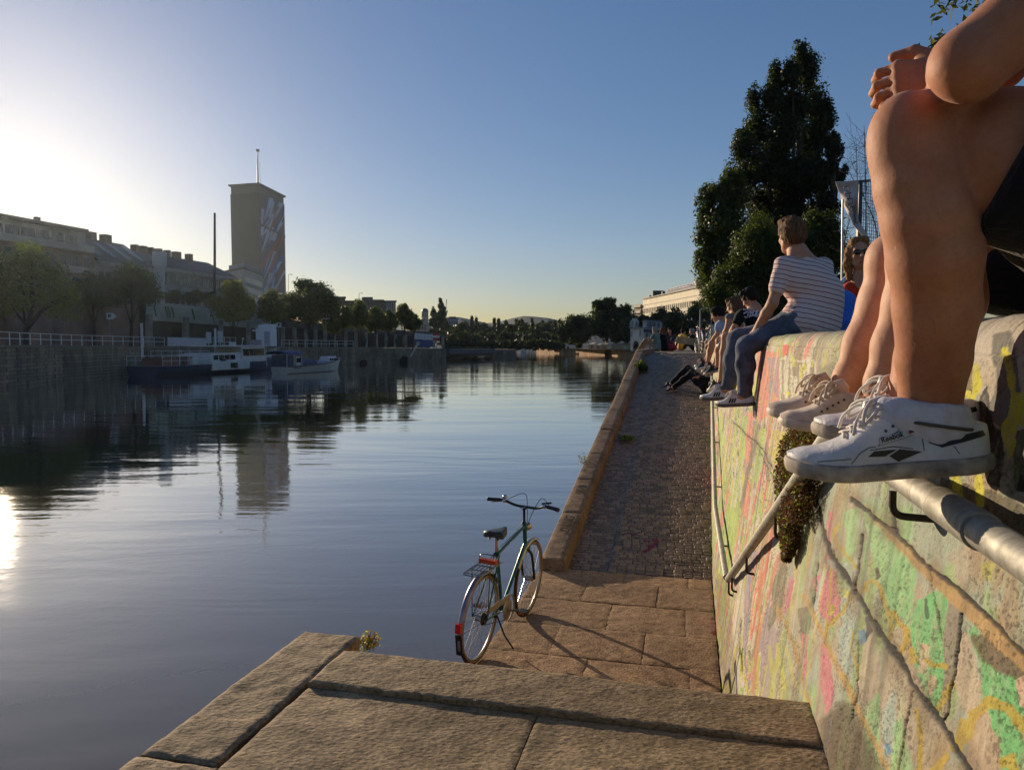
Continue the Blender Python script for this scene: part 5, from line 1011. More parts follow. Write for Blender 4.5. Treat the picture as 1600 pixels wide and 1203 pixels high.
    for s_, a in ((-1, R(-20)), (1, R(160))):
        e = BBk + Vector((math.cos(a) * .17, s_ * .075, math.sin(a) * .17)); part(lambda mb: mb.bar(BBk + Vector((0, s_ * .065, 0)), e, .014, .022), 'crank', alu)
        pd = part(lambda mb: (mb.box(e + Vector((0, s_ * .055, 0)), (.085, .075, .022)),), 'pedal', blackm, smooth=False)
        part(lambda mb: (mb.box(e + Vector((-.046, s_ * .055, 0)), (.006, .05, .014)), mb.box(e + Vector((.046, s_ * .055, 0)), (.006, .05, .014))), 'reflector', mat('amber', (.7, .2, .02), .3), pd, smooth=False)
    part(lambda mb: (mb.box(Vector((.30, 0, .265)), (.05, .03, .03)), mb.tube([Vector((.30, -.02, .26)), Vector((.26, -.11, .13)), Vector((.24, -.20, .004 + .045))], .007, 8)), 'kickstand', blackm)
    return t
pr = atZ(746, 1033, ZL); pf = atZ(821, 962, ZL); dd = pf - pr; rz_ = math.atan2(dd.y, dd.x)
bicycle('bicycle', 'teal city bicycle with a rear rack standing on the landing by the water', tuple(pr), rz_, lean=R(3.5))
# ------------------------------------------------------------------ trees: trunk, limbs, crown of leaf faces
bark = M_('bark', (.07, .052, .036), .9, var=.4, nscale=3, bump=.8, bscale=8, bdist=.05)
def crown_points(clumps, n, rng, sub=11, fuzz=.46):
    vol = np.array([c[1][0] * c[1][1] * c[1][2] for c in clumps]) ** (2 / 3); cnt = np.maximum(8, (n * vol / vol.sum()).astype(int)); out = []; nr = []; sh = []
    for (c, r), k in zip(clumps, cnt):
        d = rng.normal(size=(sub, 3)); d /= np.linalg.norm(d, axis=1)[:, None]; ctr = d * (rng.random((sub, 1)) ** .45) * .80
        idx = rng.integers(0, sub, k); e = rng.normal(size=(k, 3)); e /= np.linalg.norm(e, axis=1)[:, None]; rad = fuzz * (.75 + .6 * rng.random((sub, 1)))[idx] * (rng.random((k, 1)) ** .35) * (1 + .55 * rng.random((k, 1)) ** 5)
        p = ctr[idx] + e * rad; out.append(np.array(c) + p * np.array(r)); nr.append(e * .7 + p * .6); sh.append(rng.random(sub)[idx])
    return np.concatenate(out), np.concatenate(nr), np.concatenate(sh)
def tree(name, label, base, clumps, leaf, n, dark=(.030, .042, .012), light=(.085, .105, .026), trunk_r=.22, cat='tree', group=None, seed=0, sub=12, fuzz=.46, limbs=True, lmat=None):
    rng = np.random.default_rng(seed + 100); base = Vector(base); t = thing(name, label, cat, tuple(base), group)
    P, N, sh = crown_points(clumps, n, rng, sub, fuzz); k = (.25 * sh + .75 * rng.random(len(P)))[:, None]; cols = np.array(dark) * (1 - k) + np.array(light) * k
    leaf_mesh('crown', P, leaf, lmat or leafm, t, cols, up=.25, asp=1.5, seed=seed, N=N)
    top = Vector(max((c for c, r in clumps), key=lambda c: c[2])); mb = MB(); mid = base.lerp(Vector((top.x, top.y, base.z + (top.z - base.z) * .5)), .9); tip = Vector(top) - Vector((0, 0, .03 * (top.z - base.z)))
    pts = sp([base - Vector((0, 0, .3)), base.lerp(mid, .5) + Vector((rng.normal() * .1, rng.normal() * .1, 0)), mid, tip], 4); mb.tube(pts, list(np.linspace(trunk_r, trunk_r * .25, len(pts))), 8)
    if limbs:
        for c, r in clumps:
            c = Vector(c); h = min(.75, max(.12, (c.z - base.z) / max(.1, tip.z - base.z) * .6)); a = pts[int(h * (len(pts) - 1))]; m_ = a.lerp(c, .5) + Vector((0, 0, .12 * (c - a).length)); mb.tube(sp([a, m_, c, c + (c - m_) * .1], 3), list(np.linspace(trunk_r * .45, trunk_r * .08, 10)), 6)
            for j in range(4):
                e = c + Vector(tuple(rng.normal(size=3))) * (min(r) * .5); mb.tube([m_.lerp(c, .6), e], [trunk_r * .14, trunk_r * .04], 5)
    mb.build('trunk', bark, t, smooth=50); return t
def pxclumps(L, Y, jit=.35, seed=0, deep=1.0):
    """(x, y, rx, ry) in photo pixels at depth Y -> ellipsoids with real depth"""
    q = np.random.default_rng(seed); out = []
    for x, y, rx, ry in L:
        r_ = rx * Y / F; yy = Y + q.normal() * jit * r_; c = atY(x, y, yy); out.append((tuple(c), (r_, r_ * deep, ry * Y / F)))
    return out
def foot(x, Y, z): p = atY(x, 540, Y); p.z = z; return p
# ------------------------------------------------------------------ far (left) bank
LB = [(-420, 34.0, 541.0), (0, 52.0, 541.5), (200, 73.0, 542.5), (380, 92.0, 543.4), (555, 110.0, 544.0), (640, 119.0, 545.0), (697, 126.0, 546.0)]
def lb(x): return float(np.interp(x, [p[0] for p in LB], [p[1] for p in LB])), float(np.interp(x, [p[0] for p in LB], [p[2] for p in LB]))
def lbp(x, back=0.0):                 # point on the quay edge seen at photo column x, moved back from the water
    Y, y = lb(x); p = atY(x, y, Y); n = Vector((-.93, .36, 0)); return p + n * back
qst = NT('dark_quay_stone'); v = qst.coord('Object', (1, 1, .35)); c = qst.ramp(qst.noise(v, .9, 6, .65), [(.32, (.13, .105, .08)), (.55, (.25, .205, .15)), (.72, (.40, .32, .23))]); br = qst.new('ShaderNodeTexBrick'); br.inputs['Scale'].default_value = .9; br.inputs['Color1'].default_value = (1, 1, 1, 1); br.inputs['Color2'].default_value = (.75, .75, .75, 1); br.inputs['Mortar'].default_value = (.45, .45, .45, 1)
qst.link(qst.coord('Object', (1, 1, 1), (R(90), 0, 0)), br.inputs['Vector']); qst.base(qst.mix(1.0, c, br.outputs['Color'], 'MULTIPLY')); qst.b.inputs['Roughness'].default_value = .9; qst.bump(qst.noise(v, 7, 5), .6, .05); qst = qst.mat
pale = M_('pale_concrete', (.42, .41, .36), .85, var=.25, nscale=1.2); white = M_('white_painted_steel', (.62, .62, .62), .5, var=.1, nscale=5); darkp = M_('dark_painted_steel', (.03, .03, .032), .5)
xs = [-420, -200, 0, 100, 200, 290, 380, 470, 555, 600, 640, 670, 697]; E_ = [lbp(x) for x in xs]
mb = MB(); back = Vector((-.93, .36, 0))
for a, b_ in zip(E_[:-1], E_[1:]): mb.hexa([Vector((a.x, a.y, -1)), Vector((b_.x, b_.y, -1)), Vector((b_.x, b_.y, -1)) + back * 1.2, Vector((a.x, a.y, -1)) + back * 1.2, a, b_, b_ + back * 1.2, a + back * 1.2])
far_end = lbp(697); e2 = far_end + Vector((-14, 22, 0)); mb.hexa([Vector((far_end.x, far_end.y, -1)), Vector((e2.x, e2.y, -1)), Vector((e2.x - 1, e2.y, -1)), Vector((far_end.x - 1.3, far_end.y, -1)), far_end, e2, e2 + Vector((-1, 0, 0)), far_end + Vector((-1.3, 0, 0))])
qw = tag(mb.build('quay_wall', qst), 'dark stained stone quay wall of the far bank behind the moored boats', 'wall')
mb = MB()
for a, b_ in zip(E_[:-1], E_[1:]): mb.box((a + b_) / 2 + Vector((0, 0, .06)) + back * .3, ((b_ - a).length, .7, .14), Matrix.Rotation(math.atan2((b_ - a).y, (b_ - a).x), 3, 'Z'))
mb.build('coping', M_('quay_coping', (.20, .18, .15), .85), qw)
for x, y, w, h in ((630, 564, 12, 15), (566, 568, 9, 12)):
    Y, _ = lb(x); c = atY(x, y, Y - .02); rw_ = w / 2 * Y / F; rh = h * Y / F; mb = MB(); tdir = Vector((.36, .93, 0)); pr_ = []
    for a in np.linspace(0, math.pi, 10): pr_.append(c + tdir * (rw_ * 2.2 * math.cos(a)) + Vector((0, 0, rh * .5 * math.sin(a))))
    pr_ += [c - tdir * rw_ * 2.2 - Vector((0, 0, rh * .6)), c + tdir * rw_ * 2.2 - Vector((0, 0, rh * .6))]; mb.prism(pr_, (0, 0, 0), -back * .3); mb.build('drain_outlet', M_('drain_dark', (.01, .008, .007), .9), qw)
    mb = MB(); mb.tube(pr_ + [pr_[0]], .16, 6); mb.build('outlet_rim', M_('outlet_stone', (.17, .12, .08), .9), qw)
# promenade of the far bank and the ground behind it
mb = MB(); B_ = [p + back * 1.15 for p in E_]; C_b = [p + back * 160 for p in E_]
for i in range(len(B_) - 1):
    z = lambda p, d: Vector((p.x, p.y, p.z + d)); mb.add([z(B_[i], .03), z(B_[i + 1], .03), z(C_b[i + 1], .6), z(C_b[i], .6)], [(0, 1, 2, 3)])
mb.add([e2 + Vector((-1, 0, .0)), Vector((-20, 420, 2.4)), Vector((-300, 420, 2.4)), B_[-1] + Vector((0, 0, .03)) + back * 159, B_[-1] + Vector((0, 0, .03))], [(0, 1, 2, 3, 4)])
tag(mb.build('far_bank_ground', M_('far_bank_paving', (.15, .13, .10), .9, var=.3, nscale=.5)), kind='structure')
def railing(label, x0, x1, hgt, n, back_=.45, group='white railings on the far quay'):
    t = thing('railing', label, 'railing', tuple(lbp(x0, back_)), group); P = [lbp(x0 + (x1 - x0) * i / n, back_) for i in range(n + 1)]; U = Vector((0, 0, 1)); mb = MB()
    for f in (1.0, .52): mb.tube([p + U * (hgt * f + .1) for p in P], .032, 6)
    mb.build('rails', white, t)
    pm = None
    for p in P:
        if pm is None: mb = MB(); mb.tube([p, p + U * (hgt + .1)], .035, 6); o = mb.build('post', white, t); pm = o; p0 = p
        else: o = pm.copy(); COL.objects.link(o); o.location = p - p0
    return t
railing('long white railing on the far quay left of the houseboat', -90, 262, .95, 22); railing('short white railing above the motorboat on the far quay', 444, 556, .95, 9); railing('short white railing section behind the houseboat roof', 338, 373, 1.15, 4)
mb = MB(); a, b_ = lbp(266, .35), lbp(326, .35); mb.bar(a + Vector((0, 0, .62)), b_ + Vector((0, 0, .62)), .05, .95); tag(mb.build('banner', M_('white_tarpaulin', (.5, .5, .52), .7)), 'long white tarpaulin strapped to the quay railing behind the houseboat', 'banner')
mb = MB()
for x, y0, y1 in ((326, 519, 537), (344, 517, 535)):
    p = atY(x, y1, lb(x)[0] + .5); mb.cur = 0; q = atY(x, y0, lb(x)[0] + .5); w = 7 * lb(x)[0] / F; bx = MB(); bx.box((p + q) / 2, (w, .3, (q - p).z)); bx.bar(Vector((p.x, p.y, lbp(x).z)), p, .08); o = bx.build('notice_board', white, bevel=.02); tag(o, 'white notice board on the far quay, %s of the pair beside the white mooring pole' % ('left' if x < 330 else 'right'), 'notice board')
for x, y0, lab in ((221, 505, 'tall white mooring pole at the stern of the houseboat'), (336, 513, 'white mooring pole standing behind the houseboat cabin')):
    Y = lb(x)[0] - 1.2; q = atY(x, y0, Y); mb = MB(); mb.tube([Vector((q.x, q.y, -1)), q], .13, 10); tag(mb.build('mooring_pole', white, smooth=50), lab, 'pole')
# kiosk of stacked white boxes
t = thing('kiosk', 'white stepped kiosk made of stacked boxes on the far quay', 'kiosk', tuple(lbp(410, 1.5)))
Yk = lb(410)[0] + 1.0
def kbox(x0, y0, x1, y1, d, nm, m, off=0):
    a, b_ = atY(x0, y1, Yk + off), atY(x1, y0, Yk + off); mb = MB(); mb.box(((a.x + b_.x) / 2, Yk + off + d / 2, (a.z + b_.z) / 2), (b_.x - a.x, d, b_.z - a.z)); return mb.build(nm, m, t, bevel=.03)
wk = M_('white_kiosk_panel', (.82, .80, .84), .6, var=.04); kbox(400, 513, 424, 541, 2.2, 'body', wk); kbox(408, 506.5, 424, 512.8, 2.0, 'roof_box', wk, .1); kbox(394, 515, 400, 518, .6, 'awning_arm', wk, .4); kbox(390, 531, 408, 543, .25, 'graffiti_panel', M_('pink_grey_panel', (.42, .36, .38), .7, var=.3, nscale=4), -.4); kbox(403, 507.5, 407.8, 512.8, 1.4, 'step_box', wk, .3); kbox(413, 518, 421, 541, .06, 'door', M_('kiosk_door', (.45, .43, .49), .6), -.07)
# arcade below the elevated line: parapet, dark openings, pillars
arc_ = thing('arcade_wall', 'long pale parapet on pillars with dark openings behind the far promenade', 'wall', tuple(lbp(230, 12)))
def arcp(x, y, off=13.0):
    p = lbp(x, off); xx = lambda p: 800 + F * p.x / p.y; return p
AX = [(-300, 462), (0, 466), (120, 468), (228, 470), (300, 478), (400, 492), (470, 502), (555, 510), (640, 517), (697, 521)]
def arc_pt(x, frac):                  # on a line 13 m behind the quay, seen at column x
    Y = lb(x)[0] * 1.17 + 2; y = float(np.interp(x, [a[0] for a in AX], [a[1] for a in AX])); y2 = lb(x)[1] - 4; g = lbp(x); return atY(x, y * (1 - frac) + y2 * frac, Y)
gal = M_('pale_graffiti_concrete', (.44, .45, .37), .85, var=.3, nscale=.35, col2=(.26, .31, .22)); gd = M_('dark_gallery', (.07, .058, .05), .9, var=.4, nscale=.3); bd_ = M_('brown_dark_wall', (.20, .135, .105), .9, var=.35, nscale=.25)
mb = MB(); px_ = list(range(228, 700, 18))
for a, b_ in zip(px_[:-1], px_[1:]):
    A0, A1, B0, B1 = arc_pt(a, .44 if a < 420 else .30), arc_pt(a, 0), arc_pt(b_, .44 if b_ < 420 else .30), arc_pt(b_, 0); k = Vector((-.3, .6, 0)); mb.hexa([A0, B0, B0 + k, A0 + k, A1, B1, B1 + k, A1 + k])
mb.m = [0 if i < 66 else 1 for i in range(len(mb.f))]; mb.build('parapet', [gal, M_('dark_parapet', (.12, .105, .085), .9, var=.3, nscale=.4)], arc_)
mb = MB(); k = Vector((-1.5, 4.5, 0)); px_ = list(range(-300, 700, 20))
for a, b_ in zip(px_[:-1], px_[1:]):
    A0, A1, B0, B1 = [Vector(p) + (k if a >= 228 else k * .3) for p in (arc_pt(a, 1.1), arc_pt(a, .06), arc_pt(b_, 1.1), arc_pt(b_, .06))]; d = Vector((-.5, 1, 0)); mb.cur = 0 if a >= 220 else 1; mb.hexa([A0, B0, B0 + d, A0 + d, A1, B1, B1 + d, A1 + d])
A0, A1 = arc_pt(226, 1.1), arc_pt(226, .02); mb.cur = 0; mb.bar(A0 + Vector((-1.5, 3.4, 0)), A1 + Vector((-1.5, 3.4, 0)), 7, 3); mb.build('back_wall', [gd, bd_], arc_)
pil = M_('pillar_concrete', (.30, .28, .23), .85, var=.3, nscale=.8)
for i, x in enumerate([232, 290, 345, 388, 410, 442, 460, 478, 493, 508, 522, 540, 556, 572, 588, 603, 618, 634, 650, 664, 678, 692]):
    a, b_ = arc_pt(x, 1.08), arc_pt(x, .3); mb = MB(); mb.bar(a, b_, 1.1 if x < 300 else .6, .5); mb.build('pillar', pil, arc_)
mb = MB()         # small graffiti marks on the pale parapet
for x0 in (240, 258, 262, 268, 300, 330, 350): 
    p, q = arc_pt(x0, .08), arc_pt(x0 + 4, .34); mb.bar(p + Vector((.05, -.12, 0)), q + Vector((.05, -.12, 0)), .25, .04)
mb.build('paint_marks', M_('green_spray', (.10, .16, .10), .8), arc_)
mb = MB()         # railway fence on top
for x in range(232, 690, 9): p = arc_pt(x, 0); mb.bar(p, p + Vector((0, 0, 1.3)), .08)
for f in (.7, 1.3):
    for a in range(232, 690, 30): mb.bar(arc_pt(a, 0) + Vector((0, 0, f)), arc_pt(min(690, a + 30), 0) + Vector((0, 0, f)), .06)
mb.build('fence', darkp, arc_)
# signs and masts on the bank
def nav_sign(x, y, s, Y, label, side=1, ground=None, extra=True):
    t = thing('navigation_sign', label, 'sign', (0, 0, 0)); c = atY(x, y, Y); h = s * Y / F / 2; g = lbp(min(x, 690)).z; t.location = (c.x, c.y, g)
    mb = MB(); mb.box(c, (2 * h, .06, 2 * h)); mb.build('board', white, t, bevel=.02); mb = MB(); mb.prism([c + Vector((side * h, 0, h * .95)), c + Vector((side * h, 0, -h * .95)), c + Vector((side * h * 2.1, 0, 0))], (0, 0, 0), (0, .06, 0)); mb.build('arrow', white, t)
    mb = MB(); mb.tube([Vector((c.x - h * .3, c.y + .12, g)), Vector((c.x - h * .3, c.y + .12, c.z + h))], .07, 8); mb.build('pole', mat('grey_pole', (.22, .22, .22), .5), t)
    if extra: mb = MB(); mb.tube([c + Vector((-.25 * h, -.05, -.5 * h)), c + Vector((-.25 * h, -.05, .5 * h)), c + Vector((.3 * h, -.05, .5 * h)), c + Vector((.3 * h, -.05, 0)), c + Vector((-.2 * h, -.05, 0))], .07, 5); mb.build('symbol', darkp, t)
    return t
nav_sign(171.5, 494, 10, 72, 'white arrow sign with a dark letter on the left bank, before the dark arcade'); nav_sign(510, 494.5, 9, 107, 'white arrow sign on a tall grey pole beside the motorboat railing', extra=False); nav_sign(436, 508, 7, 100, 'small white arrow sign right of the white kiosk', -1)
t = thing('no_entry_sign', 'red and white no entry board on a pole at the end of the far quay', 'sign', tuple(lbp(680))); c = atY(681.5, 526, 125); mb = MB(); mb.box(c, (1.15, .06, 1.15)); mb.build('board', M_('sign_red', (.5, .03, .04), .5), t); mb = MB(); mb.box(c + Vector((0, -.05, 0)), (1.15, .04, .38)); mb.build('white_bar', white, t); mb = MB(); mb.tube([Vector((c.x, c.y + .1, lbp(680).z)), c + Vector((0, .1, .5))], .06, 8); mb.build('pole', mat('grey_pole', (.22, .22, .22)), t)
t = thing('banner', 'blue and white hoarding with block letters near the no entry sign', 'banner', tuple(lbp(665, 4))); a, b_ = atY(648, 525, 131), atY(676, 527, 139); mb = MB(); mb.bar(a, b_, .1, 1.05); mb.build('white_strip', white, t); mb = MB(); mb.bar(a + Vector((0, 0, -1.3)), b_ + Vector((0, 0, -1.2)), .12, 1.2); mb.build('blue_strip', M_('banner_blue', (.05, .07, .22), .7), t)
mb = MB(); dx = (b_ - a)
for i in range(5):
    c = a + dx * (.12 + .19 * i) + Vector((.02, -.12, 0))
    for j in range(3): mb.box(c + Vector((0, 0, (j - 1) * .28)), (.5, .05, .1))
    mb.box(c + Vector((-.22, 0, .1)), (.1, .05, .5))
mb.build('lettering', M_('banner_letter', (.16, .18, .32), .7), t)
def pole(name, label, x, y0, y1, Y, r_, m, cat='pole', arm=0):
    a, b_ = atY(x, y1, Y), atY(x, y0, Y); mb = MB(); mb.tube([a, b_], [r_, r_ * .7], 8)
    if arm: mb.tube([b_, b_ + Vector((arm * .5, 0, .2)), b_ + Vector((arm, 0, .15))], r_ * .6, 6)
    o = mb.build(name, m, smooth=50)
    if arm: mb = MB(); mb.box(b_ + Vector((arm * 1.1, 0, .12)), (abs(arm) * .5, .3, .14)); mb.build('lamp', mat('lamp_grey', (.3, .3, .3)), o)
    return tag(o, label, cat)
pole('mast', 'tall dark plain pole rising beside the grey tenement roofs', 335.5, 333, 482, 104, .22, darkp); pole('street_lamp', 'slim street lamp just right of the tower above the trees', 450.5, 430, 500, 150, .07, mat('grey_pole', (.22, .22, .22)), 'street lamp', .6); pole('street_lamp', 'slim street lamp above the brown rooftop right of the trees', 561, 459, 500, 190, .09, mat('grey_pole', (.22, .22, .22)), 'street lamp', .7)
t = thing('ventilation_tower', 'pale square headed ventilation column standing above the arcade', 'tower', tuple(lbp(249, 14))); Y = 95; a, b_ = atY(249, 475, Y), atY(249.5, 416, Y); mb = MB(); mb.tube([a - Vector((0, 0, 2)), b_], .62, 16); mb.build('shaft', M_('pale_column', (.42, .41, .40), .7, var=.1), t, smooth=50); a, b_ = atY(249.5, 416, Y), atY(249.5, 394.5, Y); mb = MB(); mb.tube([a, a + Vector((0, 0, .1)), b_ - Vector((0, 0, .08)), b_], [.78, .84, .84, .8], 18); mb.build('head', M_('pale_head', (.50, .50, .50), .7, var=.1), t, smooth=40)
for x, Y, lab in ((575, 113, 'person standing on the far quay by the small lamp'), (625, 117, 'dark figure sitting on the quay edge above the drain'),):
    g = lbp(x, .6); b = Body(); b.chain([g + Vector((0, 0, .08)), g + Vector((.02, 0, .85))], [.1, .15], .05); b.chain([g + Vector((0, 0, .85)), g + Vector((0, 0, 1.4))], [.15, .19], .05); b.cone(g + Vector((0, 0, 1.62)), g + Vector((0, 0, 1.68)), .1, .1, .03)
    for q in (-1, 1): b.chain([g + Vector((q * .2, 0, 1.4)), g + Vector((q * .26, -.05, 1.1)), g + Vector((q * .2, -.15, .85))], [.07, .055, .045], .03)
    tag(b.build('person', cloth_mat('dark_clothes', (.05, .05, .06)), None, .05), lab, 'person')
mb = MB(); a, b_ = atY(641, 558, 117), atY(653, 537, 121); mb.tube([a, b_], .12, 8); mb.box(b_, (.5, .4, .6)); tag(mb.build('gangway_boom', pale, smooth=50), 'pale slanting boom leaning from the water up to the quay end', 'boom')
# ------------------------------------------------------------------ boats
def hull_mesh(mb, o, X, L, beam, sheer, n=22, bow=2.0, stern=.72, keel=-.5, flare=.8):
    """o: stern at the waterline, X: direction to the bow; sheer(t) is the deck height"""
    X = Vector(X).normalized(); Y = Vector((-X.y, X.x, 0)); rows = []
    for i in range(n):
        t = i / (n - 1); w = beam / 2 * min(1, stern + (1 - stern) * min(1, t * 3)) * (1 - max(0, (t - .45) / .55) ** bow); zt = sheer(t); xo = L * t
        rows.append([o + X * (xo + (zt * .35 * max(0, t - .8) / .2)) + Y * w + Vector((0, 0, zt)), o + X * xo + Y * w * (.93 if t < .9 else .7) + Vector((0, 0, zt * .45)), o + X * xo * .985 + Y * w * flare + Vector((0, 0, .05)), o + X * xo * .96 + Vector((0, 0, keel)), o + X * xo * .985 - Y * w * flare + Vector((0, 0, .05)), o + X * xo - Y * w * (.93 if t < .9 else .7) + Vector((0, 0, zt * .45)), o + X * (xo + (zt * .35 * max(0, t - .8) / .2)) - Y * w + Vector((0, 0, zt))])
    m = 7; mb.add([p for r_ in rows for p in r_], [(i * m + k, i * m + k + 1, (i + 1) * m + k + 1, (i + 1) * m + k) for i in range(n - 1) for k in range(m - 1)] + [tuple(range(m))]); return rows, X, Y
def boxat(o, X, x0, x1, y0, y1, z0, z1, mb, top_in=0):
    Y = Vector((-X.y, X.x, 0)); P = lambda x, y, z: o + X * x + Y * y + Vector((0, 0, z)); return mb.hexa([P(x0, y0, z0), P(x1, y0, z0), P(x1, y1, z0), P(x0, y1, z0), P(x0 + top_in, y0 + top_in, z1), P(x1 - top_in, y0 + top_in, z1), P(x1 - top_in, y1 - top_in, z1), P(x0 + top_in, y1 - top_in, z1)])
glass = M_('dark_glass', (.02, .025, .03), .08, spec=.6); bw = M_('boat_white', (.66, .63, .60), .5, var=.1, nscale=1.5); bblue = M_('boat_blue', (.03, .045, .11), .5, var=.25, nscale=1.5); bgrey = M_('boat_deck_grey', (.22, .21, .20), .7); rust = M_('boat_red_brown', (.18, .075, .05), .7, var=.3, nscale=2); tarp = M_('blue_grey_tarp', (.07, .085, .13), .8, var=.3, nscale=2, bump=.5, bscale=4, bdist=.05)
st, bwp = atZ(224, 588.5, 0), atZ(426, 577, 0); X = (bwp - st); L = X.length; X.normalize()
hb_ = thing('houseboat', 'long blue and white houseboat moored along the far quay', 'boat', tuple(st))
mb = MB(); rows, X, Y = hull_mesh(mb, st, X, L, 4.4, lambda t: .95 + .35 * t ** 2 + .55 * max(0, t - .75), 22, 2.2, .9); mb.build('hull', bblue, hb_, smooth=40)
mb = MB(); mb.add([r_[0] for r_ in rows] + [r_[6] for r_ in rows], [(i, i + 1, 22 + i + 1, 22 + i) for i in range(21)]); mb.build('deck', bgrey, hb_)
mb = MB(); boxat(st, X, L * .34, L * .64, -2.23, 2.23, .35, 1.25, mb); mb.build('white_band', bw, hb_, bevel=.04)
mb = MB(); boxat(st, X, L * .36, L * .60, -1.75, 1.75, 1.2, 2.1, mb, .05); mb.build('saloon', bw, hb_, bevel=.05)
cab = MB(); boxat(st, X, L * .60, L * .82, -1.8, 1.8, 1.1, 2.75, cab, .12); cab = cab.build('wheelhouse', bw, hb_, bevel=.06); mb = MB(); boxat(st, X, L * .42, L * .83, -1.95, 1.95, 2.76, 2.88, mb, .05); mb.build('roof', bw, cab, bevel=.03)
for i, (a, b_) in enumerate(((.615, .66), (.67, .70), (.71, .75), (.76, .795))): mb = MB(); boxat(st, X, L * a, L * b_, -1.86, -1.70, 1.75, 2.5, mb); mb.build('window', glass, cab)
for a, b_ in ((.38, .41), (.42, .455), (.465, .50), (.51, .545)): mb = MB(); boxat(st, X, L * a, L * b_, -1.80, -1.6, 1.4, 1.9, mb); mb.build('window', glass, hb_)
mb = MB(); boxat(st, X, L * .43, L * .47, -1.82, -1.7, 1.05, 1.45, mb); boxat(st, X, L * .48, L * .535, -2.26, -2.2, .5, 1.05, mb); mb.build('dark_panel', glass, hb_)
mb = MB(); boxat(st, X, L * .05, L * .16, -1.3, 1.3, 1.0, 1.75, mb, .1); boxat(st, X, L * .2, L * .27, -1.2, 1.2, 1.0, 1.8, mb, .1); mb.build('deck_boxes', rust, hb_, bevel=.05)
mb = MB(); boxat(st, X, L * .28, L * .33, -.8, 1.2, 1.0, 2.0, mb, .05); boxat(st, X, L * .24, L * .27, -1.5, -.8, 1.0, 1.6, mb); mb.build('lockers', bw, hb_, bevel=.05)
mb = MB(); boxat(st, X, L * .85, L * .96, -1.0, 1.0, 1.45, 1.95, mb, .1); mb.build('fore_cabin', bw, hb_, bevel=.06)
mb = MB(); P = lambda x, y, z: st + X * (L * x) + Y * y + Vector((0, 0, z))
for s_ in (-1, 1):
    q_ = [P(.84 + .03 * k, s_ * (1.95 - .06 * k ** 1.9), 1.35 + .08 * k) for k in range(6)]; a_ = [P(.01 + .33 * k / 6, s_ * 2.1, 1.0) for k in range(7)]; u_ = [P(.14 + .07 * k, s_ * 1.7, 1.0) for k in range(4)]
    for nm, L_, zs, lo in (('stern_railing', a_, (.45, .9), -.05), ('bow_railing', q_, (.45, .9), -.15), ('upper_railing', u_, (.9, 1.35), 0)):
        mb = MB()
        for z in zs: mb.tube([p + Vector((0, 0, z)) for p in L_], .025, 6)
        for p in L_: mb.tube([p + Vector((0, 0, lo)), p + Vector((0, 0, zs[1]))], .025, 6)
        mb.build(nm, white, hb_)
mb = MB(); mb.tube([P(.72, 0, 2.88), P(.73, 0, 3.5)], .04, 6); mb.ball(P(.73, 0, 3.6), .13, 10, 6); mb.build('roof_lamp', white, hb_); mb = MB(); boxat(st, X, L * .63, L * .65, -.3, .3, 2.88, 3.2, mb); mb.build('roof_locker', white, hb_)
mb = MB(); mb.tube(sp([P(.98, 0, 1.7), P(.9, 1.5, 2.6), lbp(415, .3) + Vector((0, 0, .2))], 5), .03, 5); mb.build('mooring_rope', bgrey, hb_)
st, bwp = atZ(437, 584.5, 0), atZ(529, 578.5, 0); X = (bwp - st); L = X.length; X.normalize()
mbt = thing('motorboat', 'white hulled wooden motorboat with a blue canopy moored behind the houseboat', 'boat', tuple(st)); mb = MB(); rows, X, Y = hull_mesh(mb, st, X, L, 2.7, lambda t: .72 + .1 * t + .55 * t ** 3, 22, 2.3, .8, -.4, .85); mb.build('hull', M_('cream_hull', (.52, .47, .42), .4, var=.12, nscale=1), mbt, smooth=40)
mb = MB(); mb.add([r_[0] for r_ in rows] + [r_[6] for r_ in rows], [(i, i + 1, 22 + i + 1, 22 + i) for i in range(21)]); mb.build('deck', M_('dark_wood_deck', (.07, .04, .025), .6), mbt)
for k in (0, 6): mb = MB(); mb.tube([r_[k] + Vector((0, 0, .03)) for r_ in rows], .055, 6); mb.build('rubbing_strake', M_('dark_wood_trim', (.035, .022, .016), .5), mbt)
P = lambda x, y, z: st + X * (L * x) + Y * y + Vector((0, 0, z))
mb = MB()
for i in range(11):
    for s_ in (-1, 1): mb.cur = 0
mb = MB(); pts = [[P(-.06 + .26 * i / 5, math.cos(a) * 1.25, 2.0 + .35 * math.sin(a)) for a in np.linspace(0, math.pi, 9)] for i in range(6)]; mb.add([p for r_ in pts for p in r_], [(i * 9 + k, i * 9 + k + 1, (i + 1) * 9 + k + 1, (i + 1) * 9 + k) for i in range(5) for k in range(8)]); cn = mb.build('canopy', M_('blue_canopy', (.04, .07, .20), .7), mbt, smooth=60); sm_ = cn.modifiers.new('thick', 'SOLIDIFY'); sm_.thickness = .05
mb = MB()
for x in (-.04, .07, .19):
    for s_ in (-1, 1): mb.tube([P(x, s_ * 1.2, .75), P(x, s_ * 1.22, 2.02)], .03, 6)
mb.build('canopy_posts', white, mbt)
mb = MB(); boxat(st, X, L * .02, L * .07, -1.1, 1.1, .7, 1.9, mb); mb.build('canopy_side', tarp, mbt)
mb = MB(); boxat(st, X, L * .13, L * .2, -1.0, 1.0, .8, 1.75, mb, .05); mb.build('windscreen', bw, mbt, bevel=.03); mb = MB(); boxat(st, X, L * .135, L * .195, -1.04, -1.0, 1.15, 1.6, mb); mb.build('window', glass, mbt)
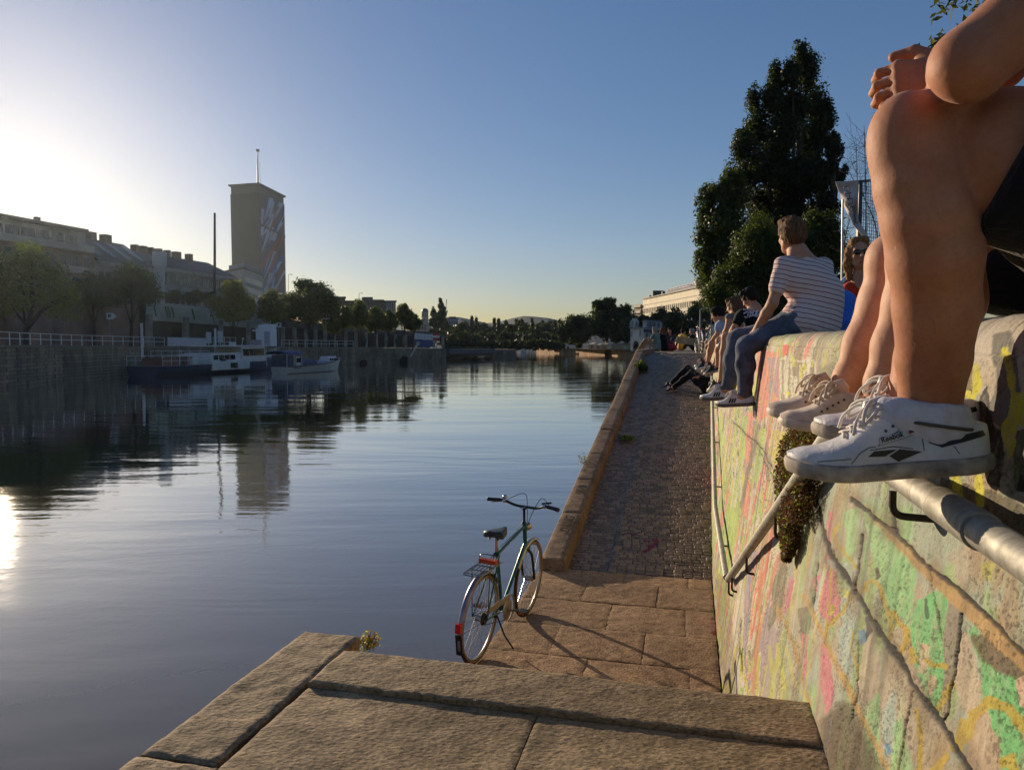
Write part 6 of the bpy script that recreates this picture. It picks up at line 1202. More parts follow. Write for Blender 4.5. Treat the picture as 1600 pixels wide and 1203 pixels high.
mb = MB(); q = [[P(.2 + .28 * i / 7, math.cos(a) * 1.05, .8 + (.62 + .05 * math.sin(i * 2)) * math.sin(a)) for a in np.linspace(0, math.pi, 9)] for i in range(8)]; mb.add([p for r_ in q for p in r_], [(i * 9 + k, i * 9 + k + 1, (i + 1) * 9 + k + 1, (i + 1) * 9 + k) for i in range(7) for k in range(8)] + [tuple(range(9)), tuple(range(63, 72))]); mb.build('cover', tarp, mbt, smooth=60)
mb = MB(); boxat(st, X, L * .48, L * .7, -.9, .9, .85, 1.15, mb, .1); mb.build('hatch_cover', M_('pale_blue_cover', (.30, .30, .42), .7), mbt, bevel=.05)
fc_ = MB(); boxat(st, X, L * .72, L * .9, -.7, .7, .95, 1.65, fc_, .15); fc_ = fc_.build('fore_cabin', bw, mbt, bevel=.08)
for a in (.745, .785, .825, .86): mb = MB(); boxat(st, X, L * a, L * (a + .025), -.69, -.55, 1.2, 1.42, mb); mb.build('window', glass, fc_)
mb = MB(); mb.tube([P(.94, 0, 1.2), P(.94, 0, 1.55)], .04, 6); mb.ball(P(.94, 0, 1.6), .1, 8, 6); mb.tube([P(.97, -.2, 1.35), P(1.05, 0, 1.45), P(.97, .2, 1.35)], .03, 6); mb.build('bow_fittings', white, mbt)
mb = MB(); c = P(.06, -1.2, .62); mb.tube(sp([c + X * (.18 * i) + Vector((0, 0, .08 * ((i % 2) - .5))) - Y * .03 for i in range(8)], 3), .03, 5); mb.build('name_script', darkp, mbt)
# ------------------------------------------------------------------ buildings
def fline(x):                         # the street front of the left bank: where the column x meets it
    Y = 94 / (.25 - (x - 800) / F); return Y
def fp(x, y): return atY(x, y, fline(x))
def win_mesh(key, w, h, frame=.09, d=.10, mats=None):
    mb = MB(); mb.cur = 0
    for c, s in (((0, 0, h / 2 - frame / 2), (w, d, frame)), ((0, 0, -h / 2 + frame / 2), (w, d, frame)), ((-w / 2 + frame / 2, 0, 0), (frame, d, h - 2 * frame - .004)), ((w / 2 - frame / 2, 0, 0), (frame, d, h - 2 * frame - .004)), ((0, 0, 0), (frame * .6, d * .8, h - 2 * frame - .006))): mb.box(c, s)
    mb.cur = 1; mb.box((0, d * .22, 0), (w - 2 * frame - .004, d * .3, h - 2 * frame - .004)); mb.cur = 0; mb.box((0, -d * .2, -h / 2 - .05), (w + .2, d * 1.6, .09)); return mb
def windows(parent, mb, mats, places, rz, name='window'):
    """places: world points; the first is built, the rest are copies"""
    o = None; Mi = parent.matrix_basis.inverted()
    for p in places:
        if o is None: o = mb.build(name, mats, parent, local=False); q = o
        else: q = o.copy(); COL.objects.link(q)
        q.parent = parent; q.location = Mi @ Vector(p); q.rotation_euler = (0, 0, rz)
def block(parent, name, m, a, b, depth, z0, z1, nrm, bevel=0, setb=0):
    """a wall block: front from a to b (ground points), going back along nrm by depth"""
    n = Vector(nrm).normalized(); a, b = Vector(a), Vector(b); A = Vector((a.x, a.y, 0)) + n * setb; B = Vector((b.x, b.y, 0)) + n * setb; D = n * depth; U = lambda p, z: Vector((p.x, p.y, z))
    mb = MB(); mb.hexa([U(A, z0), U(B, z0), U(B + D, z0), U(A + D, z0), U(A, z1), U(B, z1), U(B + D, z1), U(A + D, z1)]); return mb.build(name, m, parent, bevel=bevel)
LN = Vector((-.97, .2425, 0))         # back from the left street front
GZ = 3.2
plaster_w = M_('cream_plaster', (.36, .34, .29), .85, var=.15, nscale=.6); plaster_g = M_('grey_plaster', (.30, .30, .30), .85, var=.15, nscale=.6); roof_m = M_('dark_roof', (.075, .065, .06), .7, var=.25, nscale=1.5); brown_w = M_('brown_facade', (.16, .11, .09), .85, var=.2, nscale=.5); wframe = M_('window_frame_grey', (.24, .23, .21), .6)
def fr(x0, x1, f): return fp(x0 + (x1 - x0) * f, 535)
def row(x0, x1, n, z, off=-.06):
    out = []; a, b = fp(x0, 535), fp(x1, 535)
    for i in range(n): p = a.lerp(b, (i + .5) / n); out.append(Vector((p.x, p.y, z)) - LN * -off if False else Vector((p.x, p.y, z)) + LN * off)
    return out
RZL = math.atan2(.9701, .2425)        # windows face the water
# nearest block with ribbon windows and balconies
t = thing('apartment_block', 'hazy long flat topped apartment block with balconies at the far left', 'building', (fp(60, 535).x, fp(60, 535).y, GZ)); a, b = fp(-330, 535), fp(152, 535)
block(t, 'wall', brown_w, a, b, 14, GZ, 17.2, LN); block(t, 'attic_storey', plaster_w, a, b, 11, 17.2, 20.2, LN, setb=1.6); block(t, 'flat_roof', roof_m, a, b, 12.5, 20.2, 20.7, LN, setb=.9)
for z in (7.6, 10.6, 13.6, 16.9): block(t, 'balcony_band', plaster_w, fr(-330, 152, .02), fr(-330, 152, .985), .9, z, z + .95, LN, setb=-1.0)
wm = win_mesh('w', 1.5, 1.7); windows(t, wm, [wframe, glass], row(-260, 148, 16, 15.4) + row(-260, 148, 16, 12.3) + row(-260, 148, 16, 9.4), RZL); windows(t, win_mesh('w', 2.2, 1.5), [wframe, glass], [p + LN * 1.6 for p in row(-260, 140, 14, 18.8)], RZL, 'attic_window')
for x, w in ((12, 2.6), (92, .5), (96, .5)): block(t, 'chimney', roof_m, fp(x, 535), fp(x + w, 535), .8, 20.7, 21.6, LN, setb=3)
# cream house with skylights in a steep roof
def pitched(label, x0, x1, ze, zr, wall_m, roofm, rows_, cols, wsize, name='tenement_house', group=None, skylights=0, chim=(), cornice=True):
    a, b = fp(x0, 535), fp(x1, 535); t = thing(name, label, 'building', (a.x, a.y, GZ), group); block(t, 'wall', wall_m, a, b, 13, GZ, ze, LN); U = lambda p, z: Vector((p.x, p.y, z)); mb = MB(); A, B = a - LN * .5, b - LN * .5; R1, R2 = a + LN * 6, b + LN * 6; C1, C2 = a + LN * 13.4, b + LN * 13.4
    mb.add([U(A, ze), U(B, ze), U(R2, zr), U(R1, zr), U(C1, ze), U(C2, ze)], [(0, 1, 2, 3), (3, 2, 5, 4), (0, 3, 4), (1, 5, 2), (0, 4, 5, 1)]); rf = mb.build('roof', roofm, t)
    if cornice: block(t, 'cornice', wall_m, a, b, .8, ze - .7, ze - .1, LN, setb=-.55); block(t, 'string_course', wall_m, a, b, .4, GZ + (ze - GZ) * .45, GZ + (ze - GZ) * .45 + .3, LN, setb=-.2)
    for i in range(skylights):
        f = (i + .35) / skylights; p = a.lerp(b, f); q = a.lerp(b, f + .28 / skylights); lo, hi = .22, .80; mb = MB(); nr = Vector((0, 0, .12)) - LN * .08; s_ = lambda p, k: U(p - LN * .5 + LN * 6.5 * k, ze + (zr - ze) * k) + nr; mb.prism([s_(p, lo), s_(q, lo), s_(q, hi), s_(p, hi)], (0, 0, 0), (0, 0, .12)); mb.build('skylight', M_('skylight_glass', (.30, .32, .34), .15, .3), rf)
    for f, w in chim: p = a.lerp(b, f); q = a.lerp(b, f + w); block(rf, 'chimney', mat('chimney_brick', (.11, .08, .07), .9), p, q, 1.2, zr - 1.2, zr + 1.1, LN, setb=5.4)
    pl = []
    for z in rows_: pl += row(x0, x1, cols, z)
    windows(t, win_mesh('w', *wsize), [wframe, glass], pl, RZL); return t, rf
pitched('cream house with four long skylights in a steep dark roof on the left bank', 155, 243, 16.0, 20.2, plaster_w, roof_m, (13.6, 10.4, 7.2), 8, (1.1, 1.7), skylights=4, chim=((.05, .12), (.38, .10), (.62, .12)))
pitched('grey ornate tenement with many chimneys left of the tower', 246, 368, 16.4, 19.4, plaster_g, roof_m, (14.4, 11.0, 7.6), 15, (1.15, 1.9), chim=((.08, .03), (.16, .05), (.26, .02), (.34, .04), (.45, .03), (.55, .06), (.72, .04)))
# office annex in front of the tower
t = thing('office_building', 'low grey flat roofed office building at the foot of the tower', 'building', tuple(fp(380, 535))); g = lambda x, Y: foot(x, Y, GZ)
A, B, C = g(354, 215), g(384, 205), g(413, 228); n1 = Vector((.25, 1, 0)); n2 = Vector((-.85, .5, 0)); zt = atY(384, 421, 205).z
mb = MB(); U = lambda p, z: Vector((p.x, p.y, z)); D = A + (C - B)
mb.hexa([U(A, GZ), U(B, GZ), U(C, GZ), U(D, GZ), U(A, zt), U(B, zt), U(C, zt), U(D, zt)]); mb.build('wall', plaster_g, t)
mb = MB(); k = 1.03; c0 = (A + B + C + D) / 4; ex = lambda p: c0 + (p - c0) * k; mb.hexa([U(ex(A), zt + .01), U(ex(B), zt + .01), U(ex(C), zt + .01), U(ex(D), zt + .01), U(ex(A), zt + .6), U(ex(B), zt + .6), U(ex(C), zt + .6), U(ex(D), zt + .6)]); mb.build('roof', roof_m, t)
mb = MB(); s_ = .8; mb.hexa([U(c0 + (p - c0) * s_, zt + .6) for p in (A, B, C, D)] + [U(c0 + (p - c0) * s_, zt + 2.2) for p in (A, B, C, D)]); mb.build('penthouse', plaster_g, t)
dv = (C - B).normalized(); nout = Vector((dv.y, -dv.x, 0)); rz_ = math.atan2(dv.y, dv.x); pl = []
for y in (437, 452, 466, 481):
    z = atY(390, y, 207).z
    for i in range(6): p = B + (C - B) * ((i + .6) / 6.4); pl.append(Vector((p.x, p.y, z)) + nout * .07)
windows(t, win_mesh('w', 2.6, 1.7, .15), [wframe, M_('pale_reflecting_glass', (.35, .36, .38), .2)], pl, rz_)
pl = []; dv = (B - A).normalized(); nout = Vector((dv.y, -dv.x, 0))
for y in (440, 456, 471):
    z = atY(370, y, 210).z
    for i in range(5): p = A + (B - A) * ((i + .5) / 5); pl.append(Vector((p.x, p.y, z)) + nout * .07)
windows(t, win_mesh('w', .8, 1.6), [wframe, glass], pl, math.atan2(dv.y, dv.x))
# the tower: dark narrow face, long face with the banded mural, recessed crown and overhanging cap
t = thing('tower', 'tall dark tower with a striped mural on its side and an overhanging flat cap', 'tower', tuple(g(405, 340)))
A, B, C = foot(365, 333, GZ), foot(410, 329, GZ), foot(448, 357, GZ); D = A + (C - B); zt = atY(410, 301, 329).z; zc = atY(410, 289, 329).z
mb = MB(); mb.hexa([U(p, GZ) for p in (A, B, C, D)] + [U(p, zt) for p in (A, B, C, D)]); mb.build('shaft', M_('dark_tower_cladding', (.045, .043, .05), .75, var=.12, nscale=.12, stretch=(1, 1, .3)), t)
c0 = (A + B + C + D) / 4; ex = lambda p, k: c0 + (p - c0) * k
mb = MB(); mb.hexa([U(ex(p, .975), zt) for p in (A, B, C, D)] + [U(ex(p, .975), zc) for p in (A, B, C, D)]); mb.build('crown', M_('tower_crown', (.09, .09, .10), .7), t)
mb = MB(); mb.hexa([U(ex(p, 1.06), zc) for p in (A, B, C, D)] + [U(ex(p, 1.075), zc + .7) for p in (A, B, C, D)]); mb.build('cap', M_('tower_cap', (.06, .06, .062), .6), t)
mb = MB(); mb.hexa([U(ex(p, .8) , zc + .7) for p in (A, B, C, D)] + [U(ex(p, .78), zc + 1.7) for p in (A, B, C, D)]); mb.build('roof_plant', M_('tower_cap', (.06, .06, .062), .6), t)
ms = MB(); q = atY(403, 287, 335); ms.tube([q - Vector((0, 0, 1)), Vector((q.x, q.y, zc + 9)), atY(402.8, 235, 335)], [.42, .34, .22], 8); ms.tube([q + Vector((1.1, 0, 0)), q + Vector((.9, 0, 9.5))], .06, 5); ms.box(atY(402.8, 235.5, 335), (1.2, .9, 1.0)); ms.build('mast', M_('mast_grey', (.20, .17, .16), .5, .4), t)
# mural bands: the long face in coordinates (f along it, h up it), thin coloured panels on the wall
dv = C - B; out = Vector((dv.y, -dv.x, 0)).normalized(); out = out if out.dot(Vector((0, -1, 0))) > 0 or out.x > 0 else -out
mur = {'light_band': (.36, .44, .58), 'blue_band': (.05, .08, .28), 'red_band': (.30, .05, .06), 'plum_band': (.075, .055, .08)}
Hh = zt - GZ; Pm = lambda f, h: Vector((B.x, B.y, 0)) + dv * f + Vector((0, 0, zt - h * Hh))
def panel(nm, poly, lift):
    cl = []                            # clip to the face
    mb = MB(); mb.prism([Pm(min(1, max(0, f)), h) + out * lift for f, h in poly], (0, 0, 0), out * .06); mb.build(nm, mat(nm, mur[nm], .7, var=.12, nscale=.2), t)
panel('plum_band', [(0, 0), (1, .0), (1, 1), (0, 1)], .02)
for nm, x0, w, h0, h1, l in (('blue_band', .0, .16, .0, .30, .09), ('light_band', .12, .22, .0, .13, .10), ('light_band', .0, .26, .02, .20, .11), ('light_band', .40, .28, .0, .21, .10), ('light_band', .78, .2, .08, .24, .11), ('light_band', .58, .18, .16, .24, .12), ('light_band', .24, .16, .14, .23, .115), ('blue_band', .36, .10, .06, .22, .13), ('red_band', .70, .12, .06, .22, .125),
                           ('light_band', .0, .3, .22, .36, .10), ('blue_band', .22, .2, .24, .42, .105), ('light_band', .0, .12, .44, .54, .11), ('light_band', .14, .22, .38, .56, .12), ('blue_band', .3, .3, .4, .62, .10), ('light_band', .0, .3, .54, .68, .11), ('blue_band', .12, .18, .62, .76, .115), ('light_band', .02, .2, .72, .84, .12), ('light_band', .4, .16, .44, .60, .11), ('light_band', .5, .14, .5, .72, .12), ('red_band', .78, .3, .44, .66, .10), ('red_band', .3, .2, .30, .44, .11), ('blue_band', .5, .3, .58, .84, .105), ('light_band', .62, .16, .72, .82, .12), ('light_band', .1, .26, .82, 1.0, .12), ('blue_band', .36, .2, .82, 1.0, .11), ('red_band', .68, .24, .8, 1.0, .115), ('light_band', .42, .14, .86, .96, .125)):
    w *= .62; h0 -= .02; h1 += .05; h1 = min(h1, 1); h0 = max(h0, 0); sl = .75 * (h1 - h0) / .25; panel(nm, [(x0 + sl * .5, h0), (x0 + w + sl * .5, h0), (x0 + w - sl * .5, h1), (x0 - sl * .5, h1)], l)
rg_ = random.Random(4)
for i in range(26):
    h0 = rg_.random() * .9; x0 = rg_.random() * .9; L_ = .08 + .14 * rg_.random(); w = .03 + .06 * rg_.random(); k_ = 3.0; nm = rg_.choice(['light_band', 'blue_band', 'red_band'] if x0 < .5 else ['red_band', 'blue_band', 'red_band', 'light_band'])
    x1 = max(0, x0 - L_ * k_ * .55); panel(nm, [(x0, h0), (min(1, x0 + w), h0), (x1 + w, min(1, h0 + L_)), (x1, min(1, h0 + L_))], .14 + .004 * i)
panel('plum_band', [(0, .205), (1, .225), (1, .24), (0, .22)], .27); 
# rooftops right of the tower
def flat(label, pts, Y, ytop, m, name='building', windows_=None, extra=()):
    a, b = foot(pts[0], Y, 2.0), foot(pts[1], Y, 2.0); t = thing(name, label, 'building', tuple((a + b) / 2)); n = Vector((-.25, 1, 0)); z = atY(pts[0], ytop, Y).z; block(t, 'wall', m, a, b, 16, 2.0, z, n); block(t, 'roof', roof_m, a + Vector((-.3, 0, 0)), b + Vector((.3, 0, 0)), 16.6, z + .005, z + .5, n, setb=-.3)
    for x0, x1, y, mm in extra: block(t, 'roof_storey', mm, foot(x0, Y, 0), foot(x1, Y, 0), 8, z + .5, atY(x0, y, Y).z, n, setb=2.5)
    if windows_:
        nx, rows_ = windows_; pl = []
        for y in rows_:
            for i in range(nx): p = a.lerp(b, (i + .5) / nx); pl.append(Vector((p.x, p.y - .06, atY(pts[0], y, Y).z)))
        windows(t, win_mesh('w', (b - a).length / nx * .55, 1.7), [wframe, glass], pl, 0)
    return t
flat('brown office block with a raised middle roof behind the quay trees', (535, 618), 255, 472, brown_w, 'office_building', (14, (479, 487, 495)), ((568, 584, 463.5, brown_w), (584, 602, 467.5, brown_w))); flat('small glazed roof pavilion at the right end of the brown office block', (605, 619), 250, 472, plaster_g, 'glass_pavilion', (4, (477, 484))); flat('dark tenement rooftops between the tower trees and the office block', (505, 540), 240, 466, roof_m, 'tenement_house', None, ((510, 522, 462, roof_m),)); flat('bluish pale building beside the tall poplars downriver', (697, 716), 390, 498, M_('bluish_plaster', (.22, .25, .30), .8), 'building', (5, (504, 510, 516)), ((703, 714, 494.5, brown_w),)); flat('low cream house left of the domed observatory tower', (640, 662), 380, 501, plaster_w, 'house', (6, (506, 512)))
# observatory with a dome
t = thing('observatory_tower', 'round observatory tower with a dome downriver left of the poplars', 'tower', tuple(foot(664.5, 400, 2))); Y = 400; c = foot(664.5, Y, 0); z = lambda y: atY(664, y, Y).z; mb = MB(); mb.tube([Vector((c.x, c.y, 2)), Vector((c.x, c.y, z(502)))], 2.9, 18); mb.build('base', plaster_w, t, smooth=40); mb = MB(); mb.tube([Vector((c.x, c.y, z(502))), Vector((c.x, c.y, z(487)))], 1.75, 16); mb.build('drum', plaster_w, t, smooth=40); mb = MB(); mb.tube([Vector((c.x, c.y, z(496))), Vector((c.x, c.y, z(495)))], 2.15, 16); mb.tube([Vector((c.x, c.y, z(488))), Vector((c.x, c.y, z(487)))], 2.05, 16); mb.build('gallery', plaster_g, t); mb = MB(); mb.ball((c.x, c.y, z(487)), (1.85, 1.85, (z(481.5) - z(487))), 16, 10); mb.build('dome', M_('dome_metal', (.12, .13, .14), .4, .5), t, smooth=True)
pl = [Vector((c.x + 1.75 * math.sin(a), c.y - 1.75 * math.cos(a), z(492))) for a in (-.9, -.3, .3, .9)]; windows(t, win_mesh('w', .6, 1.6), [wframe, glass], pl, 0)
t = thing('construction_crane', 'thin distant crane mast behind the poplars', 'crane', tuple(foot(694, 420, 2))); mb = MB(); a, b = atY(693, 520, 420), atY(698, 468, 420); mb.bar(a, b, .35); mb.build('jib', mat('crane_grey', (.2, .2, .22)), t)
# ------------------------------------------------------------------ downriver: bridge, lock, right quay, pavilion, long building
t = thing('bridge', 'dark low road bridge crossing the canal downriver', 'bridge', tuple(foot(830, 262, 0))); dk = M_('bridge_dark_steel', (.03, .028, .028), .7, var=.3); a, b = atY(690, 538, 272), atY(900, 531, 258); U_ = Vector((0, 0, 1)); mb = MB(); mb.bar(a, b, 9, 1.0); mb.build('deck', dk, t)
mb = MB()
N = 17
for i in range(N):
    f0, f1 = i / N, (i + 1) / N; A_, B_ = a.lerp(b, f0), a.lerp(b, f1); h = lambda f: 1.0 + 2.0 * (2 * f - 1) ** 2 * .5; mb.hexa([A_ - U_ * (.5 + h(f0)) , B_ - U_ * (.5 + h(f1)), B_ - U_ * (.5 + h(f1)) + Vector((0, 6, 0)), A_ - U_ * (.5 + h(f0)) + Vector((0, 6, 0)), A_ - U_ * .5, B_ - U_ * .5, B_ - U_ * .5 + Vector((0, 6, 0)), A_ - U_ * .5 + Vector((0, 6, 0))])
mb.build('arch_girder', dk, t); mb = MB()
for i in range(60): p = a.lerp(b, i / 59) + U_ * .5 - Vector((0, 4.4, 0)); mb.bar(p, p + U_ * 1.0, .06)
mb.bar(a + U_ * 1.5 - Vector((0, 4.4, 0)), b + U_ * 1.5 - Vector((0, 4.4, 0)), .1); mb.build('railing', dk, t)
for x0, x1, y0, y1, Y, nm in ((763, 806, 546, 562, 150, 'pier'),):
    p, q = atY(x0, y1, Y), atY(x1, y0, Y); mb = MB(); mb.box(((p.x + q.x) / 2, Y + 4, (q.z - 1) / 2), (q.x - p.x, 8, q.z + 1)); o = tag(mb.build('lock_pier', qst, bevel=.1), 'dark concrete lock pier standing in the canal before the bridge', 'pier')
mb = MB(); p, q = atY(695, 545, 140), atY(766, 545, 150); mb.bar(p - U_ * .5, q - U_ * .5, 2.5, 1.0); mb.bar(p + U_ * .3 - Vector((0, 1, 0)), q + U_ * .3 - Vector((0, 1, 0)), .1); mb.bar(p - U_ * 1.2, q - U_ * 1.2, 1.2, .35); tag(mb.build('lock_gate', M_('lock_concrete', (.13, .125, .12), .8)), 'grey horizontal lock gate beam between the far quay and the pier', 'lock gate')
for i, (x, y0) in enumerate(((742, 521), (750, 521), (763, 522), (806, 520.5), (817, 521), (827, 522.5))):
    Y = 262; a_, b_ = atY(x, 534, Y), atY(x, y0, Y); mb = MB(); mb.tube([a_, b_], .1, 6); mb.ball(b_, .22, 8, 6); tag(mb.build('street_lamp', mat('pale_lamp', (.35, .35, .35))), 'thin pale lamp post on the distant bridge', 'street lamp', 'lamp posts on the bridge')
# right quay wall in the sun
wq = NT('sunlit_quay_stone'); v = wq.coord('Object', (1, 1, .3)); wq.base(wq.ramp(wq.noise(v, .8, 6, .65), [(.3, (.24, .13, .07)), (.5, (.46, .28, .15)), (.72, (.66, .47, .29))])); wq.b.inputs['Roughness'].default_value = .9; wq.bump(wq.noise(v, 5, 4), .6, .08); wq = wq.mat
RQ = [(838, 232), (862, 219), (945, 183), (956, 179), (1000, 160), (1060, 139)]; P_ = [atZ(x, 535 + 3.2 * F / Y, 0) for x, Y in RQ]; P_ = [Vector(((x - 800) / F * Y, Y, 0)) for x, Y in RQ]
mb = MB(); kk = Vector((.15, 1.5, 0)); ztop = 1.5
for i in range(len(P_) - 1):
    a_, b_ = P_[i], P_[i + 1]
    if i == 2: a_, b_ = a_ + kk * 2, b_ + kk * 2
    mb.hexa([a_ - U_, b_ - U_, b_ + kk - U_, a_ + kk - U_, a_ + U_ * ztop, b_ + U_ * ztop, b_ + kk + U_ * ztop, a_ + kk + U_ * ztop])
tag(mb.build('quay_wall', wq), 'sunlit reddish stone quay wall where the canal bends on the right', 'wall')
mb = MB(); mb.add([P_[0] + Vector((0, 0, ztop + .02)) + kk, P_[-1] + Vector((0, 0, ztop + .02)) + kk, Vector((60, 140, ztop + .02)), Vector((220, 320, ztop + .02)), Vector((60, 420, ztop + .02)), Vector((8, 260, ztop + .02))], [(0, 1, 2, 3, 4, 5)]); tag(mb.build('far_right_ground', earth), kind='structure')
cream = M_('cream_render', (.72, .62, .46), .85, var=.12, nscale=.8); creamw = M_('white_awning', (.62, .55, .42), .8)
for i, (x, w, y) in enumerate(((887, 12, 540), (924, 13, 537), (934, 10, 538.5), (944, 12, 538), (959, 12, 537.5), (968, 12, 538), (982, 11, 537))):
    Y = 213 - (x - 880) * .44; p = foot(x, Y, ztop); h = atY(x, y, Y).z - ztop; ww = w * Y / F; t = thing('market_stall', ['lone cream stall among the trees at the left of the sunlit quay', 'leftmost of the close row of cream stalls under the big tree', 'second cream stall of the row, beneath the dark tree trunks', 'third cream stall of the row before the notch in the quay wall', 'cream stall just right of the notch in the quay wall', 'cream stall between the notch and the white pavilion', 'cream stall nearest the white pavilion'][i], 'stall', tuple(p), 'cream stalls on the sunlit quay'); mb = MB(); mb.box(p + Vector((0, 1.2, h * .45)), (ww, 2.4, h * .9)); mb.build('body', cream, t); mb = MB(); q = p + Vector((0, 1.2, h * .9)); mb.add([q + Vector(v_) for v_ in ((-ww * .55, -1.5, 0), (ww * .55, -1.5, 0), (ww * .55, 1.5, 0), (-ww * .55, 1.5, 0), (-ww * .2, 0, h * .35), (ww * .2, 0, h * .35))], [(0, 1, 5, 4), (1, 2, 5), (2, 3, 4, 5), (3, 0, 4), (0, 3, 2, 1)]); mb.build('roof', creamw, t); mb = MB(); mb.box(p + Vector((ww * .1, -.02, h * .35)), (ww * .35, .06, h * .5)); mb.build('opening', glass, t); t.rotation_euler = (0, 0, R(-55))
mb = MB(); a_, b_ = atY(886, 541, 208), atY(881, 534, 208); mb.prism([a_, a_ + Vector((.5, 0, 0)), b_ + Vector((.9, 0, .3)), b_ + Vector((0, 0, .5)), b_ + Vector((-.4, 0, 0))], (0, 0, 0), (0, .4, 0)); tag(mb.build('sail_sign', white), 'small white slanting sign among the trees at the bend', 'sign')
for i, (x, h, w) in enumerate(((817, 7, 6),)):
    p = foot(x + 1, 215, .1); mb = MB(); mb.box(p + Vector((0, 0, .3)), (1.5, 3.5, .7)); mb.box(p + Vector((0, .4, .95)), (1.0, 1.4, .7)); tag(mb.build('boat', bw, bevel=.1), 'tiny white boat moored under the distant bridge', 'boat')
p = foot(841, 236, 0); mb = MB(); mb.prism([p + Vector((-.9, 0, 1.6)), p + Vector((1.6, 0, 1.6)), p + Vector((.9, 0, 2.9)), p + Vector((-.6, 0, 3.1))], (0, 0, 0), (0, 3, 0)); tag(mb.build('abutment', cream), 'sunlit pale bridge abutment block at the end of the right quay', 'abutment')
# white pavilion
t = thing('pavilion', 'white lock house pavilion with sculpted lions at the right bend', 'building', tuple(foot(1000, 140, ztop))); Y = 140; L = lambda x, y, Y=Y: atY(x, y, Y)
pv = M_('pavilion_stone', (.74, .67, .56), .8, var=.1, nscale=1); pvs = M_('pavilion_grey', (.40, .38, .38), .8, var=.1)
A, B, C = foot(985, 147, ztop), foot(1003.5, 137, ztop), foot(1052, 152, ztop); D = A + (C - B); zz = lambda y: atY(1000, y, 139).z
mb = MB(); mb.hexa([U(q, ztop) for q in (A, B, C, D)] + [U(q, zz(513)) for q in (A, B, C, D)]); mb.build('ground_floor', pv, t); c0 = (A + B + C + D) / 4
mb = MB(); mb.hexa([U(ex2, zz(513)) for ex2 in [c0 + (q - c0) * 1.04 for q in (A, B, C, D)]] + [U(ex2, zz(511.6)) for ex2 in [c0 + (q - c0) * 1.04 for q in (A, B, C, D)]]); mb.build('cornice', pvs, t)
A2, B2, C2 = A.lerp(D, .25) + (B - A) * .35, B + (C - B) * .12, C; D2 = A2 + (C2 - B2)
mb = MB(); mb.hexa([U(q, zz(511.6)) for q in (A2, B2, C2, D2)] + [U(q, zz(500.5)) for q in (A2, B2, C2, D2)]); mb.build('upper_floor', pvs, t); c2 = (A2 + B2 + C2 + D2) / 4; mb = MB(); mb.hexa([U(c2 + (q - c2) * 1.05, zz(500.5)) for q in (A2, B2, C2, D2)] + [U(c2 + (q - c2) * 1.05, zz(499)) for q in (A2, B2, C2, D2)]); mb.build('roof', roof_m, t)
p = L(993, 499, 141); mb = MB(); mb.box((p.x, p.y + 1, (zz(511.6) + zz(497)) / 2), (.8, .8, zz(497) - zz(511.6))); mb.build('pylon', pv, t)
for x in (987.5, 996):
    p = L(x, 511.6, 138.5); mb = MB(); mb.ball(p + Vector((0, .6, .55)), (.38, .7, .5), 10, 8); mb.ball(p + Vector((0, .1, 1.0)), (.34, .34, .38), 10, 8); mb.box(p + Vector((0, .3, .08)), (.9, 1.4, .16)); mb.build('lion_statue', pvs, t, smooth=60)
dv = B - A; no = Vector((dv.y, -dv.x, 0)).normalized(); mb = MB(); m0 = A.lerp(B, .5) + no * .02; m0.z = ztop; pr_ = [m0 + dv * .22 * math.cos(a_) + Vector((0, 0, 1.1 + .9 * math.sin(a_))) for a_ in np.linspace(0, math.pi, 9)] + [m0 - dv * .22, m0 + dv * .22]; mb.prism(pr_, (0, 0, 0), no * .05); mb.build('arched_door', glass, t)
for f in (.15, .85): mb = MB(); q = A.lerp(B, f) + no * .06; mb.box((q.x, q.y, zz(521)), (.25, .25, 1.2)); mb.build('pilaster', pvs, t)
dv = C - B; no = Vector((dv.y, -dv.x, 0)).normalized(); rz_ = math.atan2(dv.y, dv.x); mb = MB(); q = B.lerp(C, .5) + no * .05; mb.bar(U(B.lerp(C, .04), zz(517)) + no * .04, U(B.lerp(C, .98), zz(517)) + no * .04, .08, .55); mb.build('blue_band', M_('pavilion_blue', (.07, .07, .24), .6), t); windows(t, win_mesh('w', .9, 1.4), [wframe, M_('blue_door', (.10, .11, .32), .5)], [U(B.lerp(C, f), zz(526)) + no * .06 for f in (.12, .3, .5, .7, .9)], rz_); windows(t, win_mesh('w', .7, .9), [wframe, glass], [U(B2.lerp(C2, f), zz(506)) + no * .06 for f in (.12, .26, .42, .58, .74, .9)], rz_)
mb = MB(); p = L(1043, 515, 139); mb.tube([foot(1042, 139, ztop), U(p, p.z)], .1, 6); mb.tube([foot(1046, 139, ztop), U(p + Vector((.5, 0, 0)), p.z)], .1, 6); mb.box(p + Vector((.25, 0, -1.3)), (.35, .1, 2.4)); tag(mb.build('banner_stand', M_('pale_banner', (.5, .42, .4))), 'narrow upright pale banner between two poles right of the pavilion', 'banner')
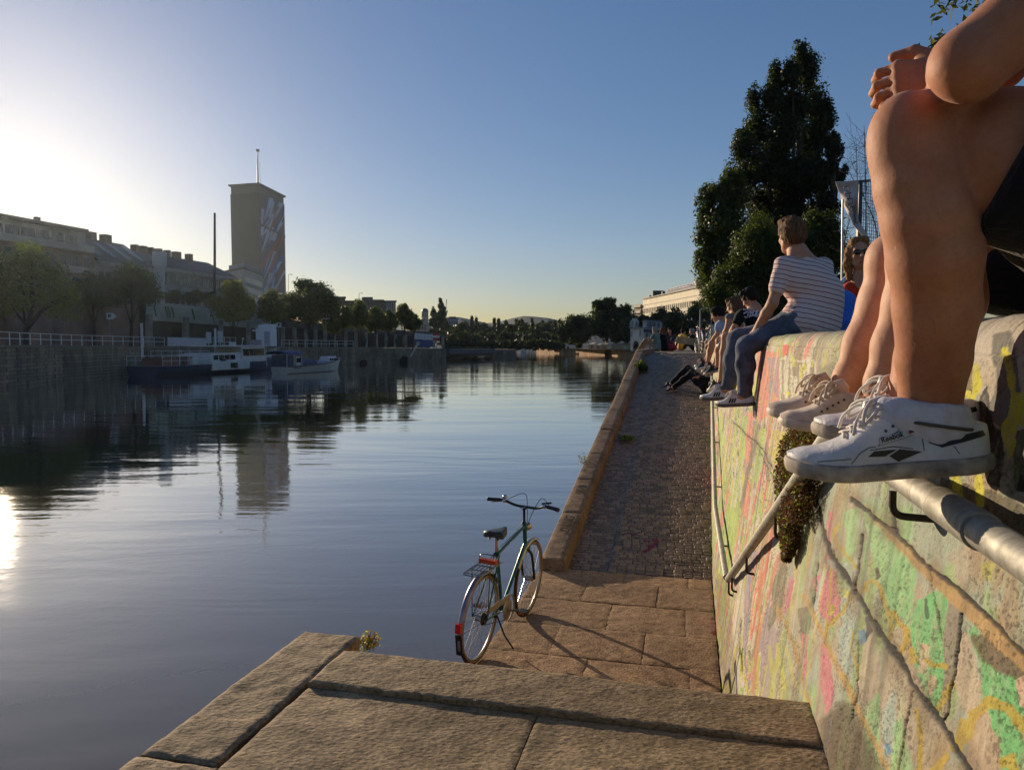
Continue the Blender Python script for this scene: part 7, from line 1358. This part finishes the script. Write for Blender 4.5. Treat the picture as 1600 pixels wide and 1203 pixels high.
# long sunlit building
t = thing('office_building', 'long cream sunlit office building with rows of windows above the right bank trees', 'building', tuple(foot(1040, 260, 2))); A, B = foot(1003, 290, 2), foot(1110, 216, 2); n = Vector((.6, .8, 0)); lc = M_('sunlit_limestone', (.74, .66, .50), .85, var=.08, nscale=.2); zt = atY(1085, 449, 231).z
block(t, 'wall', lc, A, B, 18, 2, zt - 2.6, n); block(t, 'upper_storey', lc, A, B, 16, zt - 2.6, zt - .4, n, setb=.5); block(t, 'roof', roof_m, A, B, 18, zt - .4, zt, n, setb=-.3); block(t, 'ledge', M_('ledge_brown', (.16, .12, .09)), A, B, .7, zt - 2.75, zt - 2.45, n, setb=-.35)
dv = B - A; no = Vector((dv.y, -dv.x, 0)).normalized(); rz_ = math.atan2(dv.y, dv.x); wl = win_mesh('w', 1.0, 1.9, .1)
for z, nn, mm in ((zt - 5.0, 34, wl), (zt - 8.4, 34, wl)): windows(t, mm, [lc, glass], [U(A.lerp(B, (i + .5) / nn), z) + no * .07 for i in range(nn)], rz_)
windows(t, win_mesh('w', .8, 1.0, .08), [lc, glass], [U(A.lerp(B, (i + .5) / 30), zt - 1.5) + no * -.44 for i in range(30)], rz_, 'attic_window')
A_, B_ = foot(990, 296, 2), A + Vector((-.4, .3, 0)); wing = block(t, 'corner_wing', M_('shaded_wing_stone', (.30, .23, .18), .85), A_, B_, 12, 2, zt - 2.2, n)  # wing wall coloured dark to carry the shadow around its balconies
for k in range(5): block(wing, 'balcony', lc, A_, B_, .9, zt - 12.5 + 2.3 * k, zt - 11.6 + 2.3 * k, n, setb=-.9)
mb = MB(); p = U(A.lerp(B, .80), zt); mb.box(p + n * 5 + Vector((0, 0, 1.5)), (3.0, 3.0, 3.2)); mb.build('roof_box', creamw, t)
mb = MB(); p, q = A.lerp(B, .38), A.lerp(B, .96)
for i in range(40): a_ = U(p.lerp(q, i / 39), zt) + n * 3; mb.bar(a_, a_ + U_ * (1.9 if i % 3 else 1.3), .16)
for h in (.5, 1.2, 1.8): mb.bar(U(p, zt + h) + n * 3, U(q, zt + h) + n * 3, .12)
mb.build('roof_sign_frame', M_('red_sign_metal', (.40, .13, .09), .6), t); mb = MB(); mb.box(U(A.lerp(B, .17), zt + 1.2) + n * 5, (4, 3, 2.4)); mb.box(U(A.lerp(B, .05), zt + .5) + n * 5, (1.5, 2, 1.4)); mb.box(U(A.lerp(B, .27), zt + .8) + n * 5, (1.0, 2, 1.8)); mb.build('roof_plant', roof_m, t)
# hills
def ridge(name, pts, Y, m, depth=500):
    mb = MB(); F_ = [atY(x, y, Y) for x, y in pts]; rows = []
    for p, (x, y) in zip(F_, pts): rows.append([Vector((p.x, Y - 260, -2)), Vector((p.x, Y - 120, p.z * .45)), p, Vector((p.x, Y + depth * .15, p.z * .9)), Vector((p.x, Y + depth * .3, -2))])
    m_ = 5; mb.add([p for r_ in rows for p in r_], [(i * m_ + k, i * m_ + k + 1, (i + 1) * m_ + k + 1, (i + 1) * m_ + k) for i in range(len(rows) - 1) for k in range(m_ - 1)]); return tag(mb.build(name, m, smooth=True), kind='structure')
hm = M_('haze_tinted_hill', (.030, .045, .055), .95, var=.3, nscale=.05)  # blue of the distant haze is mixed into the forest colour
H_ = [(560, 512), (640, 505), (690, 496), (715, 495), (735, 499), (760, 505), (775, 504), (790, 500), (806, 496), (818, 494), (832, 494.3), (846, 496), (858, 497), (874, 502), (890, 500), (905, 497), (930, 497), (960, 502), (1100, 505), (1300, 512)]
xs = np.linspace(560, 1300, 90); ys = np.interp(xs, [p[0] for p in H_], [p[1] for p in H_]) - .6 * (fbm(xs * .15, xs * 0, 3) - .5); ridge('hill', list(zip(xs, ys)), 1250, hm)
# ------------------------------------------------------------------ trees in the picture
LF = lambda Y, k=3.6: k * Y / F
DK, LT = (.034, .046, .015), (.085, .105, .032)
qz = lambda x: lbp(x).z + .05
# far (left) bank
tree('tree', 'hazy sunlit broad tree at the far left edge, before the apartment block', foot(40, 62, 2.8), pxclumps([(35, 470, 60, 50), (75, 430, 40, 36), (20, 415, 45, 38), (50, 395, 28, 22), (95, 470, 32, 34), (-25, 450, 50, 45), (110, 462, 16, 22)], 62, seed=1), LF(62, 3.4), 14400, (.08, .10, .03), (.20, .22, .06), .25, seed=1)
tree('tree', 'dark rounded tree before the cream house with skylights', foot(205, 84, 3), pxclumps([(210, 448, 34, 32), (185, 455, 26, 26), (232, 452, 24, 26), (205, 430, 22, 18)], 84, seed=2), LF(84, 3.1), 8000, DK, LT, .25, seed=2)
tree('tree', 'low dark tree between the hazy tree and the dark rounded one', foot(145, 80, 3), pxclumps([(145, 450, 26, 26), (125, 462, 22, 24), (165, 458, 22, 24)], 80, seed=3), LF(80, 3.1), 5760, DK, LT, .22, seed=3)
for i, (x, w, y) in enumerate(((272, 14, 464), (300, 16, 465), (325, 14, 466))):
    tree('shrub', ['leftmost low dark shrub above the arcade fence', 'middle low dark shrub above the arcade fence', 'low dark shrub above the arcade fence next to the dark pole'][i], foot(x, 112, 6), pxclumps([(x, y, w, 9), (x + 6, y - 3, w * .6, 8)], 112, seed=30 + i), LF(112, 4), 700, DK, LT, .1, 'shrub', 'shrubs above the arcade', seed=30 + i)
tree('tree', 'small yellow green tree on the quay left of the white kiosk', foot(365, 97, qz(365)), pxclumps([(365, 465, 24, 24), (345, 480, 20, 18), (385, 482, 20, 18), (362, 448, 16, 12), (368, 492, 30, 12)], 97, seed=4), LF(97, 2.9), 8320, (.10, .10, .022), (.24, .23, .06), .16, seed=4)
tree('tree', 'thin green tree on the quay behind the white kiosk', foot(425, 103, qz(425)), pxclumps([(422, 478, 20, 20), (435, 490, 22, 16), (410, 488, 14, 16), (425, 462, 12, 9)], 103, seed=5), LF(103, 2.9), 5760, (.07, .08, .022), (.18, .19, .05), .15, seed=5)
tree('tree', 'big dark green tree to the right of the tower foot', foot(488, 108, qz(488)), pxclumps([(480, 460, 34, 22), (462, 478, 26, 24), (500, 470, 26, 24), (512, 486, 22, 18), (478, 490, 34, 16), (474, 446, 18, 9), (452, 492, 14, 12)], 108, seed=6), LF(108, 2.9), 14400, (.035, .045, .013), (.10, .12, .035), .22, seed=6)
for i, (x, y, w, h, Y) in enumerate(((535, 494, 17, 24, 112), (560, 490, 17, 28, 114), (585, 498, 18, 24, 116), (606, 500, 14, 20, 118), (630, 490, 15, 22, 121), (644, 502, 14, 16, 124), (520, 505, 14, 20, 111))):
    tree('tree', ['quay tree just right of the tall arrow sign', 'tallest quay tree below the brown office block', 'quay tree below the raised middle roof of the office block', 'short quay tree under the glazed roof pavilion', 'wispy quay tree with a loose round top, near the observatory', 'last low quay tree before the blue and white hoarding', 'quay tree behind the tall arrow sign'][i], foot(x, Y, qz(x)), pxclumps([(x, y, w, h * .6), (x - w * .4, y + h * .35, w * .7, h * .5), (x + w * .45, y + h * .3, w * .7, h * .5), (x + 2, y - h * .45, w * .5, h * .35)], Y, seed=40 + i), LF(Y, 2.7), 4160, (.055, .066, .02), (.15, .165, .048), .14, 'tree', 'plane trees along the far quay', seed=40 + i)
for i, (x, yt, yb, w, Y) in enumerate(((678, 484, 530, 6.5, 300), (690, 471, 530, 8.5, 302))):
    tree('poplar', ['shorter of two dark poplars beside the observatory tower', 'taller of two dark poplars beside the observatory tower'][i], foot(x, Y, 2), pxclumps([(x + (k % 2 - .5) * w * .5, yt + (yb - yt) * (k + .5) / 6, w * (.55 + .45 * min(1, k / 2)), (yb - yt) / 7) for k in range(6)], Y, seed=60 + i), LF(Y, 3.4), 2600, DK, (.045, .06, .02), .3, 'poplar', seed=60 + i)
# far treeline and its separate poplars
rng = np.random.default_rng(5); cl = []
for x in np.arange(696, 905, 6.5): Y = 290 + rng.random() * 60; cl.append((tuple(atY(x, 524 - rng.random() * 10, Y)), (10 * Y / F, 8 * Y / F, (8 + 6 * rng.random()) * Y / F)))
for x in np.arange(690, 900, 9): Y = 240 + rng.random() * 40; cl.append((tuple(atY(x, 531 - rng.random() * 6, Y)), (10 * Y / F, 8 * Y / F, 8 * Y / F)))
for x in np.arange(1090, 1420, 16): Y = 150 + rng.random() * 40; cl.append((tuple(atY(x, 500 - rng.random() * 14, Y)), (16 * Y / F, 12 * Y / F, 22 * Y / F)))
for x in np.arange(700, 905, 8): Y = 212 + rng.random() * 8; cl.append((tuple(atY(x, 541 - rng.random() * 3, Y)), (9 * Y / F, 5 * Y / F, 7 * Y / F)))  # low clumps added to fill the pale gap under the bridge with dark
P, N, sh = crown_points(cl, 30000, rng, 9, .5); k = (.4 * sh + .6 * rng.random(len(P)))[:, None]; o = leaf_mesh('woods', P, 1.15, leafm, cols=np.array((.022, .03, .012)) * (1 - k) + np.array((.055, .068, .024)) * k, seed=9, up=.2, N=N); tag(o, kind='stuff')
lab = ['thin feathery tree top left in the distant treeline', 'second feathery tree top of the distant treeline, left of the hill', 'slim poplar left of the hill summit', 'slim poplar just right of the one left of the hill', 'lone poplar below the hill summit', 'pointed poplar below the right shoulder of the hill', 'twin pointed poplar to its right', 'broad columnar poplar right of the hill summit', 'small columnar poplar far right of the hill', 'dark poplar before the big right bank trees', 'darkest poplar touching the big right bank trees']
for i, (x, yt) in enumerate(((737, 495), (744, 497), (772, 499), (779, 499), (791, 501), (807, 500), (815, 499), (831, 500), (848, 502), (867, 502), (874, 501))):
    Y = 285 + (i * 37) % 50; w = 4.2 if i not in (7,) else 5; tree('poplar', lab[i], foot(x, Y, 1.8), pxclumps([(x + .6 * (k % 2), yt + (530 - yt) * (k + .4) / 5, w * (.5 + .18 * k), 5) for k in range(5)], Y, seed=70 + i), LF(Y, 3.2), 700, DK, (.045, .058, .02), .25, 'poplar', 'distant poplars below the hill', seed=70 + i, limbs=False)
# right bank beyond the bend
tree('tree', 'dark broad tree left of the big tree on the sunlit quay', foot(902, 206, 1.8), pxclumps([(900, 512, 22, 16), (885, 522, 16, 16), (912, 505, 16, 14), (905, 525, 24, 12), (893, 500, 12, 8)], 184, seed=81), LF(184, 3.6), 4500, DK, (.075, .095, .028), .35, seed=81)
tree('tree', 'biggest dark tree above the cream stalls on the sunlit quay', foot(948, 192, 1.6), pxclumps([(940, 490, 24, 18), (962, 486, 22, 18), (975, 500, 20, 20), (935, 508, 22, 18), (955, 512, 28, 18), (935, 476, 10, 9), (950, 475, 14, 9), (978, 488, 12, 12)], 176, seed=82), LF(176, 3.6), 8500, (.02, .03, .01), (.07, .088, .026), .45, seed=82)
tree('tree', 'smaller dark tree beside the white pavilion', foot(976, 182, 1.6), pxclumps([(975, 520, 15, 16), (982, 508, 12, 12), (966, 526, 12, 10)], 168, seed=83), LF(168, 3.6), 2400, DK, (.07, .09, .028), .3, seed=83)
lab = ['round dark tree below the left end of the long cream building', 'dark tree below the middle of the long cream building', 'dark tree below the right part of the long cream building', 'dark tree at the right end of the long cream building']
for i, (x, y, w, h, Y) in enumerate(((1008, 500, 12, 8, 165), (1035, 494, 17, 14, 150), (1058, 500, 18, 20, 140), (1085, 505, 22, 26, 130))): tree('tree', lab[i], foot(x, Y, 2.2), pxclumps([(x, y, w, h), (x - w * .5, y + h * .5, w * .7, h * .7), (x + w * .5, y + h * .4, w * .7, h * .8), (x, y + h * .9, w, h * .8)], Y, seed=90 + i), LF(Y, 3.6), 2600, (.018, .026, .01), (.06, .075, .024), .3, 'tree', 'trees below the long building', seed=90 + i)
# big poplar and the trees under it, on the terrace
PT = WTOP
PC = [(1252, 82, 10, 20), (1238, 120, 14, 28), (1262, 112, 16, 34), (1212, 120, 12, 26), (1206, 160, 18, 30), (1240, 165, 24, 36), (1276, 165, 20, 34), (1290, 185, 14, 26), (1178, 160, 12, 22), (1185, 200, 20, 32), (1225, 215, 28, 38), (1265, 220, 26, 38), (1160, 225, 16, 28), (1180, 258, 24, 34), (1220, 275, 30, 36), (1260, 280, 28, 36), (1155, 290, 18, 28), (1190, 325, 28, 32), (1235, 340, 30, 34), (1215, 395, 34, 46), (1245, 420, 40, 50), (1180, 380, 34, 40), (1275, 340, 26, 34)]
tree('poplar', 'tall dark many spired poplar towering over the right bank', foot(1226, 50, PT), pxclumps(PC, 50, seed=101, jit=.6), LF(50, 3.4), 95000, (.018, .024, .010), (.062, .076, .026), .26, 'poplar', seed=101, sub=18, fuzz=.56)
tree('tree', 'wispy dark tree leaning right of the tall poplar', foot(1290, 46, PT), pxclumps([(1300, 235, 18, 30), (1310, 275, 14, 30), (1285, 270, 22, 34), (1290, 320, 24, 34), (1305, 215, 9, 14)], 46, seed=102), LF(46, 3.8), 7000, (.014, .018, .01), (.05, .055, .022), .3, seed=102, sub=18, fuzz=.3)
tree('tree', 'leafy green tree at the left foot of the tall poplar', foot(1120, 46, PT), pxclumps([(1108, 310, 18, 20), (1125, 300, 18, 20), (1105, 335, 16, 16), (1140, 330, 22, 24), (1150, 300, 24, 30), (1140, 275, 16, 20), (1102, 365, 20, 26), (1125, 385, 30, 34), (1097, 415, 18, 30), (1115, 440, 28, 34), (1150, 380, 30, 36), (1130, 345, 28, 30), (1150, 420, 30, 36)], 46, seed=103), LF(46, 3.3), 34000, (.028, .038, .011), (.12, .14, .036), .3, seed=103)
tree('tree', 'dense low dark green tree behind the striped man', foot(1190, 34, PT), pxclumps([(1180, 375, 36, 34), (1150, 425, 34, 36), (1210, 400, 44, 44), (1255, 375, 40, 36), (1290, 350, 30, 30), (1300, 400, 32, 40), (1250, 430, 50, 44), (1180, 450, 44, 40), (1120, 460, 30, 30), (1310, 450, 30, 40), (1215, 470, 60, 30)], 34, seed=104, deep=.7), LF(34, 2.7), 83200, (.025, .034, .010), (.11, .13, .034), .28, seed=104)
def bare(label, base, tips, r_, seed): 
    q = np.random.default_rng(seed); t = thing('tree', label, 'tree', tuple(base)); mb = MB(); top = Vector(tips[0])
    for tp in tips:
        tp = Vector(tp); m_ = Vector(base).lerp(tp, .55) + Vector((q.normal() * .35, q.normal() * .5, .4)); P = sp([base, m_, tp], 6); mb.tube(P, list(np.linspace(r_, r_ * .12, len(P))), 6)
        for k in range(34):
            a = P[int(len(P) * (.45 + .54 * q.random())) - 1]; d = Vector(tuple(q.normal(size=3))) + Vector((0, 0, .4)); e = a + d.normalized() * (.5 + .9 * q.random()); mb.tube(sp([a, a.lerp(e, .5) + Vector(tuple(q.normal(size=3) * .08)), e], 3), list(np.linspace(r_ * .16, r_ * .05, 7)), 4)
            for j in range(2): b_ = a.lerp(e, .5 + .3 * j); mb.tube([b_, b_ + Vector(tuple(q.normal(size=3) * .28))], r_ * .05, 4)
    mb.build('branches', bark, t); return t
bare('nearly bare twiggy tree between the tall poplar and the raised knee', foot(1352, 26, PT), [atY(1338, 222, 26), atY(1326, 268, 26.6), atY(1360, 238, 25.6), atY(1350, 195, 26.2), atY(1345, 300, 25.4), atY(1372, 190, 26.5)], .04, 7)
# near tree whose leaves hang in at the top right
nt_ = thing('tree', 'tree overhead with hanging leafy twigs at the top right corner', 'tree', (5.2, 5.6, WTOP)); mb = MB(); tb = Vector((5.2, 5.6, WTOP)); tips = [atY(1478, 12, 5.2), atY(1510, 4, 5.2), atY(1540, -4, 5.3), atY(1383, 168, 6.2), atY(1372, 158, 6.2), atY(1450, 74, 5.8)]; fork = Vector((5.0, 5.6, 7.6)); mb.tube(sp([tb - Vector((0, 0, .2)), Vector((5.1, 5.65, 5.4)), fork], 5), [.17 - .009 * i for i in range(11)], 10)
low = Vector((4.7, 6.3, 6.2)); cl = []; q = np.random.default_rng(2); PP = []
for i, tp in enumerate(tips):
    s_ = fork if i < 3 else low
    if i >= 3: s_ = Vector((5.05, 5.65, 5.6))
    m_ = s_.lerp(tp, .55) + Vector((0, .15, .35)); L_ = sp([s_, m_, tp], 8); mb.tube(L_, list(np.linspace(.05, .005, len(L_))), 6)
    for k in range(150 if i < 3 else 50): a = tp.lerp(m_, q.random() ** 1.4 * .55); PP.append(np.array(a) + q.normal(size=3) * np.array([.055, .07, .04]))
for k in range(14):
    c = fork + Vector((q.normal() * 1.0 + .8, q.normal() * 1.0, abs(q.normal()) * .8 + .4)); mb.tube(sp([fork, fork.lerp(c, .5) + Vector((0, 0, .2)), c], 4), list(np.linspace(.05, .01, 9)), 5)
    for j in range(260): PP.append(np.array(c) + q.normal(size=3) * .38)
mb.build('trunk', bark, nt_, smooth=60); kk = q.random((len(PP), 1)); leaf_mesh('crown', np.array(PP), .036, leafm, nt_, np.array((.03, .035, .012)) * (1 - kk) + np.array((.13, .115, .035)) * kk, seed=3, up=.3, asp=1.9)
# caged frame with a torn banner behind the wall
t = thing('cage_frame', 'dark steel frame filled with wire mesh behind the woman in sunglasses', 'frame', tuple(foot(1345, 9, WTOP))); Yc = 9.0; mb = MB(); tl, tr = atY(1344, 284, Yc), atY(1420, 278, Yc + .6); mb.bar(Vector((tl.x, tl.y, WTOP)), tl, .045); mb.bar(tl + Vector((-.28, 0, -.02)), tr, .03); mb.bar(Vector((tr.x, tr.y, WTOP)), tr, .045); mb.build('posts', darkp, t); mb = MB()
for i in range(1, 24): p = tl.lerp(tr, i / 24); mb.tube([Vector((p.x, p.y, WTOP + .1)), p], .003, 4)
for i in range(1, 44): z = WTOP + .1 + (tl.z - WTOP - .1) * i / 44; mb.tube([Vector((tl.x, tl.y, z)), Vector((tr.x, tr.y, z))], .003, 4)
mb.build('wire_mesh', mat('mesh_wire', (.18, .18, .17), .5, .6), t)
mb = MB(); poly = [(1305, 284), (1341, 283), (1341, 345), (1333, 352), (1322, 325), (1312, 300)]; N = 14; pts = []; tail = [(1341, 345), (1352, 362), (1350, 372), (1333, 352)]
vs = [];
for i in range(N + 1):
    f = i / N; L_ = Vector((1305 + 28 * f ** 1.1, 284 + 68 * f)); R_ = Vector((1341, 283 + 64 * f))
    for j in range(7): g_ = j / 6; x, y = L_.lerp(R_, g_); vs.append(atY(x, y, 8.85 + .05 * math.sin(g_ * 7 + f * 5) + .03 * math.sin(f * 11)))
mb.add(vs, [(i * 7 + j, i * 7 + j + 1, (i + 1) * 7 + j + 1, (i + 1) * 7 + j) for i in range(N) for j in range(6)]); n0 = [atY(x, y, 8.8) for x, y in tail + [(1362, 385), (1345, 362)]]; mb.add(n0, [(0, 1, 2, 3), (1, 4, 5, 2)]); bn = mb.build('banner', M_('pale_banner_cloth', (.50, .46, .44), .85, var=.12, nscale=4), smooth=60); sm_ = bn.modifiers.new('thick', 'SOLIDIFY'); sm_.thickness = .008; tag(bn, 'pale torn banner with faded grey letters tied to the steel frame', 'banner')
mb = MB()
for st in ([(1318, 293), (1325, 291), (1327, 298), (1320, 300)], [(1319, 304), (1330, 301)], [(1326, 300), (1328, 310)], [(1322, 312), (1333, 310), (1332, 318), (1324, 320)], [(1327, 324), (1336, 322)], [(1330, 322), (1333, 332)]): mb.tube([atY(x, y, 8.76) for x, y in st], .008, 5)
mb.build('lettering', M_('faded_letter', (.16, .14, .16)), bn)
mb = MB(); mb.tube([foot(1314, 8.6, WTOP), atY(1317, 312, 8.6)], .012, 8); tag(mb.build('pole', mat('thin_steel_pole', (.4, .4, .4), .4, .7), smooth=50), 'thin steel pole beside the torn banner', 'pole')
t = thing('barrier', 'white metal barrier panel behind the woman in sunglasses', 'barrier', tuple(foot(1322, 7.6, WTOP))); a, b = atY(1312, 462, 7.6), atY(1335, 447, 7.9); mb = MB(); mb.bar(a - Vector((0, 0, .12)), b - Vector((0, 0, .12)), .04, .24); mb.build('panel', M_('white_barrier', (.55, .54, .52), .5), t); mb = MB(); mb.tube([a + Vector((0, 0, .12)), b + Vector((0, 0, .18))], .02, 8); mb.tube([foot(1313, 7.6, WTOP), a + Vector((0, 0, .12))], .018, 8); mb.tube([foot(1335, 7.9, WTOP), b + Vector((0, 0, .18))], .018, 8); mb.build('bars', white, t)
# parked bicycles at the top of the ramp
gy = lambda x, Y: foot(x, Y, ZP)
bs = [bicycle('bicycle', l, tuple(gy(x, Y)), a, 'bicycles parked at the ramp top', frame_col=fc_) for x, Y, a, l, fc_ in ((1096, 21.5, R(84), 'parked bicycle with a pale frame, nearest of those at the ramp top', M_('pale_bike_paint', (.4, .4, .38), .4)), (1106, 22.3, R(70), 'parked bicycle with a black frame behind the pale one', M_('black_bike_paint', (.02, .02, .02), .4)))]
t = thing('bike_stand', 'white steel hoop stand holding the bicycles at the ramp top', 'bike stand', tuple(gy(1093, 21))); mb = MB(); a, b = gy(1093.5, 21), gy(1110, 22.8); mb.tube(sp([a, a + Vector((0, 0, 1.1)), a.lerp(b, .1) + Vector((0, 0, 1.28)), b + Vector((0, 0, 1.28)), b], 5), .016, 8); mb.build('hoop', mat('grey_pole', (.22, .22, .22)), t, smooth=True)
# ------------------------------------------------------------------ evening haze, also standing in for lens glare near the sun
mb = MB(); mb.box((-60, 640, 47), (3000, 1700, 98)); hz = bpy.data.materials.new('haze_air'); hz.use_nodes = True; n_ = hz.node_tree; n_.nodes.remove(n_.nodes['Principled BSDF']); pvn = n_.nodes.new('ShaderNodeVolumePrincipled'); pvn.inputs['Color'].default_value = (.72, .86, 1.0, 1); pvn.inputs['Density'].default_value = .000066; pvn.inputs['Anisotropy'].default_value = .80
n_.links.new(pvn.outputs[0], n_.nodes['Material Output'].inputs['Volume']); tag(mb.build('haze', hz), kind='stuff')
# ------------------------------------------------------------------ light
SUN_AZ, SUN_EL = R(-35.0), R(11.2)
S = Vector((math.sin(SUN_AZ) * math.cos(SUN_EL), math.cos(SUN_AZ) * math.cos(SUN_EL), math.sin(SUN_EL)))
ld = bpy.data.lights.new('sun', 'SUN'); ld.energy = 5.0; ld.angle = R(.55); ld.color = (1, .80, .55)
lo = link(bpy.data.objects.new('sun', ld)); lo.rotation_euler = (-S).to_track_quat('-Z', 'Y').to_euler(); lo.location = (0, 0, 60)
wd = bpy.data.worlds.new('World'); SC.world = wd; wd.use_nodes = True
nt = wd.node_tree; bg = nt.nodes['Background']
sky = nt.nodes.new('ShaderNodeTexSky'); sky.sky_type = 'NISHITA'; sky.sun_disc = False
sky.sun_elevation = SUN_EL; sky.sun_rotation = SUN_AZ; sky.altitude = 160; sky.air_density = 1.0; sky.dust_density = .34; sky.ozone_density = 1.2
gm = nt.nodes.new('ShaderNodeGamma'); gm.inputs['Gamma'].default_value = .7
hs = nt.nodes.new('ShaderNodeHueSaturation'); hs.inputs['Saturation'].default_value = 1.5
ti = nt.nodes.new('ShaderNodeMix'); ti.data_type = 'RGBA'; ti.blend_type = 'MULTIPLY'; ti.inputs[0].default_value = 1; ti.inputs[7].default_value = (1.04, 1.08, 1.38, 1)
nt.links.new(sky.outputs[0], gm.inputs[0]); nt.links.new(gm.outputs[0], hs.inputs['Color']); nt.links.new(hs.outputs[0], ti.inputs[6]); nt.links.new(ti.outputs[2], bg.inputs[0]); bg.inputs[1].default_value = 0.1
SC.view_settings.view_transform = 'Standard'; SC.view_settings.look = 'None'; SC.view_settings.gamma = 1; SC.view_settings.exposure = 0.16
SC.cycles.use_denoising = True; SC.cycles.max_bounces = 6; SC.cycles.diffuse_bounces = 3; SC.cycles.glossy_bounces = 3; SC.cycles.transmission_bounces = 4
SC.cycles.volume_bounces = 0; SC.cycles.sample_clamp_indirect = 6; SC.cycles.caustics_reflective = False; SC.cycles.caustics_refractive = False
SC.cycles.use_adaptive_sampling = True; SC.cycles.adaptive_threshold = .015
